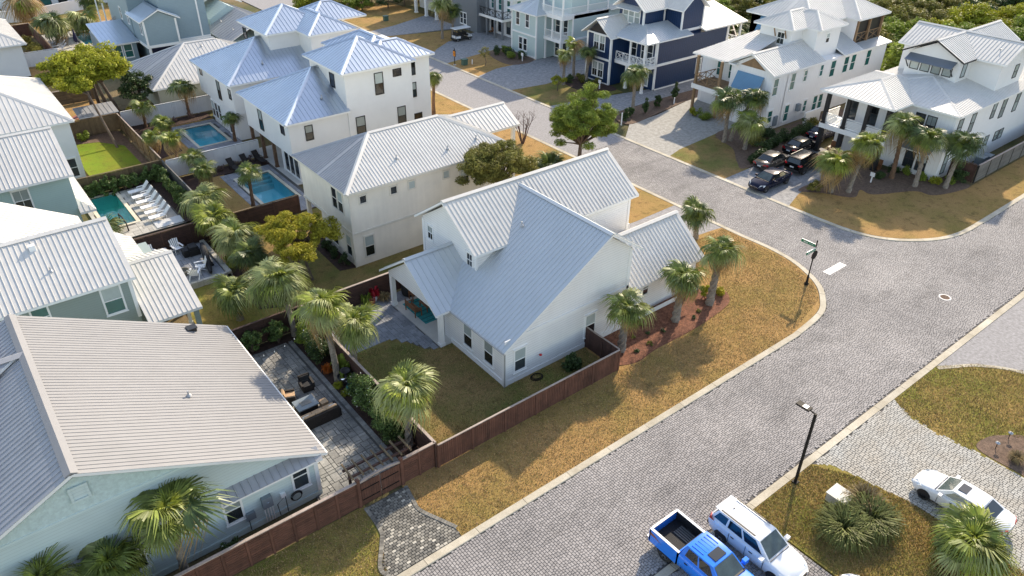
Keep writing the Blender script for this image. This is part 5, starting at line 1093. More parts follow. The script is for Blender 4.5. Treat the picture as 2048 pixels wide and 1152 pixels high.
for x, y, h_, lx, ly, r, lb, mx in (
    (17.2, 86.0, 2.4, .1, -.1, 1.4, 'slim palm closest to the white fence left of the far pool', 'green'), (17.6, 80.4, 2.1, .2, -.1, 1.4, 'palm on the strip of lawn left of the far pool', 'bright'),
    (15.4, 75.5, 2.7, -.1, .1, 1.3, 'slim palm standing at the tan plank fence', 'bright'), (16.3, 71.6, 3.5, -.1, .1, 1.5, 'brown-trunked palm at the left end of the white fence between pools', 'bright'),
    (17.3, 70.2, 1.9, .2, -.2, 1.35, 'small palm in front of the white fence between pools', 'green'), (17.1, 65.4, 2.3, -.2, .2, 1.4, 'palm between the grey fence and the strip of lawn by the near pool', 'green'),
    (18.9, 60.2, 3.4, .1, -.1, 1.4, 'palm at the left edge of the near turquoise pool', 'green'), (23.4, 76.3, 2.5, .1, -.1, 1.2, 'dark palm at the right end of the far pool', 'dark'), (22.1, 86.6, 3.4, 0, 0, 1.8, 'palm standing before the white fence and cottage', 'dark')):
    palm(x, y, h_, lx, ly, r, lb, mx, n=20, tr=.14, tm='trunk_brown')
palm(16.4, 141.2, 3.6, -.6, .4, 3.1, 'yellowing palm before the curved garden wall', 'gold', False); palm(16.8, 127.3, 3.0, .1, -.1, 2.9, 'palm beside the far corner pool', 'green', False)
palm(20.3, 131.5, 2.2, 1.1, -.8, 3.1, 'bushy palm behind the far corner pool', 'green', False); palm(24.6, 140.9, 3.0, .3, -.2, 2.2, 'dark palm by the wooden staircase', 'dark', False)
palm(62.5, 31.3, 3.1, -.3, .2, 2.1, 'front palm with yellow fronds beside the parked cars', 'gold', n=34); palm(63.8, 30.3, 4.8, .5, -.4, 1.9, 'leaning palm beside the black post house driveway', 'bright', n=34)
palm(70.0, 29.5, 5.5, -.3, .2, 2.0, 'tall brownish palm in front of the balcony of the black post house', 'green', n=34, tm='trunk_brown'); palm(70.0, 27.2, 4.8, -.1, .1, 2.0, 'middle palm before the lower black windows of the white house', 'green', n=34); palm(72.0, 25.3, 4.4, .3, -.2, 2.0, 'palm next to the corner of the grey panel fence', 'dark', n=34)
palm(64.5, 45.2, 4.6, -.1, .1, 2.1, 'shaded palm before the porch of the blue awning house', 'dark', n=34); palm(65.3, 45.0, 4.7, 1.5, -1.1, 1.9, 'dark palm leaning toward the blue awning house wall', 'dark', n=32); palm(64.6, 42.6, 2.9, .1, -.1, 2.2, 'sunlit palm in front of the blue awning house', 'pale', n=36)
palm(63.0, 57.2, 4.6, 0, 0, 1.8, 'palm before the navy house porch', 'green', False); palm(63.7, 70.0, 3.8, 0, 0, 1.3, 'yellow palm left of the navy house', 'bright', False); palm(66.4, 71.1, 4.3, -.1, .1, 1.3, 'yellow palm closest to the mint house porch', 'gold', False); palm(66.3, 68.6, 4.0, .1, -.1, 1.4, 'dark palm touching the navy house front', 'dark', False)
palm(63.7, 97.7, 5.0, .1, -.1, 2.0, 'palm beside the golf cart', 'bright', False); palm(65.5, 97.5, 3.7, .1, -.1, 1.7, 'darker palm against the charcoal house', 'dark', False); palm(44.5, 70.7, 4.3, .2, -.1, 1.2, 'palm standing between the tall white house and the side street', 'green', False, tm='trunk_brown')
palm(31.5, 4.2, 1.4, -.5, .4, 2.1, 'large spreading palm beside the white sedan', 'bright', n=56)
# stemless palms
def fan_clump(x, y, r, label, mix='green', n=18, name='fan_palm', group=None):
    NP[0] += 1; t = thing(name, label, 'palm', (x, y, .06), group)
    for i in range(n):
        m = random.choices(list(MIXES[mix]['mats']), list(MIXES[mix]['mats'].values()))[0]; az = i * 2.4 + random.uniform(-.2, .2); el = R(random.uniform(15, 70))
        o = bpy.data.objects.new('frond', FR[m][i % 3]); COL.objects.link(o); o.parent = t
        o.matrix_local = Matrix.Rotation(az, 4, 'Z') @ Matrix.Rotation(-el, 4, 'Y') @ Matrix.Scale(r * random.uniform(.75, 1.1), 4)
    return t
fan_clump(7.5, 63.2, 1.5, 'low sago palm between the teal house and the pool', 'green'); fan_clump(45.2, 51.0, 1.8, 'low dark fan palm behind the tall white roof', 'dark')
for k, (x, y) in enumerate(((94, 42.5), (96, 41.2), (97.5, 44))): fan_clump(x, y, 2.0, 'saw palmetto behind the blue awning house', 'green', 12, 'palmetto', 'palmettos behind the houses')
for k in range(22): fan_clump(96 + (k % 8) * 3.2 + random.uniform(-1, 1), 70 + (k // 8) * 4 + random.uniform(-1, 1), 2.3, 'saw palmetto in the scrub behind the navy house', 'green', 10, 'palmetto', 'palmettos in the scrub')

# ------------------------------------------------------------------ leafy plants
def leaves(C, rad, per, size, seed, flat=.6, up=.4, asp=.45):
    """leaf quads scattered through clumps; C: clump centres, rad: their radii"""
    g = np.random.default_rng(seed); C = np.asarray(C, float); n = len(C) * per
    P = np.repeat(C, per, 0); rd = np.repeat(np.asarray(rad, float), per)
    d = g.normal(size=(n, 3)); d /= np.linalg.norm(d, axis=1)[:, None]; P = P + d * (rd * g.random(n) ** .45)[:, None] * np.array([1, 1, flat])
    nn = d + g.normal(size=(n, 3)) * .7 + np.array([0, 0, up]); nn /= np.linalg.norm(nn, axis=1)[:, None]
    a = np.cross(nn, g.normal(size=(n, 3))); a /= np.linalg.norm(a, axis=1)[:, None]; b_ = np.cross(nn, a)
    s = size * g.uniform(.6, 1.3, n)[:, None]
    V = np.stack([P - a * s, P - b_ * s * asp, P + a * s, P + b_ * s * asp], 1).reshape(-1, 3)
    return V, np.arange(n * 4).reshape(-1, 4)
def blob(cx, cy, cz, rx, ry, rz, n, seed, shell=.55, lower=-.35):
    """clump centres over an uneven ellipsoid"""
    g = np.random.default_rng(seed); out = []
    while len(out) < n:
        d = g.normal(size=3); d /= np.linalg.norm(d)
        if d[2] < lower: continue
        k = g.uniform(shell, 1.0) * (1 + .18 * math.sin(3 * math.atan2(d[1], d[0]) + seed) + .12 * math.sin(5 * d[2] + seed)); out.append((cx + d[0] * rx * k, cy + d[1] * ry * k, cz + d[2] * rz * k))
    return np.array(out)
def limbs(mb, base, tips, r0, seed, fork=.45):
    g = random.Random(seed); base = Vector(base)
    for t in tips:
        t = Vector(t); m = base.lerp(t, fork) + Vector((g.uniform(-.2, .2), g.uniform(-.2, .2), g.uniform(0, .3))); m2 = base.lerp(t, .75) + Vector((g.uniform(-.15, .15), g.uniform(-.15, .15), g.uniform(-.1, .2)))
        mb.tube([base, m, m2, t], [r0, r0 * .6, r0 * .32, r0 * .12], 5, False)
def tree(name, label, loc, h, crown, m, n=46, per=150, leaf=.13, clump=.6, seed=1, trunks=((0, 0),), tr=.16, group=None, bark='bark', lower=-.35, cat='tree', flat=.6, asp=.45):
    """tapered trunk(s), limbs to the clumps, crown of leaf faces; crown = (dx,dy,z,rx,ry,rz)"""
    x, y = loc; t = thing(name, label, cat, (x, y, .05), group); dx, dy, cz, rx, ry, rz = crown
    C = blob(x + dx, y + dy, cz, rx, ry, rz, n, seed, lower=lower); g = random.Random(seed); tips = [tuple(c) for c in C[::2]]
    mb = MB()
    for k, (ox, oy) in enumerate(trunks):
        fork = Vector((x + dx * .6 + ox * .5, y + dy * .6 + oy * .5, max(.4, cz - rz * .75)))
        mb.tube([(x + ox, y + oy, 0), Vector((x + ox, y + oy, 0)).lerp(fork, .5) + Vector((g.uniform(-.12, .12), g.uniform(-.12, .12), 0)), fork], [tr * 1.25, tr, tr * .8], 8, False)
        limbs(mb, fork, tips[k::len(trunks)], tr * .62, seed + k)
    part('trunk', mb, bark, t)
    V, F = leaves(C, [clump * g.uniform(.7, 1.25) for _ in C], per, leaf, seed, flat, asp=asp); V = V - np.array([x, y, .05])
    link_mesh('crown', fast_mesh('crown', V, F, m), t); return t
tree('pine_tree', 'round-crowned green sand pine beside the side street', (47.6, 49.4), 6, (0, .1, 4.7, 3.0, 3.0, 2.9), 'leaf_green', 105, 420, .17, .62, 3, tr=.2, lower=-.6, asp=.16, flat=.5)
tree('pine_tree', 'olive pine with dark limbs between the beige house and the corner house', (33.9, 43.4), 5, (-.5, .5, 6.0, 3.3, 2.3, 1.7), 'leaf_olive', 92, 340, .15, .60, 5, asp=.2, tr=.19, trunks=((-.5, 0), (.4, .2)), lower=-.45)
tree('yellow_shrub_tree', 'yellow-green bushy tree at the corner of the beige house', (17.3, 46.6), 4, (0, .1, 3.9, 2.5, 2.9, 1.25), 'leaf_yellow', 96, 330, .12, .50, 8, asp=.25, trunks=((-.5, .3), (.5, -.3), (0, .5)), tr=.1, lower=-.25)
tree('spreading_tree', 'large lime-green spreading tree behind the left houses', (14.5, 92.5), 8, (-.6, -1.5, 5.7, 4.2, 4.6, 2.0), 'leaf_lime', 110, 260, .15, .85, 11, trunks=((-.9, .6), (.6, -.4), (1.6, -1.0), (.2, 1.2)), tr=.2, lower=-.3)
tree('slim_tree', 'tree with long leaning trunk on the bright green lawn', (13.2, 81.9), 7, (-1.2, 5.0, 5.6, 1.6, 1.8, .9), 'leaf_lime', 24, 220, .14, .7, 12, tr=.12)
tree('dark_shrub_tree', 'dark olive shrub tree beside the cottage corner', (18.6, 92.3), 4, (0, 0, 2.4, 1.9, 2.2, 1.7), 'leaf_dark', 46, 190, .12, .6, 14, tr=.1)
tree('small_tree', 'thin young tree on the lawn before the mint house', (60.6, 82.6), 2, (0, 0, 1.7, .8, .8, .8), 'leaf_olive', 14, 40, .08, .35, 15, tr=.04)
tree('small_tree', 'small leafy tree with green crown beside the mint house drive', (61.5, 68.6), 2, (0, 0, 1.3, 1.0, 1.0, .7), 'leaf_lime', 18, 90, .08, .35, 16, tr=.05)
# bare crape myrtle
t = thing('bare_tree', 'leafless many-stemmed tree beside the beige house porch', 'tree', (47.2, 57.8, 0)); mb = MB(); g = random.Random(4)
for k in range(9):
    a = k * .7; tip = Vector((47.2 + math.cos(a) * g.uniform(.5, 1.3), 57.8 + math.sin(a) * g.uniform(.5, 1.3), g.uniform(2.2, 3.2))); b0 = Vector((47.2 + .1 * math.cos(a), 57.8 + .1 * math.sin(a), 0)); mid = b0.lerp(tip, .5) + Vector((0, 0, .3))
    mb.tube([b0, mid, tip], [.06, .04, .015], 5, False)
    for q in range(7):
        s0 = mid.lerp(tip, g.random()); e = s0 + Vector((g.uniform(-.6, .6), g.uniform(-.6, .6), g.uniform(.3, .9))); mb.tube([s0, e], [.018, .006], 4, False)
        for w in range(3): f_ = s0.lerp(e, g.random()); mb.tube([f_, f_ + Vector((g.uniform(-.3, .3), g.uniform(-.3, .3), g.uniform(.1, .4)))], [.008, .004], 3, False)
part('branches', mb, 'leaf_twig', t)
def shrub(label, x, y, rx, ry, rz, m='leaf_hedge', n=22, per=110, leaf=.075, seed=None, group=None, name='shrub', flower=None, z=0.):
    seed = seed or int(x * 13 + y * 7); t = thing(name, label, 'shrub', (x, y, z + .06), group); C = blob(x, y, z + rz * .55, rx * .85, ry * .85, rz * .55, n, seed, .3, -.8)
    V, F = leaves(C, [min(rx, ry, rz) * .42] * n, per, leaf, seed, .9); V = V - np.array([x, y, z + .06]); link_mesh('foliage', fast_mesh('foliage', V, F, m), t)
    mb = MB(); limbs(mb, (x, y, z), [tuple(c) for c in C[::3]], .035, seed); part('stems', mb, 'bark', t)
    if flower:
        V, F = leaves(C, [min(rx, ry, rz) * .5] * n, flower[1], .05, seed + 1, .9); V = V - np.array([x, y, z + .06]); link_mesh('flowers', fast_mesh('flowers', V, F, flower[0]), t)
    return t
shrub('clipped square hedge bush at the left of the terrace', 10.9, 40.5, .95, .5, 1.75, n=30); shrub('clipped hedge bush right of its twin at the back of the terrace', 12.6, 40.5, .8, .55, 1.9, n=30)
shrub('glossy hedge shrub behind the tall palms by the terrace', 14.05, 39.0, .8, 1.0, 2.1, n=40, m='leaf_green'); shrub('dark camellia with white flowers beside the tall palms', 13.95, 37.1, .85, 1.2, 2.1, 'leaf_dark', 46, 130, flower=('flower_white', 3))
shrub('long glossy hedge shrub with pale buds beside the fountain', 14.1, 31.4, .85, 1.5, 2.1, 'leaf_hedge', 56, 130, flower=('flower_white', 5)); shrub('dark green hedge shrub below the silvery palm', 13.95, 28.6, .85, 1.5, 2.0, 'leaf_hedge', 54, 130)
shrub('rounded strappy shrub between the fence panel and the white wall', 26.2, 26.7, .7, .55, .8, 'leaf_dark', 20, 120, .11); shrub('lime shrub at the end of the red mulch bed', 40.4, 26.5, .5, .5, .7, 'leaf_yellow', 14, 90); shrub('small lime shrub behind the end palm', 39.3, 27.0, .4, .4, .9, 'leaf_lime', 14, 90)
for x, y in ((31.5, 26.6), (32.6, 26.2), (31.9, 25.4), (33.7, 25.8), (30.6, 25.4), (36.6, 25.6), (37.4, 25.9), (33.0, 27.2)): shrub('tiny young shrub dotted in the red mulch bed', x, y, .22, .22, .3, random.choice(['leaf_dark', 'leaf_olive']), 6, 30, .06, group='young shrubs in the mulch bed')
for k, x in enumerate(np.linspace(8.1, 14.1, 7)): shrub('hedge bush along the plank fence behind the lounger pool', x, 71.0, .7, .55, 1.5, 'leaf_hedge', 24, 120, .085, group='hedge along the plank fence')
for k, y in enumerate(np.linspace(62.6, 69.6, 7)): shrub('hedge bush along the grey fence behind the loungers', 14.2, y, .55, .75, 1.6, 'leaf_hedge', 24, 120, .085, group='hedge along the grey fence')
for x, y, s in ((60.8, 56.2, .9), (62.0, 56.6, .95), (64.2, 56.3, 1.15), (66.9, 56.9, 1.1), (70.6, 57.6, 1.35)): shrub('upright dark shrub in the row between the navy and white houses', x, y, .5, .5, s * 1.35, 'leaf_dark', 20, 100, .09, group='row of shrubs beside the navy house')
for x, y in ((63.2, 39.9), (65.6, 40.8), (67.6, 41.2), (69.5, 41.4), (71.5, 41.2), (73.6, 41.5), (75.4, 41.7), (66.4, 42.6), (68.8, 43.0), (78, 41.4)): shrub('grey-brown bush in the shaded bed beside the parked cars', x, y, 1.0, .8, 1.3, random.choice(['leaf_olive', 'leaf_dark']), 24, 90, .09, group='bushes beside the parked cars')
shrub('small green bush at the lawn corner near the taupe sedan', 62.2, 40.0, .5, .5, .9, 'leaf_dark', 14, 90); shrub('low clipped green shrub at the porch post of the blue awning house', 68.4, 51.2, .7, 1.3, .8, 'leaf_green', 26, 120, .06); shrub('yellow-green shrub beside the clipped one at the porch', 68.2, 52.6, .5, .6, .9, 'leaf_lime', 16, 100, .06)
for x, y in ((65.3, 86.3), (66.2, 84.5), (65.5, 83.2), (66.6, 82.2), (66.9, 85.9)): shrub('dark mound shrub at the foot of the mint house', x, y, .8, .8, 1.0, random.choice(['leaf_dark', 'leaf_green']), 16, 80, .09, group='shrubs at the foot of the mint house')
for x, y in ((66.9, 70.2), (66.4, 69.0), (67.2, 67.5), (65.5, 67.3), (65.0, 70.4)): shrub('low shrub at the foot of the navy house', x, y, .7, .7, .8, random.choice(['leaf_olive', 'leaf_dark']), 14, 80, .09, group='shrubs at the foot of the navy house')
for x, y in ((71.6, 30.2), (72.0, 29.2), (71.9, 27.6), (72.3, 26.4), (73.5, 25.6), (69.0, 30.2)): shrub('low green shrub under the lower windows of the black post house', x, y, .6, .6, .7, random.choice(['leaf_dark', 'leaf_lime', 'leaf_green']), 14, 80, .08, group='shrubs under the black windows')
shrub('dark upright shrub at the corner of the grey panel fence', 74.3, 25.2, .7, .7, 1.5, 'leaf_dark', 20, 100, .09); shrub('olive bush at the foot of the front palm by the parked cars', 61.6, 32.4, .9, .6, 1.0, 'leaf_olive', 18, 90)
for y in (47.4, 49.0, 50.3): shrub('dark bush at the foot of the beige house', 20.7, y - .6, .45, .6, .9, 'leaf_dark', 16, 90, group='bushes at the beige house')
shrub('dark bush with white flowers behind the corner of the brown fence', 4.0, 25.9, .7, .5, 1.0, 'leaf_dark', 20, 100, flower=('flower_white', 2)); shrub('broad-leaved yellow-green plant beside the raised patio wall', 13.8, 51.8, .5, .5, .9, 'leaf_lime', 12, 30, .2); shrub('low dark shrub under the palms by the beige house', 14.0, 46.2, .9, .8, 1.2, 'leaf_dark', 24, 100)
for k, (x, y) in enumerate(((12.0, 128), (12.6, 124), (12.2, 121))): shrub('yellow-green bush inside the far left fence', x + 1, y, 1.0, 1.6, 1.6, 'leaf_olive', 18, 80, .12, group='bushes in the far left garden')
for x, y in ((19.5, 69.8), (21.0, 70.0), (22.6, 70.2), (20.2, 85.8), (22.0, 86.0)): shrub('small bare-looking shrub along the white garden fence', x, y, .45, .35, .7, 'leaf_twig', 10, 40, .05, group='small shrubs along the white fences')
shrub('leafy plant in the mulch by the back plank fence', 11.0, 86.0, .7, .6, 1.0, 'leaf_green', 14, 50, .14); shrub('yellow flowering shrub under the spreading tree', 16.9, 89.2, .8, 1.2, 1.3, 'leaf_yellow', 18, 70, .09); shrub('reddish shrub behind the plank fence', 14.0, 89.4, .9, .8, 1.1, 'leaf_red', 14, 20, .08)

# ornamental grass
def tuft(name, label, x, y, r, h_, n, m, seed, group=None, wid=.014):
    g = np.random.default_rng(seed); t = thing(name, label, 'grass', (x, y, .06), group); V = []; F = []
    for i in range(n):
        a = g.uniform(0, 2 * math.pi); q = r * g.random() ** .5 * .45; d = np.array([math.cos(a), math.sin(a)]); c = np.array([q * math.cos(a + g.normal() * .5), q * math.sin(a + g.normal() * .5)]); L = r * g.uniform(.5, 1.1); hh = h_ * g.uniform(.6, 1.15); s = np.array([-d[1], d[0]]) * wid * g.uniform(.7, 1.6); o = len(V)
        for k, (u, zz, w) in enumerate(((0, 0, 1), (.3, .8, .9), (.68, .95, .7), (1, .55 * g.uniform(.2, 1.1), 0))):
            p = c + d * L * u
            if k < 3: V += [(*(p - s * w), hh * zz), (*(p + s * w), hh * zz)]
            else: V.append((*p, hh * zz))
        F += [(o, o + 1, o + 3, o + 2), (o + 2, o + 3, o + 5, o + 4), (o + 4, o + 5, o + 6)]
    me = mesh_of('blades', V, F, None, m); link_mesh('blades', me, t); return t
tuft('ornamental_grass', 'large clump of arching grass in front of the utility box', 28.0, 9.0, 1.25, .95, 900, 'leaf_grass', 3, wid=.02); tuft('ornamental_grass', 'wide clump of brown-tipped grass beside the driveway', 29.6, 8.5, 1.3, .9, 900, 'leaf_grass', 4, wid=.02); tuft('ornamental_grass', 'straw-coloured clump of grass behind the utility box', 30.5, 9.4, .9, .8, 500, 'leaf_straw', 5, wid=.016)
tuft('ornamental_grass', 'brown grass tuft in the pine straw bed near the white sedan', 40.0, 5.9, .4, .5, 220, 'leaf_straw', 6)
for x, y in ((13.6, 34.0), (13.65, 33.1)): tuft('sedge', 'small bright green tuft beside the fountain', x, y, .28, .3, 160, 'leaf_lime', int(y * 3), 'sedge tufts beside the fountain', .012)
tuft('croton', 'orange leafed plant between the terrace and the tall palm', 13.75, 35.7, .32, .5, 80, 'leaf_orange', 9, wid=.04); tuft('cordyline', 'crimson leafed cordyline against the dark fence', 20.1, 41.0, .36, 1.0, 80, 'leaf_red', 10, wid=.04); tuft('potted_grass', 'dark spiky plant beside the crimson one', 20.6, 40.7, .5, .5, 120, 'leaf_straw', 12, wid=.02)
tuft('banana_plant', 'broad green banana-like plant behind the fountain', 14.4, 34.9, .7, 1.3, 24, 'leaf_green', 11, wid=.16); tuft('red_flower_plant', 'small plant with red flowers at the foot of the silvery palm', 14.5, 25.6, .25, .8, 30, 'leaf_green', 13, wid=.04)

# ------------------------------------------------------------------ woodland behind the houses
def crown_variant(seed, m): 
    C = blob(0, 0, 0, 1, 1, .75, 40, seed, .5, -.5); V, F = leaves(C, [.30] * 40, 190, .075, seed, .7, asp=.3); return fast_mesh('crown', V, F, m)
CV = [crown_variant(31, 'leaf_green'), crown_variant(32, 'leaf_lime'), crown_variant(33, 'leaf_olive'), crown_variant(34, 'leaf_dark')]
tmb = MB(); tmb.tube([(0, 0, 0), (.05, .02, .5), (0, 0, 1)], [.05, .04, .025], 6, False); TV = mesh_of('trunk', tmb.v, tmb.f, tmb.s, 'bark')
g = random.Random(21)
def wood(x, y, r, h_, label, group):
    t = thing('woodland_tree', label, 'tree', (x, y, -.05), group); link_mesh('trunk', TV, t, sc=(2.2, 2.2, h_)); link_mesh('crown', g.choice(CV[:3] if g.random() < .8 else CV), t, (0, 0, h_ * .8), (0, 0, g.uniform(0, 6)), (r, r * g.uniform(.85, 1.1), r * g.uniform(.7, .95)))
n_ = 0
for i in range(12):
    for j in range(9):
        x, y = 99 + i * 5.2 + g.uniform(-1.8, 1.8), 22 + j * 5.6 + g.uniform(-1.8, 1.8)
        if x < 97 + .25 * max(0, y - 45): continue
        wood(x, y, g.uniform(2.8, 4.4), g.uniform(2.8, 5.2), 'scrubby pine in the woodland behind the right houses', 'woodland behind the right houses')
for i in range(16):
    wood(56 + (i % 6) * 3.6 + g.uniform(-1, 1), 121 + (i // 6) * 4.5 + g.uniform(-1, 1), g.uniform(1.8, 3.0), g.uniform(1.6, 3.0), 'dark scrub tree at the end of the side street', 'scrub at the end of the street')
for i in range(10): wood(104 + i * 4 + g.uniform(-1, 1), 76 + g.uniform(-2, 6), g.uniform(2.2, 3.2), g.uniform(2.2, 3.6), 'scrub tree beyond the palmettos', 'scrub beyond the palmettos')

# ------------------------------------------------------------------ turf blades on the near lawns
def turf(name, poly, n, m, h_=.055, holes=(), seed=0):
    gg = np.random.default_rng(seed); P = np.array(poly); lo, hi = P.min(0), P.max(0); x = gg.uniform(lo[0], hi[0], n); y = gg.uniform(lo[1], hi[1], n); k = inside(poly, x, y)
    for h in holes: k &= ~inside(h, x, y)
    x, y = x[k], y[k]; n = len(x); a = gg.uniform(0, 2 * math.pi, n); w = gg.uniform(.012, .03, n); hh = h_ * gg.uniform(.5, 1.5, n); lx, ly = gg.normal(0, .04, n), gg.normal(0, .04, n)
    V = np.stack([np.stack([x - np.cos(a) * w, y - np.sin(a) * w, np.full(n, .055)], 1), np.stack([x + np.cos(a) * w, y + np.sin(a) * w, np.full(n, .055)], 1), np.stack([x + lx, y + ly, .06 + hh], 1)], 1).reshape(-1, 3)
    o = bpy.data.objects.new(name, fast_mesh(name, V, np.arange(n * 3).reshape(-1, 3), m, 3)); COL.objects.link(o); o['kind'] = 'stuff'; o['label'] = {'t1': ''}.get(name, 'short mown winter grass on the lawn'); o['category'] = 'grass'
mat('blade_dry', (.42, .275, .13), .8, 0, .2, .5, island=.5, trans=.2); mat('blade_green', (.27, .24, .07), .8, 0, .25, .5, island=.5, trans=.2)
HB = [(14.8, 24.7), (28.5, 24.7), (28.5, 27.8), (48, 27.8), (40.4, 25.3), (34.9, 24.7), (28.4, 25.2)]
T1 = [(13.3, 20.35), (40.5, 20.35), (45.7, 21.7), (47.3, 23.2), (48.6, 25.8), (48.8, 32.8), (40.5, 33), (40.5, 28), (41.2, 26.8), (40.2, 25.3), (34.9, 24.7), (29.9, 24.5), (28.4, 24.7), (14.8, 24.7), (12.7, 24.8), (12.5, 23), (13.3, 21)]
turf('grass', T1, 90000, 'blade_dry', seed=1); turf('grass', T1, 34000, 'blade_green', seed=2)
T2 = [(-8, 20.35), (9.2, 20.35), (9.9, 22.3), (10.3, 24.8), (-8, 24.8)]; turf('grass', T2, 13000, 'blade_green', seed=3); turf('grass', T2, 24000, 'blade_dry', seed=4)
T3 = [(25.7, 12.6), (30.9, 12.6), (32, 10.7), (32.6, 8.1), (32.8, 2), (25.7, 2)]; turf('grass', T3, 26000, 'blade_green', .075, seed=5); turf('grass', T3, 22000, 'blade_dry', .075, seed=6)
T4 = [(39.6, 12.6), (44.8, 12.6), (47.1, 11.1), (48.7, 8.9), (50, 4.5), (43, 4.5), (41.7, 7.2), (40.5, 7.8), (38.9, 7.7), (38.8, 11.4)]; turf('grass', T4, 16000, 'blade_green', .075, seed=7); turf('grass', T4, 16000, 'blade_dry', .075, seed=8)
mat('blade_olive', (.18, .175, .05), .8, 0, .25, .5, island=.5, trans=.2); T5 = [(14.9, 25.1), (28.2, 25.1), (28.2, 27.8), (21.6, 27.8), (21.6, 33.4), (19.4, 35.2), (17, 36.2), (14.9, 36.2)]; turf('grass', T5, 26000, 'blade_olive', seed=9); turf('grass', T5, 14000, 'blade_dry', seed=10)  # olive blades, the back lawn's own greener grass
# pine straw and bark pieces on the mulch
MUL = [(29.4, 27.7), (29.2, 26.1), (28.7, 25.4), (30, 24.8), (34.9, 24.9), (40.1, 25.5), (41, 26.8), (39.2, 27.7)]
mat('straw_red', (.26, .095, .055), .9, 0, .3, 3, island=.5); turf('pine_straw', MUL, 22000, 'straw_red', .03, seed=11)
# ------------------------------------------------------------------ vehicles (local x forward, y left)
def interp(x, keys): return float(np.interp(x, [k[0] for k in keys], [k[1] for k in keys]))
def loft_body(L, W, low, top, half, n=40, xa=None, xb=None, crown=.03):
    """car lower body: rings along the length, rounded shoulders and ends"""
    xa = -L / 2 if xa is None else xa; xb = L / 2 if xb is None else xb; mb = MB(); xs = np.linspace(xa, xb, n); V = []; F = []; k = 13
    for x in xs:
        zl, zt, w = interp(x, low), interp(x, top), interp(x, half) * W / 2; m = zl + (zt - zl) * .5
        ring = [(w * .86, zl), (w * .97, zl + .09), (w, m), (w * .985, m + (zt - m) * .45), (w * .945, zt - .05), (w * .84, zt - .004), (0, zt + crown)]
        ring = [(y, z) for y, z in ring] + [(-y, z) for y, z in ring[-2::-1]]; V += [(x, y, z) for y, z in ring]
    for i in range(n - 1):
        for j in range(k - 1): F.append((i * k + j, i * k + j + 1, (i + 1) * k + j + 1, (i + 1) * k + j))
        F.append((i * k + k - 1, i * k, (i + 1) * k, (i + 1) * k + k - 1))
    F.append(tuple(range(k))); F.append(tuple(range((n - 1) * k, n * k))[::-1]); return mb.add(V, F, True)
def quad_in(c, a0, a1, b0, b1, off):
    """inset patch of a four-cornered surface c[00,10,11,01], lifted outwards"""
    c = [Vector(p) for p in c]; f = lambda u, v: c[0] * (1 - u) * (1 - v) + c[1] * u * (1 - v) + c[2] * u * v + c[3] * (1 - u) * v
    P = [f(a0, b0), f(a1, b0), f(a1, b1), f(a0, b1)]; n = (P[1] - P[0]).cross(P[3] - P[0]).normalized() * off
    return [p + n for p in P] + [p - n * .5 for p in P]
def pane(name, c, a0, a1, b0, b1, m, parent, off=.012):
    v = quad_in(c, a0, a1, b0, b1, off); mb = MB(); mb.add(v, [(0, 1, 2, 3), (7, 6, 5, 4), (0, 4, 5, 1), (1, 5, 6, 2), (2, 6, 7, 3), (3, 7, 4, 0)]); return part(name, mb, m, parent)
def wheel(t, x, y, r, w, rim='rim', spokes=6):
    s = 1 if y > 0 else -1; y0 = y - s * w; prof = [(r * .62, y), (r * .93, y), (r, y - s * .03), (r, y0 + s * .03), (r * .93, y0)]; n = 22; mb = MB(); V = []; F = []
    for rr, yy in prof:
        for k in range(n): a = 2 * math.pi * k / n; V.append((x + rr * math.cos(a), yy, r + rr * math.sin(a)))
    for i in range(len(prof) - 1):
        for k in range(n): F.append((i * n + k, i * n + (k + 1) % n, (i + 1) * n + (k + 1) % n, (i + 1) * n + k))
    mb.add(V, F, True); o = part('wheel', mb, 'tyre', t); rm = MB(); ring = [(x + r * .64 * math.cos(2 * math.pi * k / n), y - s * .05, r + r * .64 * math.sin(2 * math.pi * k / n)) for k in range(n)]
    rm.add(ring, [tuple(range(n)) if s < 0 else tuple(range(n))[::-1]]); part('hub', rm, 'black_trim', o); sp = MB()
    for k in range(spokes): a = 2 * math.pi * k / spokes; sp.bar((x, y - s * .012, r), (x + r * .6 * math.cos(a), y - s * .03, r + r * .6 * math.sin(a)), r * .2, .03, up=(0, 1, 0))
    V = []
    for rr, yy in ((r * .58, y - s * .01), (r * .66, y - s * .005)):
        for k in range(n): a = 2 * math.pi * k / n; V.append((x + rr * math.cos(a), yy, r + rr * math.sin(a)))
    sp.add(V, [(k, (k + 1) % n, n + (k + 1) % n, n + k) for k in range(n)]); part('rim', sp, rim, o)
    ar = MB(); m2 = 14; V = []; R_, R2 = r * 1.06, r * 1.2    # dark arch lip above the wheel
    for rr in (R_, R2):
        for k in range(m2 + 1): a = math.pi * k / m2; V.append((x + rr * math.cos(a), y + s * .012, r * .98 + rr * math.sin(a)))
    ar.add(V, [(k, k + 1, m2 + 2 + k, m2 + 1 + k) for k in range(m2)]); wl = MB(); wl.add([(x + R_ * math.cos(math.pi * k / m2), y + s * .004, r * .98 + R_ * math.sin(math.pi * k / m2)) for k in range(m2 + 1)], [tuple(range(m2 + 1))]); part('wheel_arch', wl, 'black_trim', t); return ar
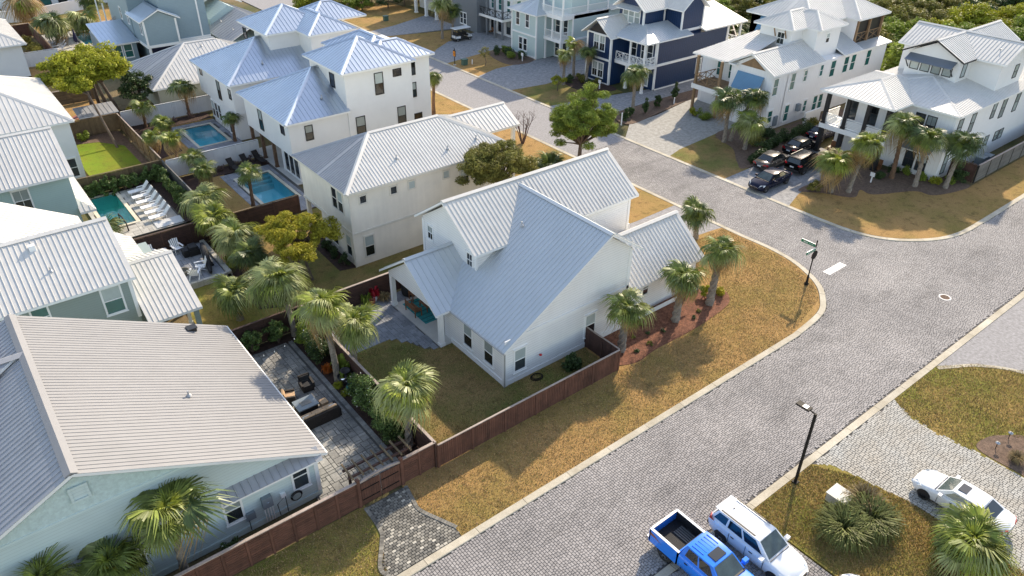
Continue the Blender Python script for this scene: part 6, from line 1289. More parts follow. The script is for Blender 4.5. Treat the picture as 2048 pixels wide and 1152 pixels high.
def cabin(t, paint, xs, zb, zr, wb, wr, pillars, glass='car_glass', front='windscreen', roof_m=None, sunroof=None, rails=False):
    """xs: windscreen foot, roof front, roof rear, back window foot"""
    xf, rf, rr, xr = xs; b = wb / 2; w = wr / 2; cr = .035
    FB = [(xf, b * .93, zb), (xf, -b * .93, zb)]; RB = [(xr, b * .9, zb + .02), (xr, -b * .9, zb + .02)]
    ws = [(xf, -b * .93, zb), (xf, b * .93, zb), (rf, w * .95, zr - .01), (rf, -w * .95, zr - .01)]
    rw = [(xr, b * .9, zb + .02), (xr, -b * .9, zb + .02), (rr, -w * .93, zr - .03), (rr, w * .93, zr - .03)]
    mb = MB()
    for q in (ws, rw): mb.add(q, [(0, 1, 2, 3)])
    sides = {}
    for s in (1, -1):
        q = [(xr, s * b * .9, zb + .02), (xf, s * b * .93, zb), (rf, s * w * .95, zr - .01), (rr, s * w * .93, zr - .03)]; q = q if s < 0 else [q[1], q[0], q[3], q[2]]; sides[s] = q; mb.add(q, [(0, 1, 2, 3)])
    part('cabin_frame', mb, paint, t)
    nx, ny = 10, 8; V = []; F = []
    for i in range(nx + 1):
        u = i / nx; x = rr + (rf - rr) * u; hw = w * (.93 + .02 * u + .03 * math.sin(math.pi * u))
        for j in range(ny + 1): v = -1 + 2 * j / ny; V.append((x + .03 * (1 - v * v) * (1 if u > .99 else (-1 if u < .01 else 0)), v * hw, zr - .025 + cr * (1 - v * v) * (.4 + .6 * math.sin(math.pi * u)) + .012 * math.sin(math.pi * u)))
    for i in range(nx):
        for j in range(ny): F.append((i * (ny + 1) + j, (i + 1) * (ny + 1) + j, (i + 1) * (ny + 1) + j + 1, i * (ny + 1) + j + 1))
    rfp = part('roof', MB().add(V, F, True), roof_m or paint, t)
    if sunroof: x0, x1 = sunroof; part('sunroof', MB().box(x0, x1, -w * .52, w * .52, zr, zr + .035), 'car_glass', rfp)
    if rails:
        for s in (1, -1): part('roof_rail', MB().bar((rr + .1, s * w * .86, zr + .05), (rf - .25, s * w * .86, zr + .06), .05, .05), 'black_trim', rfp)
    pane('windscreen', ws, .05, .95, .06, .94, front, t); pane('rear_window', rw, .08, .92, .14, .9, glass, t)
    for s, q in sides.items():
        for a0, a1 in pillars:
            if s > 0: a0, a1 = 1 - a1, 1 - a0
            pane('side_window', q, a0, a1, .1, .86, glass, t)
    return rfp
CARS = {}
def finish_car(t, loc, heading, label=None): t.location = loc; t.rotation_euler = (0, 0, heading); return t
def sedan(name, label, paint, L=4.6, W=1.78, H=1.38, rim='rim', sunroof=None, belt=.92, group=None, glass='car_glass'):
    t = thing(name, label, 'car', (0, 0, 0), group); l = L / 2
    low = [(-l, .42), (-l + .25, .24), (l - .3, .2), (l, .36)]; top = [(-l, .72), (-l + .06, .93), (-l + .5, .98), (-.95, belt + .06), (.7, belt), (l - 1.1, .90), (l - .35, .74), (l - .05, .58), (l, .5)]; half = [(-l, .72), (-l + .1, .86), (-l + .5, .97), (0, 1), (l - .7, .97), (l - .25, .86), (l, .60)]
    part('body', loft_body(L, W, low, top, half), paint, t); cabin(t, paint, (l - 1.25, .42, -.98, -l + .62), belt + .02, H, W * .93, W * .70, ((.1, .44), (.48, .86)), sunroof=sunroof, glass=glass); tr = W / 2 * .985
    for x in (l - .85, -l + .9):
        for s in (1, -1): wheel(t, x, s * tr, .32, .2, rim)
    for s in (1, -1):
        part('headlight', MB().add([(l - .1, s * W * .27, .60), (l - .45, s * W * .455, .66), (l - .62, s * W * .47, .77), (l - .3, s * W * .30, .735)], [(0, 1, 2, 3) if s > 0 else (3, 2, 1, 0)]).prism([(l - .1, s * W * .27, .58), (l - .45, s * W * .462, .62), (l - .62, s * W * .478, .75), (l - .3, s * W * .30, .75)], (.03, s * .012, .012)), 'lamp_clear', t)
        part('taillight', MB().prism([(-l + .02, s * W * .22, .72), (-l + .14, s * W * .44, .72), (-l + .3, s * W * .478, .78), (-l + .18, s * W * .43, .9), (-l + .03, s * W * .24, .88)], (-.03, s * .015, .006)), 'lamp_red', t)
        part('mirror', MB().box(.68, .86, s * W * .5 - .02 if s > 0 else -W * .5 - .2, s * W * .5 + .2 if s > 0 else -W * .5 + .02, belt - .02, belt + .12), paint, t)
        for x in (.12, -.82): part('door_handle', MB().box(x, x + .16, s * W * .497 - .02, s * W * .497 + .02, .78, .81), 'steel' if paint != 'paint_white' else 'black_trim', t)
    for s in (1, -1):
        for x in (.86, -.05, -.95): part('door_seam', MB().box(x - .008, x + .008, *sorted((s * W * .49, s * (W * .5 + .006))), .34, belt - .02), 'black_trim', t)
    part('hood_seam', MB().box(l - 1.2, l - 1.18, -W * .4, W * .4, belt - .03, belt + .045), 'black_trim', t)
    part('licence_plate', MB().box(-l - .012, -l + .02, -.2, .2, .58, .72), 'plate', t); part('grille', MB().box(l - .1, l + .012, -W * .24, W * .24, .36, .55), 'black_trim', t); part('bumper_trim', MB().box(-l - .006, -l + .1, -W * .3, W * .3, .36, .46), 'black_trim', t); return t
def suv(name, label, paint, L=4.75, W=1.86, H=1.68, belt=1.02, rim='rim', group=None):
    t = thing(name, label, 'car', (0, 0, 0), group); l = L / 2
    low = [(-l, .5), (-l + .25, .3), (l - .3, .28), (l, .45)]; top = [(-l, .95), (-l + .08, 1.1), (-l + .4, belt + .06), (.8, belt + .02), (l - .9, 1.0), (l - .3, .88), (l - .06, .74), (l, .64)]; half = [(-l, .80), (-l + .12, .92), (-l + .5, .99), (0, 1), (l - .6, .97), (l - .2, .86), (l, .66)]
    part('body', loft_body(L, W, low, top, half), paint, t); cabin(t, paint, (l - 1.28, l - 2.05, -l + .42, -l + .1), belt + .02, H, W * .93, W * .74, ((.05, .26), (.3, .56), (.6, .9)), rails=True); tr = W / 2 * .985
    for x in (l - .88, -l + .92):
        for s in (1, -1): wheel(t, x, s * tr, .36, .22, rim)
    for s in (1, -1):
        part('headlight', MB().prism([(l - .1, s * W * .28, .72), (l - .5, s * W * .462, .76), (l - .66, s * W * .476, .88), (l - .3, s * W * .3, .88)], (.03, s * .012, .012)), 'lamp_clear', t)
        part('taillight', MB().prism([(-l + .03, s * W * .3, .98), (-l + .12, s * W * .465, .98), (-l + .42, s * W * .488, 1.02), (-l + .2, s * W * .46, 1.16), (-l + .06, s * W * .32, 1.12)], (-.03, s * .015, .006)), 'lamp_red', t)
        part('mirror', MB().box(.72, .92, s * W * .5 - .02 if s > 0 else -W * .5 - .22, s * W * .5 + .22 if s > 0 else -W * .5 + .02, belt, belt + .16), paint, t)
        for x in (.1, -.95): part('door_handle', MB().box(x, x + .18, s * W * .497 - .02, s * W * .497 + .02, .86, .89), 'black_trim', t)
    for s in (1, -1):
        for x in (.9, -.1, -1.05): part('door_seam', MB().box(x - .008, x + .008, *sorted((s * W * .49, s * (W * .5 + .006))), .42, belt - .02), 'black_trim', t)
    part('hood_seam', MB().box(l - 1.24, l - 1.22, -W * .4, W * .4, belt - .03, belt + .06), 'black_trim', t); part('antenna', MB().lathe([(.04, 0), (.02, .05), (0, .08)], (-l + .8, 0, H + .01), 8), 'black_trim', t)
    part('rear_spoiler', MB().box(-l + .18, -l + .5, -W * .33, W * .33, H - .05, H - .015), paint, t); part('licence_plate', MB().box(-l - .014, -l + .02, -.2, .2, .74, .88), 'plate', t); part('bumper', MB().box(-l - .03, -l + .2, -W * .4, W * .4, .4, .6), 'plastic_black', t); part('grille', MB().box(l - .08, l + .012, -W * .24, W * .24, .46, .68), 'black_trim', t); return t
def pickup(label):
    L, W, H = 5.55, 1.92, 1.83; l = L / 2; t = thing('pickup_truck', label, 'truck', (0, 0, 0)); p = 'paint_blue'; bx0, bx1 = -l, -l + 1.72; zt = 1.30
    top = [(bx1, 1.24), (1.0, 1.22), (l - .9, 1.2), (l - .2, 1.1), (l, .95)]; low = [(bx1, .42), (l - .3, .42), (l, .5)]; half = [(bx1, 1), (l - .6, 1), (l - .15, .92), (l, .82)]
    part('body', loft_body(L, W, low, top, half, 26, bx1 + .03, l, .04), p, t); bed = MB()
    for s in (1, -1): bed.box(bx0, bx1, *(sorted((s * W / 2, s * (W / 2 - .09)))), .5, zt)
    bed.box(bx0 - .02, bx0 + .07, -W / 2, W / 2, .55, zt); bed.box(bx1 - .06, bx1, -W / 2, W / 2, .5, zt); b = part('bed', bed, p, t)
    part('bed_floor', MB().box(bx0 + .07, bx1 - .06, -W / 2 + .09, W / 2 - .09, .72, .78), 'bed_liner', b)
    for k in range(5): part('floor_rib', MB().box(bx0 + .55, bx1 - .1, .12 + k * .13, .2 + k * .13, .78, .815), 'bed_grey', b)
    for s in (1, -1): part('liner_side', MB().box(bx0 + .08, bx1 - .07, *(sorted((s * (W / 2 - .09), s * (W / 2 - .12)))), .74, zt - .02), 'bed_liner', b); part('rail_cap', MB().box(bx0, bx1 + .02, *(sorted((s * (W / 2 + .005), s * (W / 2 - .12)))), zt, zt + .03), 'white_paint', b)
    part('tailgate_cap', MB().box(bx0 - .03, bx0 + .09, -W / 2 + .13, W / 2 - .13, zt, zt + .028), 'gutter', b); part('liner_front', MB().box(bx1 - .1, bx1 - .07, -W / 2 + .12, W / 2 - .12, .74, zt - .02), 'bed_liner', b); part('bumper', MB().box(bx0 - .18, bx0 - .02, -W * .47, W * .47, .46, .64), 'steel', t)
    rf = cabin(t, p, (1.32, .62, bx1 + .22, bx1 + .03), 1.22, H, W * .95, W * .74, ((.10, .42), (.47, .84)), sunroof=(.05, .52))
    for k in range(6): part('roof_rib', MB().bar((bx1 + .35, -.5 + k * .2, H + .012), (-.05, -.5 + k * .2, H + .02), .03, .02), p, rf)
    for x in (l - .95, bx0 + .98):
        for s in (1, -1): wheel(t, x, s * W / 2 * .99, .41, .26, 'rim', 6)
    for s in (1, -1):
        part('mirror', MB().box(1.0, 1.2, *(sorted((s * W * .5, s * (W * .5 + .28)))), 1.22, 1.46), p, t); part('taillight', MB().box(bx0 - .03, bx0 + .06, *(sorted((s * (W / 2 - .02), s * (W / 2 - .16)))), .85, 1.22), 'lamp_red', t); part('headlight', MB().box(l - .25, l + .0, *(sorted((s * W * .28, s * W * .46)))[:2], .85, 1.05), 'lamp_clear', t)
        part('side_decal', MB().prism([(bx0 + .05, s * (W / 2 + .004), 1.16), (bx0 + .28, s * (W / 2 + .004), 1.1), (bx0 + .75, s * (W / 2 + .004), .9), (bx0 + .3, s * (W / 2 + .004), .98), (bx0 + .07, s * (W / 2 + .004), .96)], (0, s * .004, 0)), 'decal_rust', t)
        for x in (.3, -.65): part('door_handle', MB().box(x, x + .18, s * W * .5 - .02, s * W * .5 + .025, 1.0, 1.04), 'black_trim', t)
    part('seat', MB().box(.0, .5, -.7, -.15, .9, 1.3).box(.0, .5, .15, .7, .9, 1.3), 'car_interior', t); part('wiper_cowl', MB().box(1.28, 1.36, -W * .42, W * .42, 1.2, 1.27), 'plastic_black', t); part('grille', MB().box(l - .06, l + .02, -W * .36, W * .36, .62, 1.0), 'steel', t); return t
S_ = R(-90)
finish_car(pickup('bright blue pickup truck with open black bed at the bottom'), (20.85, 14.35 - 2.78, .06), S_)
finish_car(suv('parked_suv', 'white estate car with black roof rails beside the blue truck', 'paint_white', 4.75, 1.80, 1.62), (23.75, 13.35 - 2.38, .06), S_)
finish_car(sedan('parked_sedan', 'white sedan with sunroof parked on the pale driveway', 'paint_white', 4.65, 1.76, 1.36, 'rim_dark', (-.12, .3)), (34.15, 6.25, .06), R(90))
finish_car(sedan('parked_sedan', 'white car just showing its roof at the bottom edge', 'paint_white', 4.5, 1.76, 1.40), (25.0, 5.35, .06), R(90))
finish_car(sedan('parked_sedan', 'dark navy sedan facing the street in the right driveway', 'paint_navy', 4.9, 1.80, 1.42, group=None), (59.2, 35.75, .055), R(180))
finish_car(suv('parked_suv', 'black sport utility car with silver roof glare in the right driveway', 'paint_black', 4.9, 1.9, 1.7), (65.4, 36.1, .055), R(3))
finish_car(sedan('parked_sedan', 'taupe sedan seen from behind in the right driveway', 'paint_taupe', 4.7, 1.78, 1.4), (63.3, 38.4, .055), R(4))
finish_car(sedan('parked_sedan', 'black sedan with red tail lamps nearest the garage', 'paint_black', 4.7, 1.78, 1.4), (68.9, 38.9, .055), R(2))
finish_car(sedan('parked_sedan', 'dark car tucked behind the first black porch post', 'paint_navy', 4.4, 1.74, 1.4), (74.0, 39.6, .055), R(0))
# golf cart
t = thing('golf_cart', 'white golf cart with long white canopy in the far driveway', 'golf cart', (65.6, 95.4, 0)); gx, gy = 65.6, 95.4
part('canopy', MB().box(gx - 1.5, gx + 1.35, gy - .65, gy + .65, 1.85, 1.93), 'white_paint', t); part('chassis', MB().box(gx - 1.55, gx + 1.6, gy - .6, gy + .6, .3, .5), 'black_trim', t); part('rear_body', MB().box(gx - 1.3, gx - .5, gy - .62, gy + .62, .5, .82), 'paint_white', t); part('front_cowl', MB().prism([(gx + .95, gy - .58, .5), (gx + 1.6, gy - .58, .5), (gx + 1.5, gy - .58, .8), (gx + 1.0, gy - .58, 1.0)], (0, 1.16, 0)), 'paint_white', t)
for x in (-1.1, -.3, .5): part('seat', MB().box(gx + x, gx + x + .45, gy - .55, gy + .55, .75, .9).box(gx + x, gx + x + .1, gy - .55, gy + .55, .9, 1.35), 'black_trim', t)
for x, y in ((-1.4, -.6), (-1.4, .6), (1.2, -.6), (1.2, .6), (-.1, -.6), (-.1, .6)): part('canopy_post', MB().bar((gx + x, gy + y, .5), (gx + x, gy + y, 1.86), .05), 'black_trim', t)
for x in (-1.05, 1.1):
    for s in (-1, 1): wl = MB(); wl.tube([(gx + x, gy + s * .45, .24), (gx + x, gy + s * .66, .24)], .24, 14); w_ = part('wheel', wl, 'tyre', t); part('rim', MB().tube([(gx + x, gy + s * .655, .24), (gx + x, gy + s * .67, .24)], .13, 10), 'rim', w_)
# ------------------------------------------------------------------ street furniture
t = thing('street_lamp', 'tall black street lamp with flat head beside the near kerb', 'street lamp', (29.1, 12.4, .06))
part('pole', MB().bar((29.1, 12.4, .06), (29.1, 12.4, 4.85), .12, .12), 'black_metal', t); part('base_plate', MB().box(28.95, 29.25, 12.25, 12.55, .05, .14), 'black_metal', t); part('arm', MB().bar((29.1, 12.4, 4.82), (29.1, 12.75, 4.9), .05), 'black_metal', t)
hd = part('lamp_head', MB().box(28.93, 29.27, 12.7, 13.45, 4.86, 4.95), 'black_metal', t); part('top_plate', MB().box(28.97, 29.23, 12.85, 13.1, 4.95, 4.962), 'gutter', hd)
t = thing('street_sign', 'black post with two green street name blades and the back of a stop sign', 'street sign', (46.7, 23.4, .06))
part('post', MB().tube([(46.7, 23.4, .06), (46.7, 23.4, 3.75)], .045, 10), 'black_metal', t); part('post_base', MB().lathe([(.16, 0), (.15, .12), (.09, .2), (.08, .7), (.05, .85)], (46.7, 23.4, .06), 12), 'black_metal', t); part('finial', MB().lathe([(.05, 0), (.06, .05), (0, .12)], (46.7, 23.4, 3.72), 10), 'black_metal', t)
oc = MB(); oc.prism([(46.7 + .38 * math.cos(R(22.5 + 45 * k)), 23.34, 2.62 + .38 * math.sin(R(22.5 + 45 * k))) for k in range(8)], (0, .03, 0)); part('stop_plate', oc, 'black_metal', t); rd = MB(); rd.prism([(46.7 + .36 * math.cos(R(22.5 + 45 * k)), 23.375, 2.62 + .36 * math.sin(R(22.5 + 45 * k))) for k in range(8)], (0, .008, 0)); part('stop_face', rd, 'flower_red', t)
for nm, p, q in (('name_blade', (46.66, 23.45), (46.66, 24.6)), ('name_blade', (46.65, 23.36), (45.5, 23.36))):
    zz = 3.36 if q[0] > 46 else 3.12; bl = part(nm, MB().bar((*p, zz), (*q, zz), .03, .24), 'sign_green', t); d = Vector((q[0] - p[0], q[1] - p[1], 0)).normalized(); s = Vector((-abs(d.y), -abs(d.x), 0)) * .019
    part('white_edge', MB().bar((*p, zz + .125), (*q, zz + .125), .036, .02), 'white_paint', bl)
    lt = MB(); x = .18; g = random.Random(5)     # lettering too small to read: bars the size of its strokes
    for k in range(11):
        if k == 5: x += .07; continue
        a = Vector((*p, zz)) + d * x + s; hgt_ = .05 if k not in (0, 6) else .065; lt.bar(a - Vector((0, 0, hgt_)), a + Vector((0, 0, hgt_)), .018, .006, up=s)
        if g.random() < .7: lt.bar(a + Vector((0, 0, g.choice([-.045, 0, .045]))), a + d * .045 + Vector((0, 0, g.choice([-.045, 0, .045]))), .006, .018)
        x += .075
    part('lettering', lt, 'white_paint', bl, 'stuff')
t = thing('road_sign', 'small orange sign on black post beside the far side street', 'sign', (57.4, 85.2, 0)); part('post', MB().tube([(57.4, 85.2, 0), (57.4, 85.2, 2.3)], .05, 8), 'black_metal', t); part('sign_plate', MB().box(57.36, 57.4, 84.9, 85.5, 1.25, 2.05), 'black_metal', t); part('sign_face', MB().box(57.33, 57.358, 84.95, 85.45, 1.3, 1.95), 'sign_orange', t); part('sign_mark', MB().box(57.318, 57.33, 85.12, 85.18, 1.4, 1.85).box(57.318, 57.33, 85.18, 85.3, 1.6, 1.66), 'black_metal', t); part('base', MB().box(57.25, 57.55, 85.05, 85.35, 0, .15), 'concrete', t)
for (x, y, lb) in ((58.6, 84.6, 'green utility pedestal beside the small orange sign'), (62.5, 112.5, 'green utility box at the far end of the street')): solo('utility_pedestal', MB().box(x - .35, x + .35, y - .3, y + .3, 0, .75).box(x - .4, x + .4, y - .35, y + .35, .72, .85), 'box_green', lb, 'utility box')
for (x, y, h_, lb) in ((59.3, 55.3, 1.5, 'white marker post at the mulch corner of the white driveway'), (66.6, 46.6, .9, 'white short post under the shaded palm'), (69.5, 56.6, .8, 'white pipe at the shrub row beside the navy house'), (66.0, 81.2, 1.1, 'white house-number post before the mint house'), (66.2, 66.0, 1.1, 'white sign post before the navy house'), (59.6, 84.2, .7, 'white stub beside the green pedestal'), (67.5, 30.2, 1.0, 'white placard on a stake at the driveway of the black post house')):
    mb = MB(); mb.box(x - .05, x + .05, y - .05, y + .05, .05, h_); lb2 = lb
    if 'placard' in lb or 'sign post' in lb or 'number' in lb: mb.box(x - .06, x - .02, y - .22, y + .22, h_ - .3, h_ + .1)
    solo('marker_post', mb, 'white_paint', lb, 'post')
t = thing('utility_box', 'pale putty-coloured ground box in the grass clump near the lamp', 'utility box', (29.7, 10.2, .06)); bx = MB(); bx.prism([(29.25, 9.75, .05), (30.15, 9.75, .05), (30.15, 10.75, .05), (29.25, 10.75, .05)], (0, 0, .55)); part('box', bx, 'box_putty', t); part('lid', MB().prism([(29.2, 9.7, .6), (30.2, 9.7, .6), (30.2, 10.8, .6), (29.2, 10.8, .6)], (0, 0, .06)), 'box_putty', t)
for k, (x, y) in enumerate(((40.1, 7.0), (41.5, 6.9))): t = thing('path_light', ['black path light at the driveway side of the pine straw bed', 'small path light farther into the pine straw bed'][k], 'path light', (x, y, .08)); part('stake', MB().tube([(x, y, .05), (x, y, .5)], .02, 6), 'black_metal', t); part('lamp_hood', MB().lathe([(.02, .06), (.14, 0), (.14, -.02), (0, -.01)], (x, y, .52), 12), 'steel', t)
t = thing('palm_tree', 'palm with brown trunk at the right edge of the pine straw bed', 'palm tree', (41.9, 5.3, .08), 'cabbage palms'); part('trunk', trunk_mb(4.2, .2, .17, (.3, -.2), org=(41.9, 5.3, .05)), 'trunk_brown', t); link_mesh('crown', joined_crown('green', 1, 30), t, (.3, -.2, 4.2), (0, 0, 1), 1.3)
# ------------------------------------------------------------------ garden furniture
def lounger(x, y, rz, m, label, group, base=.09):
    t = thing('sun_lounger', label, 'sun lounger', (x, y, base), group); c, s = math.cos(rz), math.sin(rz); P = lambda a, b, z: (x + a * c - b * s, y + a * s + b * c, base + z)
    seat = MB(); seat.bar(P(-1.0, 0, .33), P(.25, 0, .36), .6, .05); part('seat', seat, m, t); bk = MB(); bk.bar(P(.25, 0, .36), P(.82, 0, .98), .6, .05, up=(0, 0, 1)); part('backrest', bk, m, t)
    for a, b in ((-.85, .27), (-.85, -.27), (.3, .27), (.3, -.27)): part('leg', MB().bar(P(a, b, 0), P(a + .06, b, .33), .045), m, t)
    for b in (.3, -.3): part('arm_rest', MB().bar(P(-.15, b, .52), P(.42, b, .56), .05).bar(P(-.15, b, .34), P(-.15, b, .52), .04), m, t)
    return t
LL = ['sixth', 'fifth', 'fourth', 'third', 'second', 'first']
for k, y in enumerate((69.25, 67.95, 66.65, 65.4, 64.2, 63.05)): lounger(11.95, y, 0, 'white_paint', f'white sun lounger, {LL[k]} in the row counted from the slatted deck', 'white loungers beside the green-blue pool')
for k, (x, y, lb) in enumerate(((20.6, 69.2, 'dark brown lounger farthest left by the white fence'), (22.0, 69.4, 'middle dark brown lounger by the white fence'), (23.3, 69.6, 'dark brown lounger nearest the tall white house'))): lounger(x, y, R(100), 'wicker', lb, 'brown loungers by the white fence')
t = thing('slatted_deck', 'low white slatted deck panel beside the first lounger', 'deck', (12.2, 62.0, .09))
for k in range(9): part('slat', MB().box(11.1, 13.3, 61.35 + k * .15, 61.43 + k * .15, .12, .17), 'white_paint', t)
for x in (11.3, 13.1): part('bearer', MB().box(x - .04, x + .04, 61.35, 62.65, .08, .12), 'gutter', t)
def adirondack(x, y, rz, label, z=.385, m='white_paint'):
    t = thing('garden_chair', label, 'chair', (x, y, z), 'white slatted garden chairs'); c, s = math.cos(rz), math.sin(rz); P = lambda a, b, q: (x + a * c - b * s, y + a * s + b * c, z + q)
    for k in range(5): part('back_slat', MB().bar(P(-.25, -.24 + k * .12, .3), P(-.5, -.3 + k * .15, 1.02 - .03 * abs(k - 2)), .1, .02, up=(c, s, 0)), m, t)
    for k in range(4): part('seat_slat', MB().bar(P(-.2 + k * .16, -.27, .32 + k * .03), P(-.2 + k * .16, .27, .32 + k * .03), .14, .02), m, t)
    for b in (.33, -.33): part('arm', MB().bar(P(-.35, b, .56), P(.38, b, .58), .13, .025), m, t); part('leg', MB().bar(P(.32, b, 0), P(.32, b, .56), .08, .03), m, t); part('leg', MB().bar(P(-.5, b, 0), P(.1, b, .34), .08, .03), m, t)
    return t
adirondack(9.3, 56.0, R(-70), 'white slatted garden chair at the left against the dark fence'); adirondack(11.1, 55.9, R(-80), 'white slatted garden chair right of the first against the dark fence'); adirondack(11.6, 52.1, R(170), 'white slatted garden chair in front of the covered umbrella'); adirondack(10.9, 51.3, R(60), 'white slatted garden chair nearest the raised patio wall')
solo('side_table', MB().lathe([(.2, 0), (.2, .4), (0, .42)], (10.2, 56.3, .385), 12), 'white_paint', 'small white round table between the two garden chairs', 'table')
solo('fire_pit', MB().lathe([(.42, 0), (.48, .18), (.44, .3), (.36, .3), (.34, .1), (0, .08)], (10.4, 52.4, .385), 14), 'cobble', 'grey round fire pit on the raised patio', 'fire pit')
t = thing('covered_umbrella', 'patio umbrella lying folded in a long black cover', 'umbrella', (12.5, 53, .38)); part('cover', MB().tube([(12.75, 55.0, .95), (12.6, 54.2, 1.0), (12.2, 52.2, .8), (11.95, 51.0, .6)], [.14, .24, .24, .12], 10), 'black_cloth', t); part('foot', MB().box(12.1, 12.6, 52.2, 52.7, .38, .5), 'black_metal', t); part('stand', MB().bar((12.5, 53.6, .4), (12.5, 53.6, .9), .08), 'black_metal', t)
t = thing('covered_grill', 'low grill under a crumpled black cover on the raised patio', 'grill', (12.0, 54.9, .38)); bx = MB(); bx.prism([(11.6, 54.5, .38), (12.4, 54.5, .38), (12.4, 55.4, .38), (11.6, 55.4, .38)], (0, 0, .5)); bx.prism([(11.65, 54.55, .88), (12.3, 54.55, .88), (12.25, 55.3, .88), (11.7, 55.3, .88)], (.02, .02, .22)); part('cover', bx, 'black_cloth', t); part('side_shelf', MB().box(11.2, 11.6, 54.6, 55.3, .38, .95), 'black_cloth', t)
# terrace seating of the aqua house
def armchair(x, y, rz, label, cover='cushion'):
    t = thing('wicker_armchair', label, 'armchair', (x, y, .092), 'wicker terrace seating'); c, s = math.cos(rz), math.sin(rz); P = lambda a, b, q: (x + a * c - b * s, y + a * s + b * c, .092 + q)
    part('seat_base', MB().bar(P(-.32, 0, .18), P(.34, 0, .18), .66, .34), 'wicker', t); part('backrest', MB().bar(P(-.36, 0, .42), P(-.46, 0, .8), .7, .12, up=(c, s, 0)), 'wicker', t)
    for b in (.34, -.34): part('arm', MB().bar(P(-.34, b, .4), P(.34, b, .38), .12, .36), 'wicker', t)
    part('seat_cushion', MB().bar(P(-.26, 0, .4), P(.34, 0, .4), .54, .12), cover, t); part('back_cushion', MB().bar(P(-.26, 0, .5), P(-.34, 0, .78), .52, .12, up=(c, s, 0)), cover, t); return t
armchair(12.05, 35.0, R(-95), 'black wicker armchair with dark cushion on the terrace', 'black_cloth'); armchair(10.75, 34.6, R(-20), 'wicker armchair with tan cushion at the roof edge')
t = thing('fire_table', 'square dark table with grey top between the terrace seats', 'table', (11.2, 33.3, .092)); part('base', MB().box(10.65, 11.75, 32.85, 33.75, .1, .55), 'wicker', t); part('top', MB().box(10.58, 11.82, 32.78, 33.82, .55, .62), 'meter_grey', t); part('lid', MB().prism([(10.9, 33.1, .62), (11.5, 33.1, .62), (11.5, 33.5, .62), (10.9, 33.5, .62)], (0, 0, .02)), 'slab', t)
t = thing('wicker_sofa', 'long black wicker sofa with tan cushions facing the fire table', 'sofa', (11.45, 32.0, .092)); part('base', MB().box(10.4, 12.5, 31.7, 32.45, .1, .42), 'wicker', t); part('backrest', MB().box(10.4, 12.5, 31.55, 31.72, .1, .86), 'wicker', t)
for x in (10.3, 12.5): part('arm', MB().box(x, x + .12, 31.6, 32.45, .1, .64), 'wicker', t)
for k in range(3): part('seat_cushion', MB().box(10.44 + k * .69, 11.1 + k * .69, 31.86, 32.46, .42, .55), 'cushion', t); part('back_cushion', MB().box(10.46 + k * .69, 11.08 + k * .69, 31.72, 31.86, .5, .92), 'cushion', t)
for x, lb in ((10.6, 'white throw pillow at the left end of the sofa'), (12.2, 'white throw pillow at the right end of the sofa')): solo('throw_pillow', MB().prism([(x - .17, 31.9, .56), (x + .17, 31.9, .56), (x + .19, 31.78, .9), (x - .19, 31.78, .9)], (0, .12, .03)), 'cushion_white', lb, 'pillow')
solo('ottoman', MB().box(11.95, 12.35, 32.75, 33.15, .1, .4).box(11.93, 12.37, 32.73, 33.17, .4, .5), 'cushion', 'small tan footstool beside the fire table', 'footstool')
t = thing('fountain', 'two-tier dark stone fountain in the planting bed', 'fountain', (14.2, 34.0, .08)); part('lower_bowl', MB().lathe([(.18, 0), (.16, .35), (.5, .55), (.55, .62), (.48, .6), (.2, .5), (0, .5)], (14.2, 34.0, .08), 18), 'stone_black', t); part('upper_bowl', MB().lathe([(.1, .5), (.08, .85), (.28, .98), (.32, 1.03), (.26, 1.0), (0, .95)], (14.2, 34.0, .08), 16), 'stone_black', t); part('water', MB().lathe([(0, .575), (.47, .575)], (14.2, 34.0, .08), 16), 'water', t)
solo('glazed_pot', MB().lathe([(.14, 0), (.22, .2), (.2, .45), (.14, .5), (.16, .54)], (14.0, 33.2, .08), 14), 'rug_dark', 'blue glazed pot at the foot of the fountain', 'pot')
t = thing('string_lights', 'thin cable with hanging bulbs across the terrace', 'string lights', (12, 36, 3)); pts = [(9.6, 36.2, 2.9)] + [(9.6 + 4.2 * k / 12, 36.2 + .8 * k / 12, 2.9 - .5 * math.sin(math.pi * k / 12) + .4 * k / 12) for k in range(1, 13)]; part('cable', MB().tube(pts, .012, 4, False), 'black_metal', t)
for k in range(2, 12, 2): part('bulb', MB().lathe([(0, -.14), (.035, -.1), (.02, -.02), (0, 0)], pts[k], 8), 'white_paint', t)
# porch of the corner house
t = thing('outdoor_rug', 'teal striped rug on the porch floor', 'rug', (22.2, 37.8, .16)); part('rug', MB().box(21.35, 23.2, 36.25, 39.3, .152, .164), 'rug_teal', t)
for k in range(7): part('stripe', MB().box(21.36, 23.19, 36.4 + k * .42, 36.52 + k * .42, .164, .168), 'rug_dark', t)
def bench(x, y, rz, w, label):
    t = thing('wooden_bench', label, 'bench', (x, y, .17), 'wooden porch seating'); c, s = math.cos(rz), math.sin(rz); P = lambda a, b, q: (x + a * c - b * s, y + a * s + b * c, .17 + q)
    for k in range(4): part('seat_slat', MB().bar(P(-.2 + k * .13, -w / 2, .42), P(-.2 + k * .13, w / 2, .42), .11, .03), 'teak', t)
    for k in range(3): part('back_slat', MB().bar(P(-.28, -w / 2, .56 + k * .13), P(-.28, w / 2, .56 + k * .13), .03, .1), 'teak', t)
    for b in (-w / 2, w / 2): part('leg', MB().bar(P(-.28, b, 0), P(-.28, b, .92), .06), 'teak', t); part('leg', MB().bar(P(.22, b, 0), P(.22, b, .62), .06), 'teak', t); part('arm', MB().bar(P(-.28, b, .64), P(.26, b, .64), .07, .03), 'teak', t)
    return t
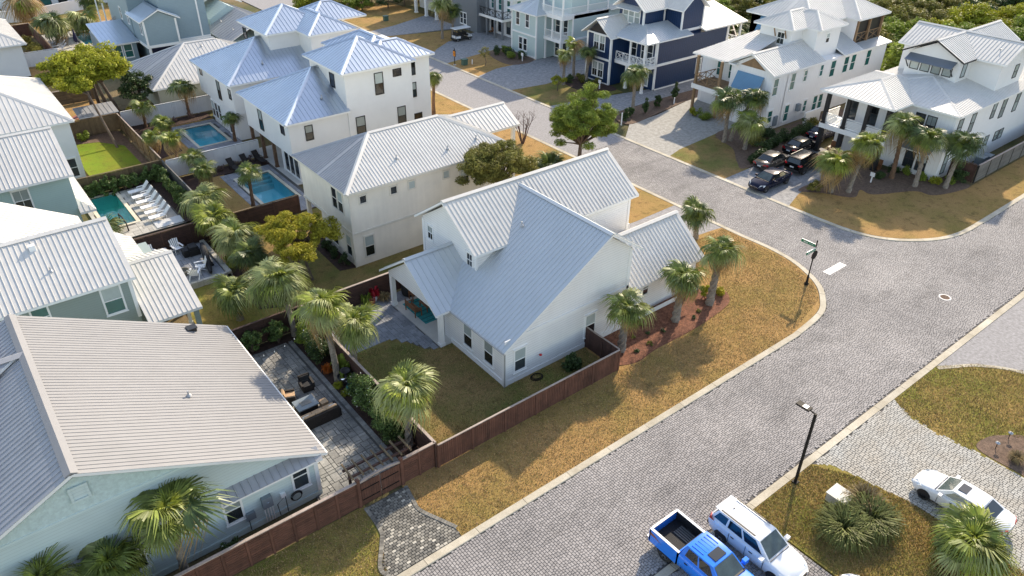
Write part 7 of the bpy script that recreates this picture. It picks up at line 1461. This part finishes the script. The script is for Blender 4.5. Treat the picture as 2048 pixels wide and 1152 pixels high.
bench(21.45, 37.9, 0, 1.25, 'brown wooden bench at the open side of the porch'); bench(22.4, 39.3, R(-90), .6, 'brown wooden chair at the far end of the teal rug'); bench(23.5, 36.6, R(180), 1.0, 'wooden chair against the wall behind the porch post')
t = thing('coffee_table', 'brown wooden coffee table on the teal rug', 'table', (22.45, 37.8, .17))
for k in range(5): part('top_slat', MB().box(22.15 + k * .12, 22.26 + k * .12, 37.3, 38.4, .55, .58), 'teak', t)
for a in (22.2, 22.7):
    for b in (37.38, 38.32): part('leg', MB().box(a - .03, a + .03, b - .03, b + .03, .17, .55), 'teak', t)
t = thing('covered_barbecue', 'black covered barbecue in the porch corner', 'grill', (22.6, 40.4, .1)); bx = MB(); bx.lathe([(.5, 0), (.55, .3), (.5, .85), (.3, 1.05), (0, 1.08)], (22.5, 40.3, .1), 14); part('cover', bx, 'black_cloth', t)
for k, (x, y, m, lb) in enumerate(((19.4, 41.0, 'rug_dark', 'blue pot beside the crimson plant'), (19.7, 40.6, 'terracotta', 'red-brown pot beside the crimson plant'), (20.1, 40.95, 'white_paint', 'white pot holding the crimson plant'))): solo('plant_pot', MB().lathe([(.12, 0), (.2, .3), (.22, .42), (.18, .42), (.15, .3)], (x, y, .1), 12), m, lb, 'pot')
tuft('potted_plant', 'green leafy plant in the blue pot', 19.4, 41.0, .4, .8, 60, 'leaf_green', 21, None, .05)
mb = MB()
for k in range(3): mb.tube([(23.8 + (.42 - k * .05) * math.cos(a), 27.35 + (.33 - k * .04) * math.sin(a), .1 + k * .04) for a in np.linspace(0, 6.2832, 22)], .022, 5, False)
solo('garden_hose', mb, 'black_metal', 'coiled dark hose on the grass at the white wall', 'hose'); mb = MB()
for k in range(3): mb.tube([(7.75 + (.3 - k * .03) * math.cos(a), 26.88 - k * .03, .85 + (.3 - k * .03) * math.sin(a)) for a in np.linspace(0, 6.2832, 20)], .02, 5, False)
solo('wall_hose', mb, 'black_metal', 'coiled black hose hanging on the aqua wall', 'hose')
# left back gardens
t = thing('patio_table', 'round rust-coloured table under the spreading tree', 'table', (11.9, 91.5, .05)); part('top', MB().lathe([(0, .76), (.75, .76), (.75, .71), (0, .71)], (11.9, 91.5, .05), 20, False), 'terracotta', t); part('pedestal', MB().lathe([(.3, 0), (.06, .1), (.06, .72)], (11.9, 91.5, .05), 10), 'black_metal', t)
t = thing('garden_shed', 'low shed with pale grey roof behind the plank fence', 'shed', (13.4, 88.6, 0)); part('wall', MB().box(11.6, 15.0, 87.6, 89.6, 0, 1.9), 'fence_wood', t); roof(t, [[(11.3, 87.3, 1.95), (15.2, 87.3, 1.95), (15.2, 90, 2.3), (11.3, 90, 2.3)]], 'roof_grey_and_shade', .5, single=False, thick=.08)
for k, (x, y, lb) in enumerate(((12.6, 106.5, 'white plastic chair at left beside the white house'), (13.4, 107.4, 'second white plastic chair beside the white house'), (13.8, 105.6, 'white plastic chair nearest the fence'))):
    t = thing('plastic_chair', lb, 'chair', (x, y, .06), 'white plastic chairs'); part('seat', MB().box(x - .3, x + .3, y - .3, y + .3, .42, .48), 'white_paint', t); part('backrest', MB().box(x - .3, x + .3, y + .25, y + .32, .45, 1.0), 'white_paint', t)
    for a, b in ((-.26, -.26), (.26, -.26), (-.26, .26), (.26, .26)): part('leg', MB().box(x + a - .03, x + a + .03, y + b - .03, y + b + .03, .05, .43), 'white_paint', t)
for k in range(3): lounger(16.5 + k * .2, 124.0 + k * 1.8, R(-5), 'white_paint', ['white lounger nearest in the far corner garden', 'middle white lounger in the far corner garden', 'farthest white lounger in the far corner garden'][k], 'far white loungers')
t = thing('closed_umbrella', 'closed navy umbrella beside the far corner pool', 'umbrella', (18.9, 125.5, 0)); part('pole', MB().tube([(18.9, 125.5, 0), (18.9, 125.5, 2.6)], .03, 6), 'black_metal', t); part('canopy', MB().lathe([(.08, .6), (.3, .8), (.22, 1.6), (.04, 2.5)], (18.9, 125.5, 0), 8), 'navy_cloth', t)
solo('hot_tub', MB().prism([(22.6, 88.2, 0), (25.6, 88.2, 0), (25.6, 89.6, 0), (22.6, 89.6, 0)], (0, 0, .9)).prism([(22.5, 88.1, .9), (25.7, 88.1, .9), (25.7, 89.7, .9), (22.5, 89.7, .9)], (0, 0, .12)), 'wicker', 'dark hot tub against the cottage wall', 'hot tub')
t = thing('pool_rail', 'dark curved rail at the end of the green-blue pool', 'rail', (9.0, 63.2, .1)); part('rail', MB().tube([(9.0, 64.6, .1), (9.0, 64.4, .9), (9.05, 63.6, .95), (9.1, 62.6, .7), (9.1, 62.4, .1)], .06, 8), 'black_cloth', t)
for k, (x, y, lb) in enumerate(((73.9, 92.6, 'red-brown porch chair left of the charcoal house door'), (71.6, 95.8, 'red-brown porch chair right of the charcoal house door'))): solo('porch_chair', MB().box(x - .3, x + .3, y - .3, y + .3, .35, .45).box(x + .2, x + .3, y - .3, y + .3, .45, .95), 'teak', lb, 'chair')
for k, (x, y, lb) in enumerate(((71.6, 36.9, 'brown rattan chair behind the black porch posts'), (71.7, 34.6, 'second brown rattan chair behind the black porch posts'), (70.9, 31.6, 'rattan chair at the end of the black post porch'))):
    t = thing('rattan_chair', lb, 'chair', (x, y, .1), 'rattan porch chairs'); part('seat', MB().box(x - .35, x + .35, y - .35, y + .35, .1, .5), 'teak', t); part('backrest', MB().box(x + .25, x + .38, y - .35, y + .35, .5, 1.0), 'teak', t)
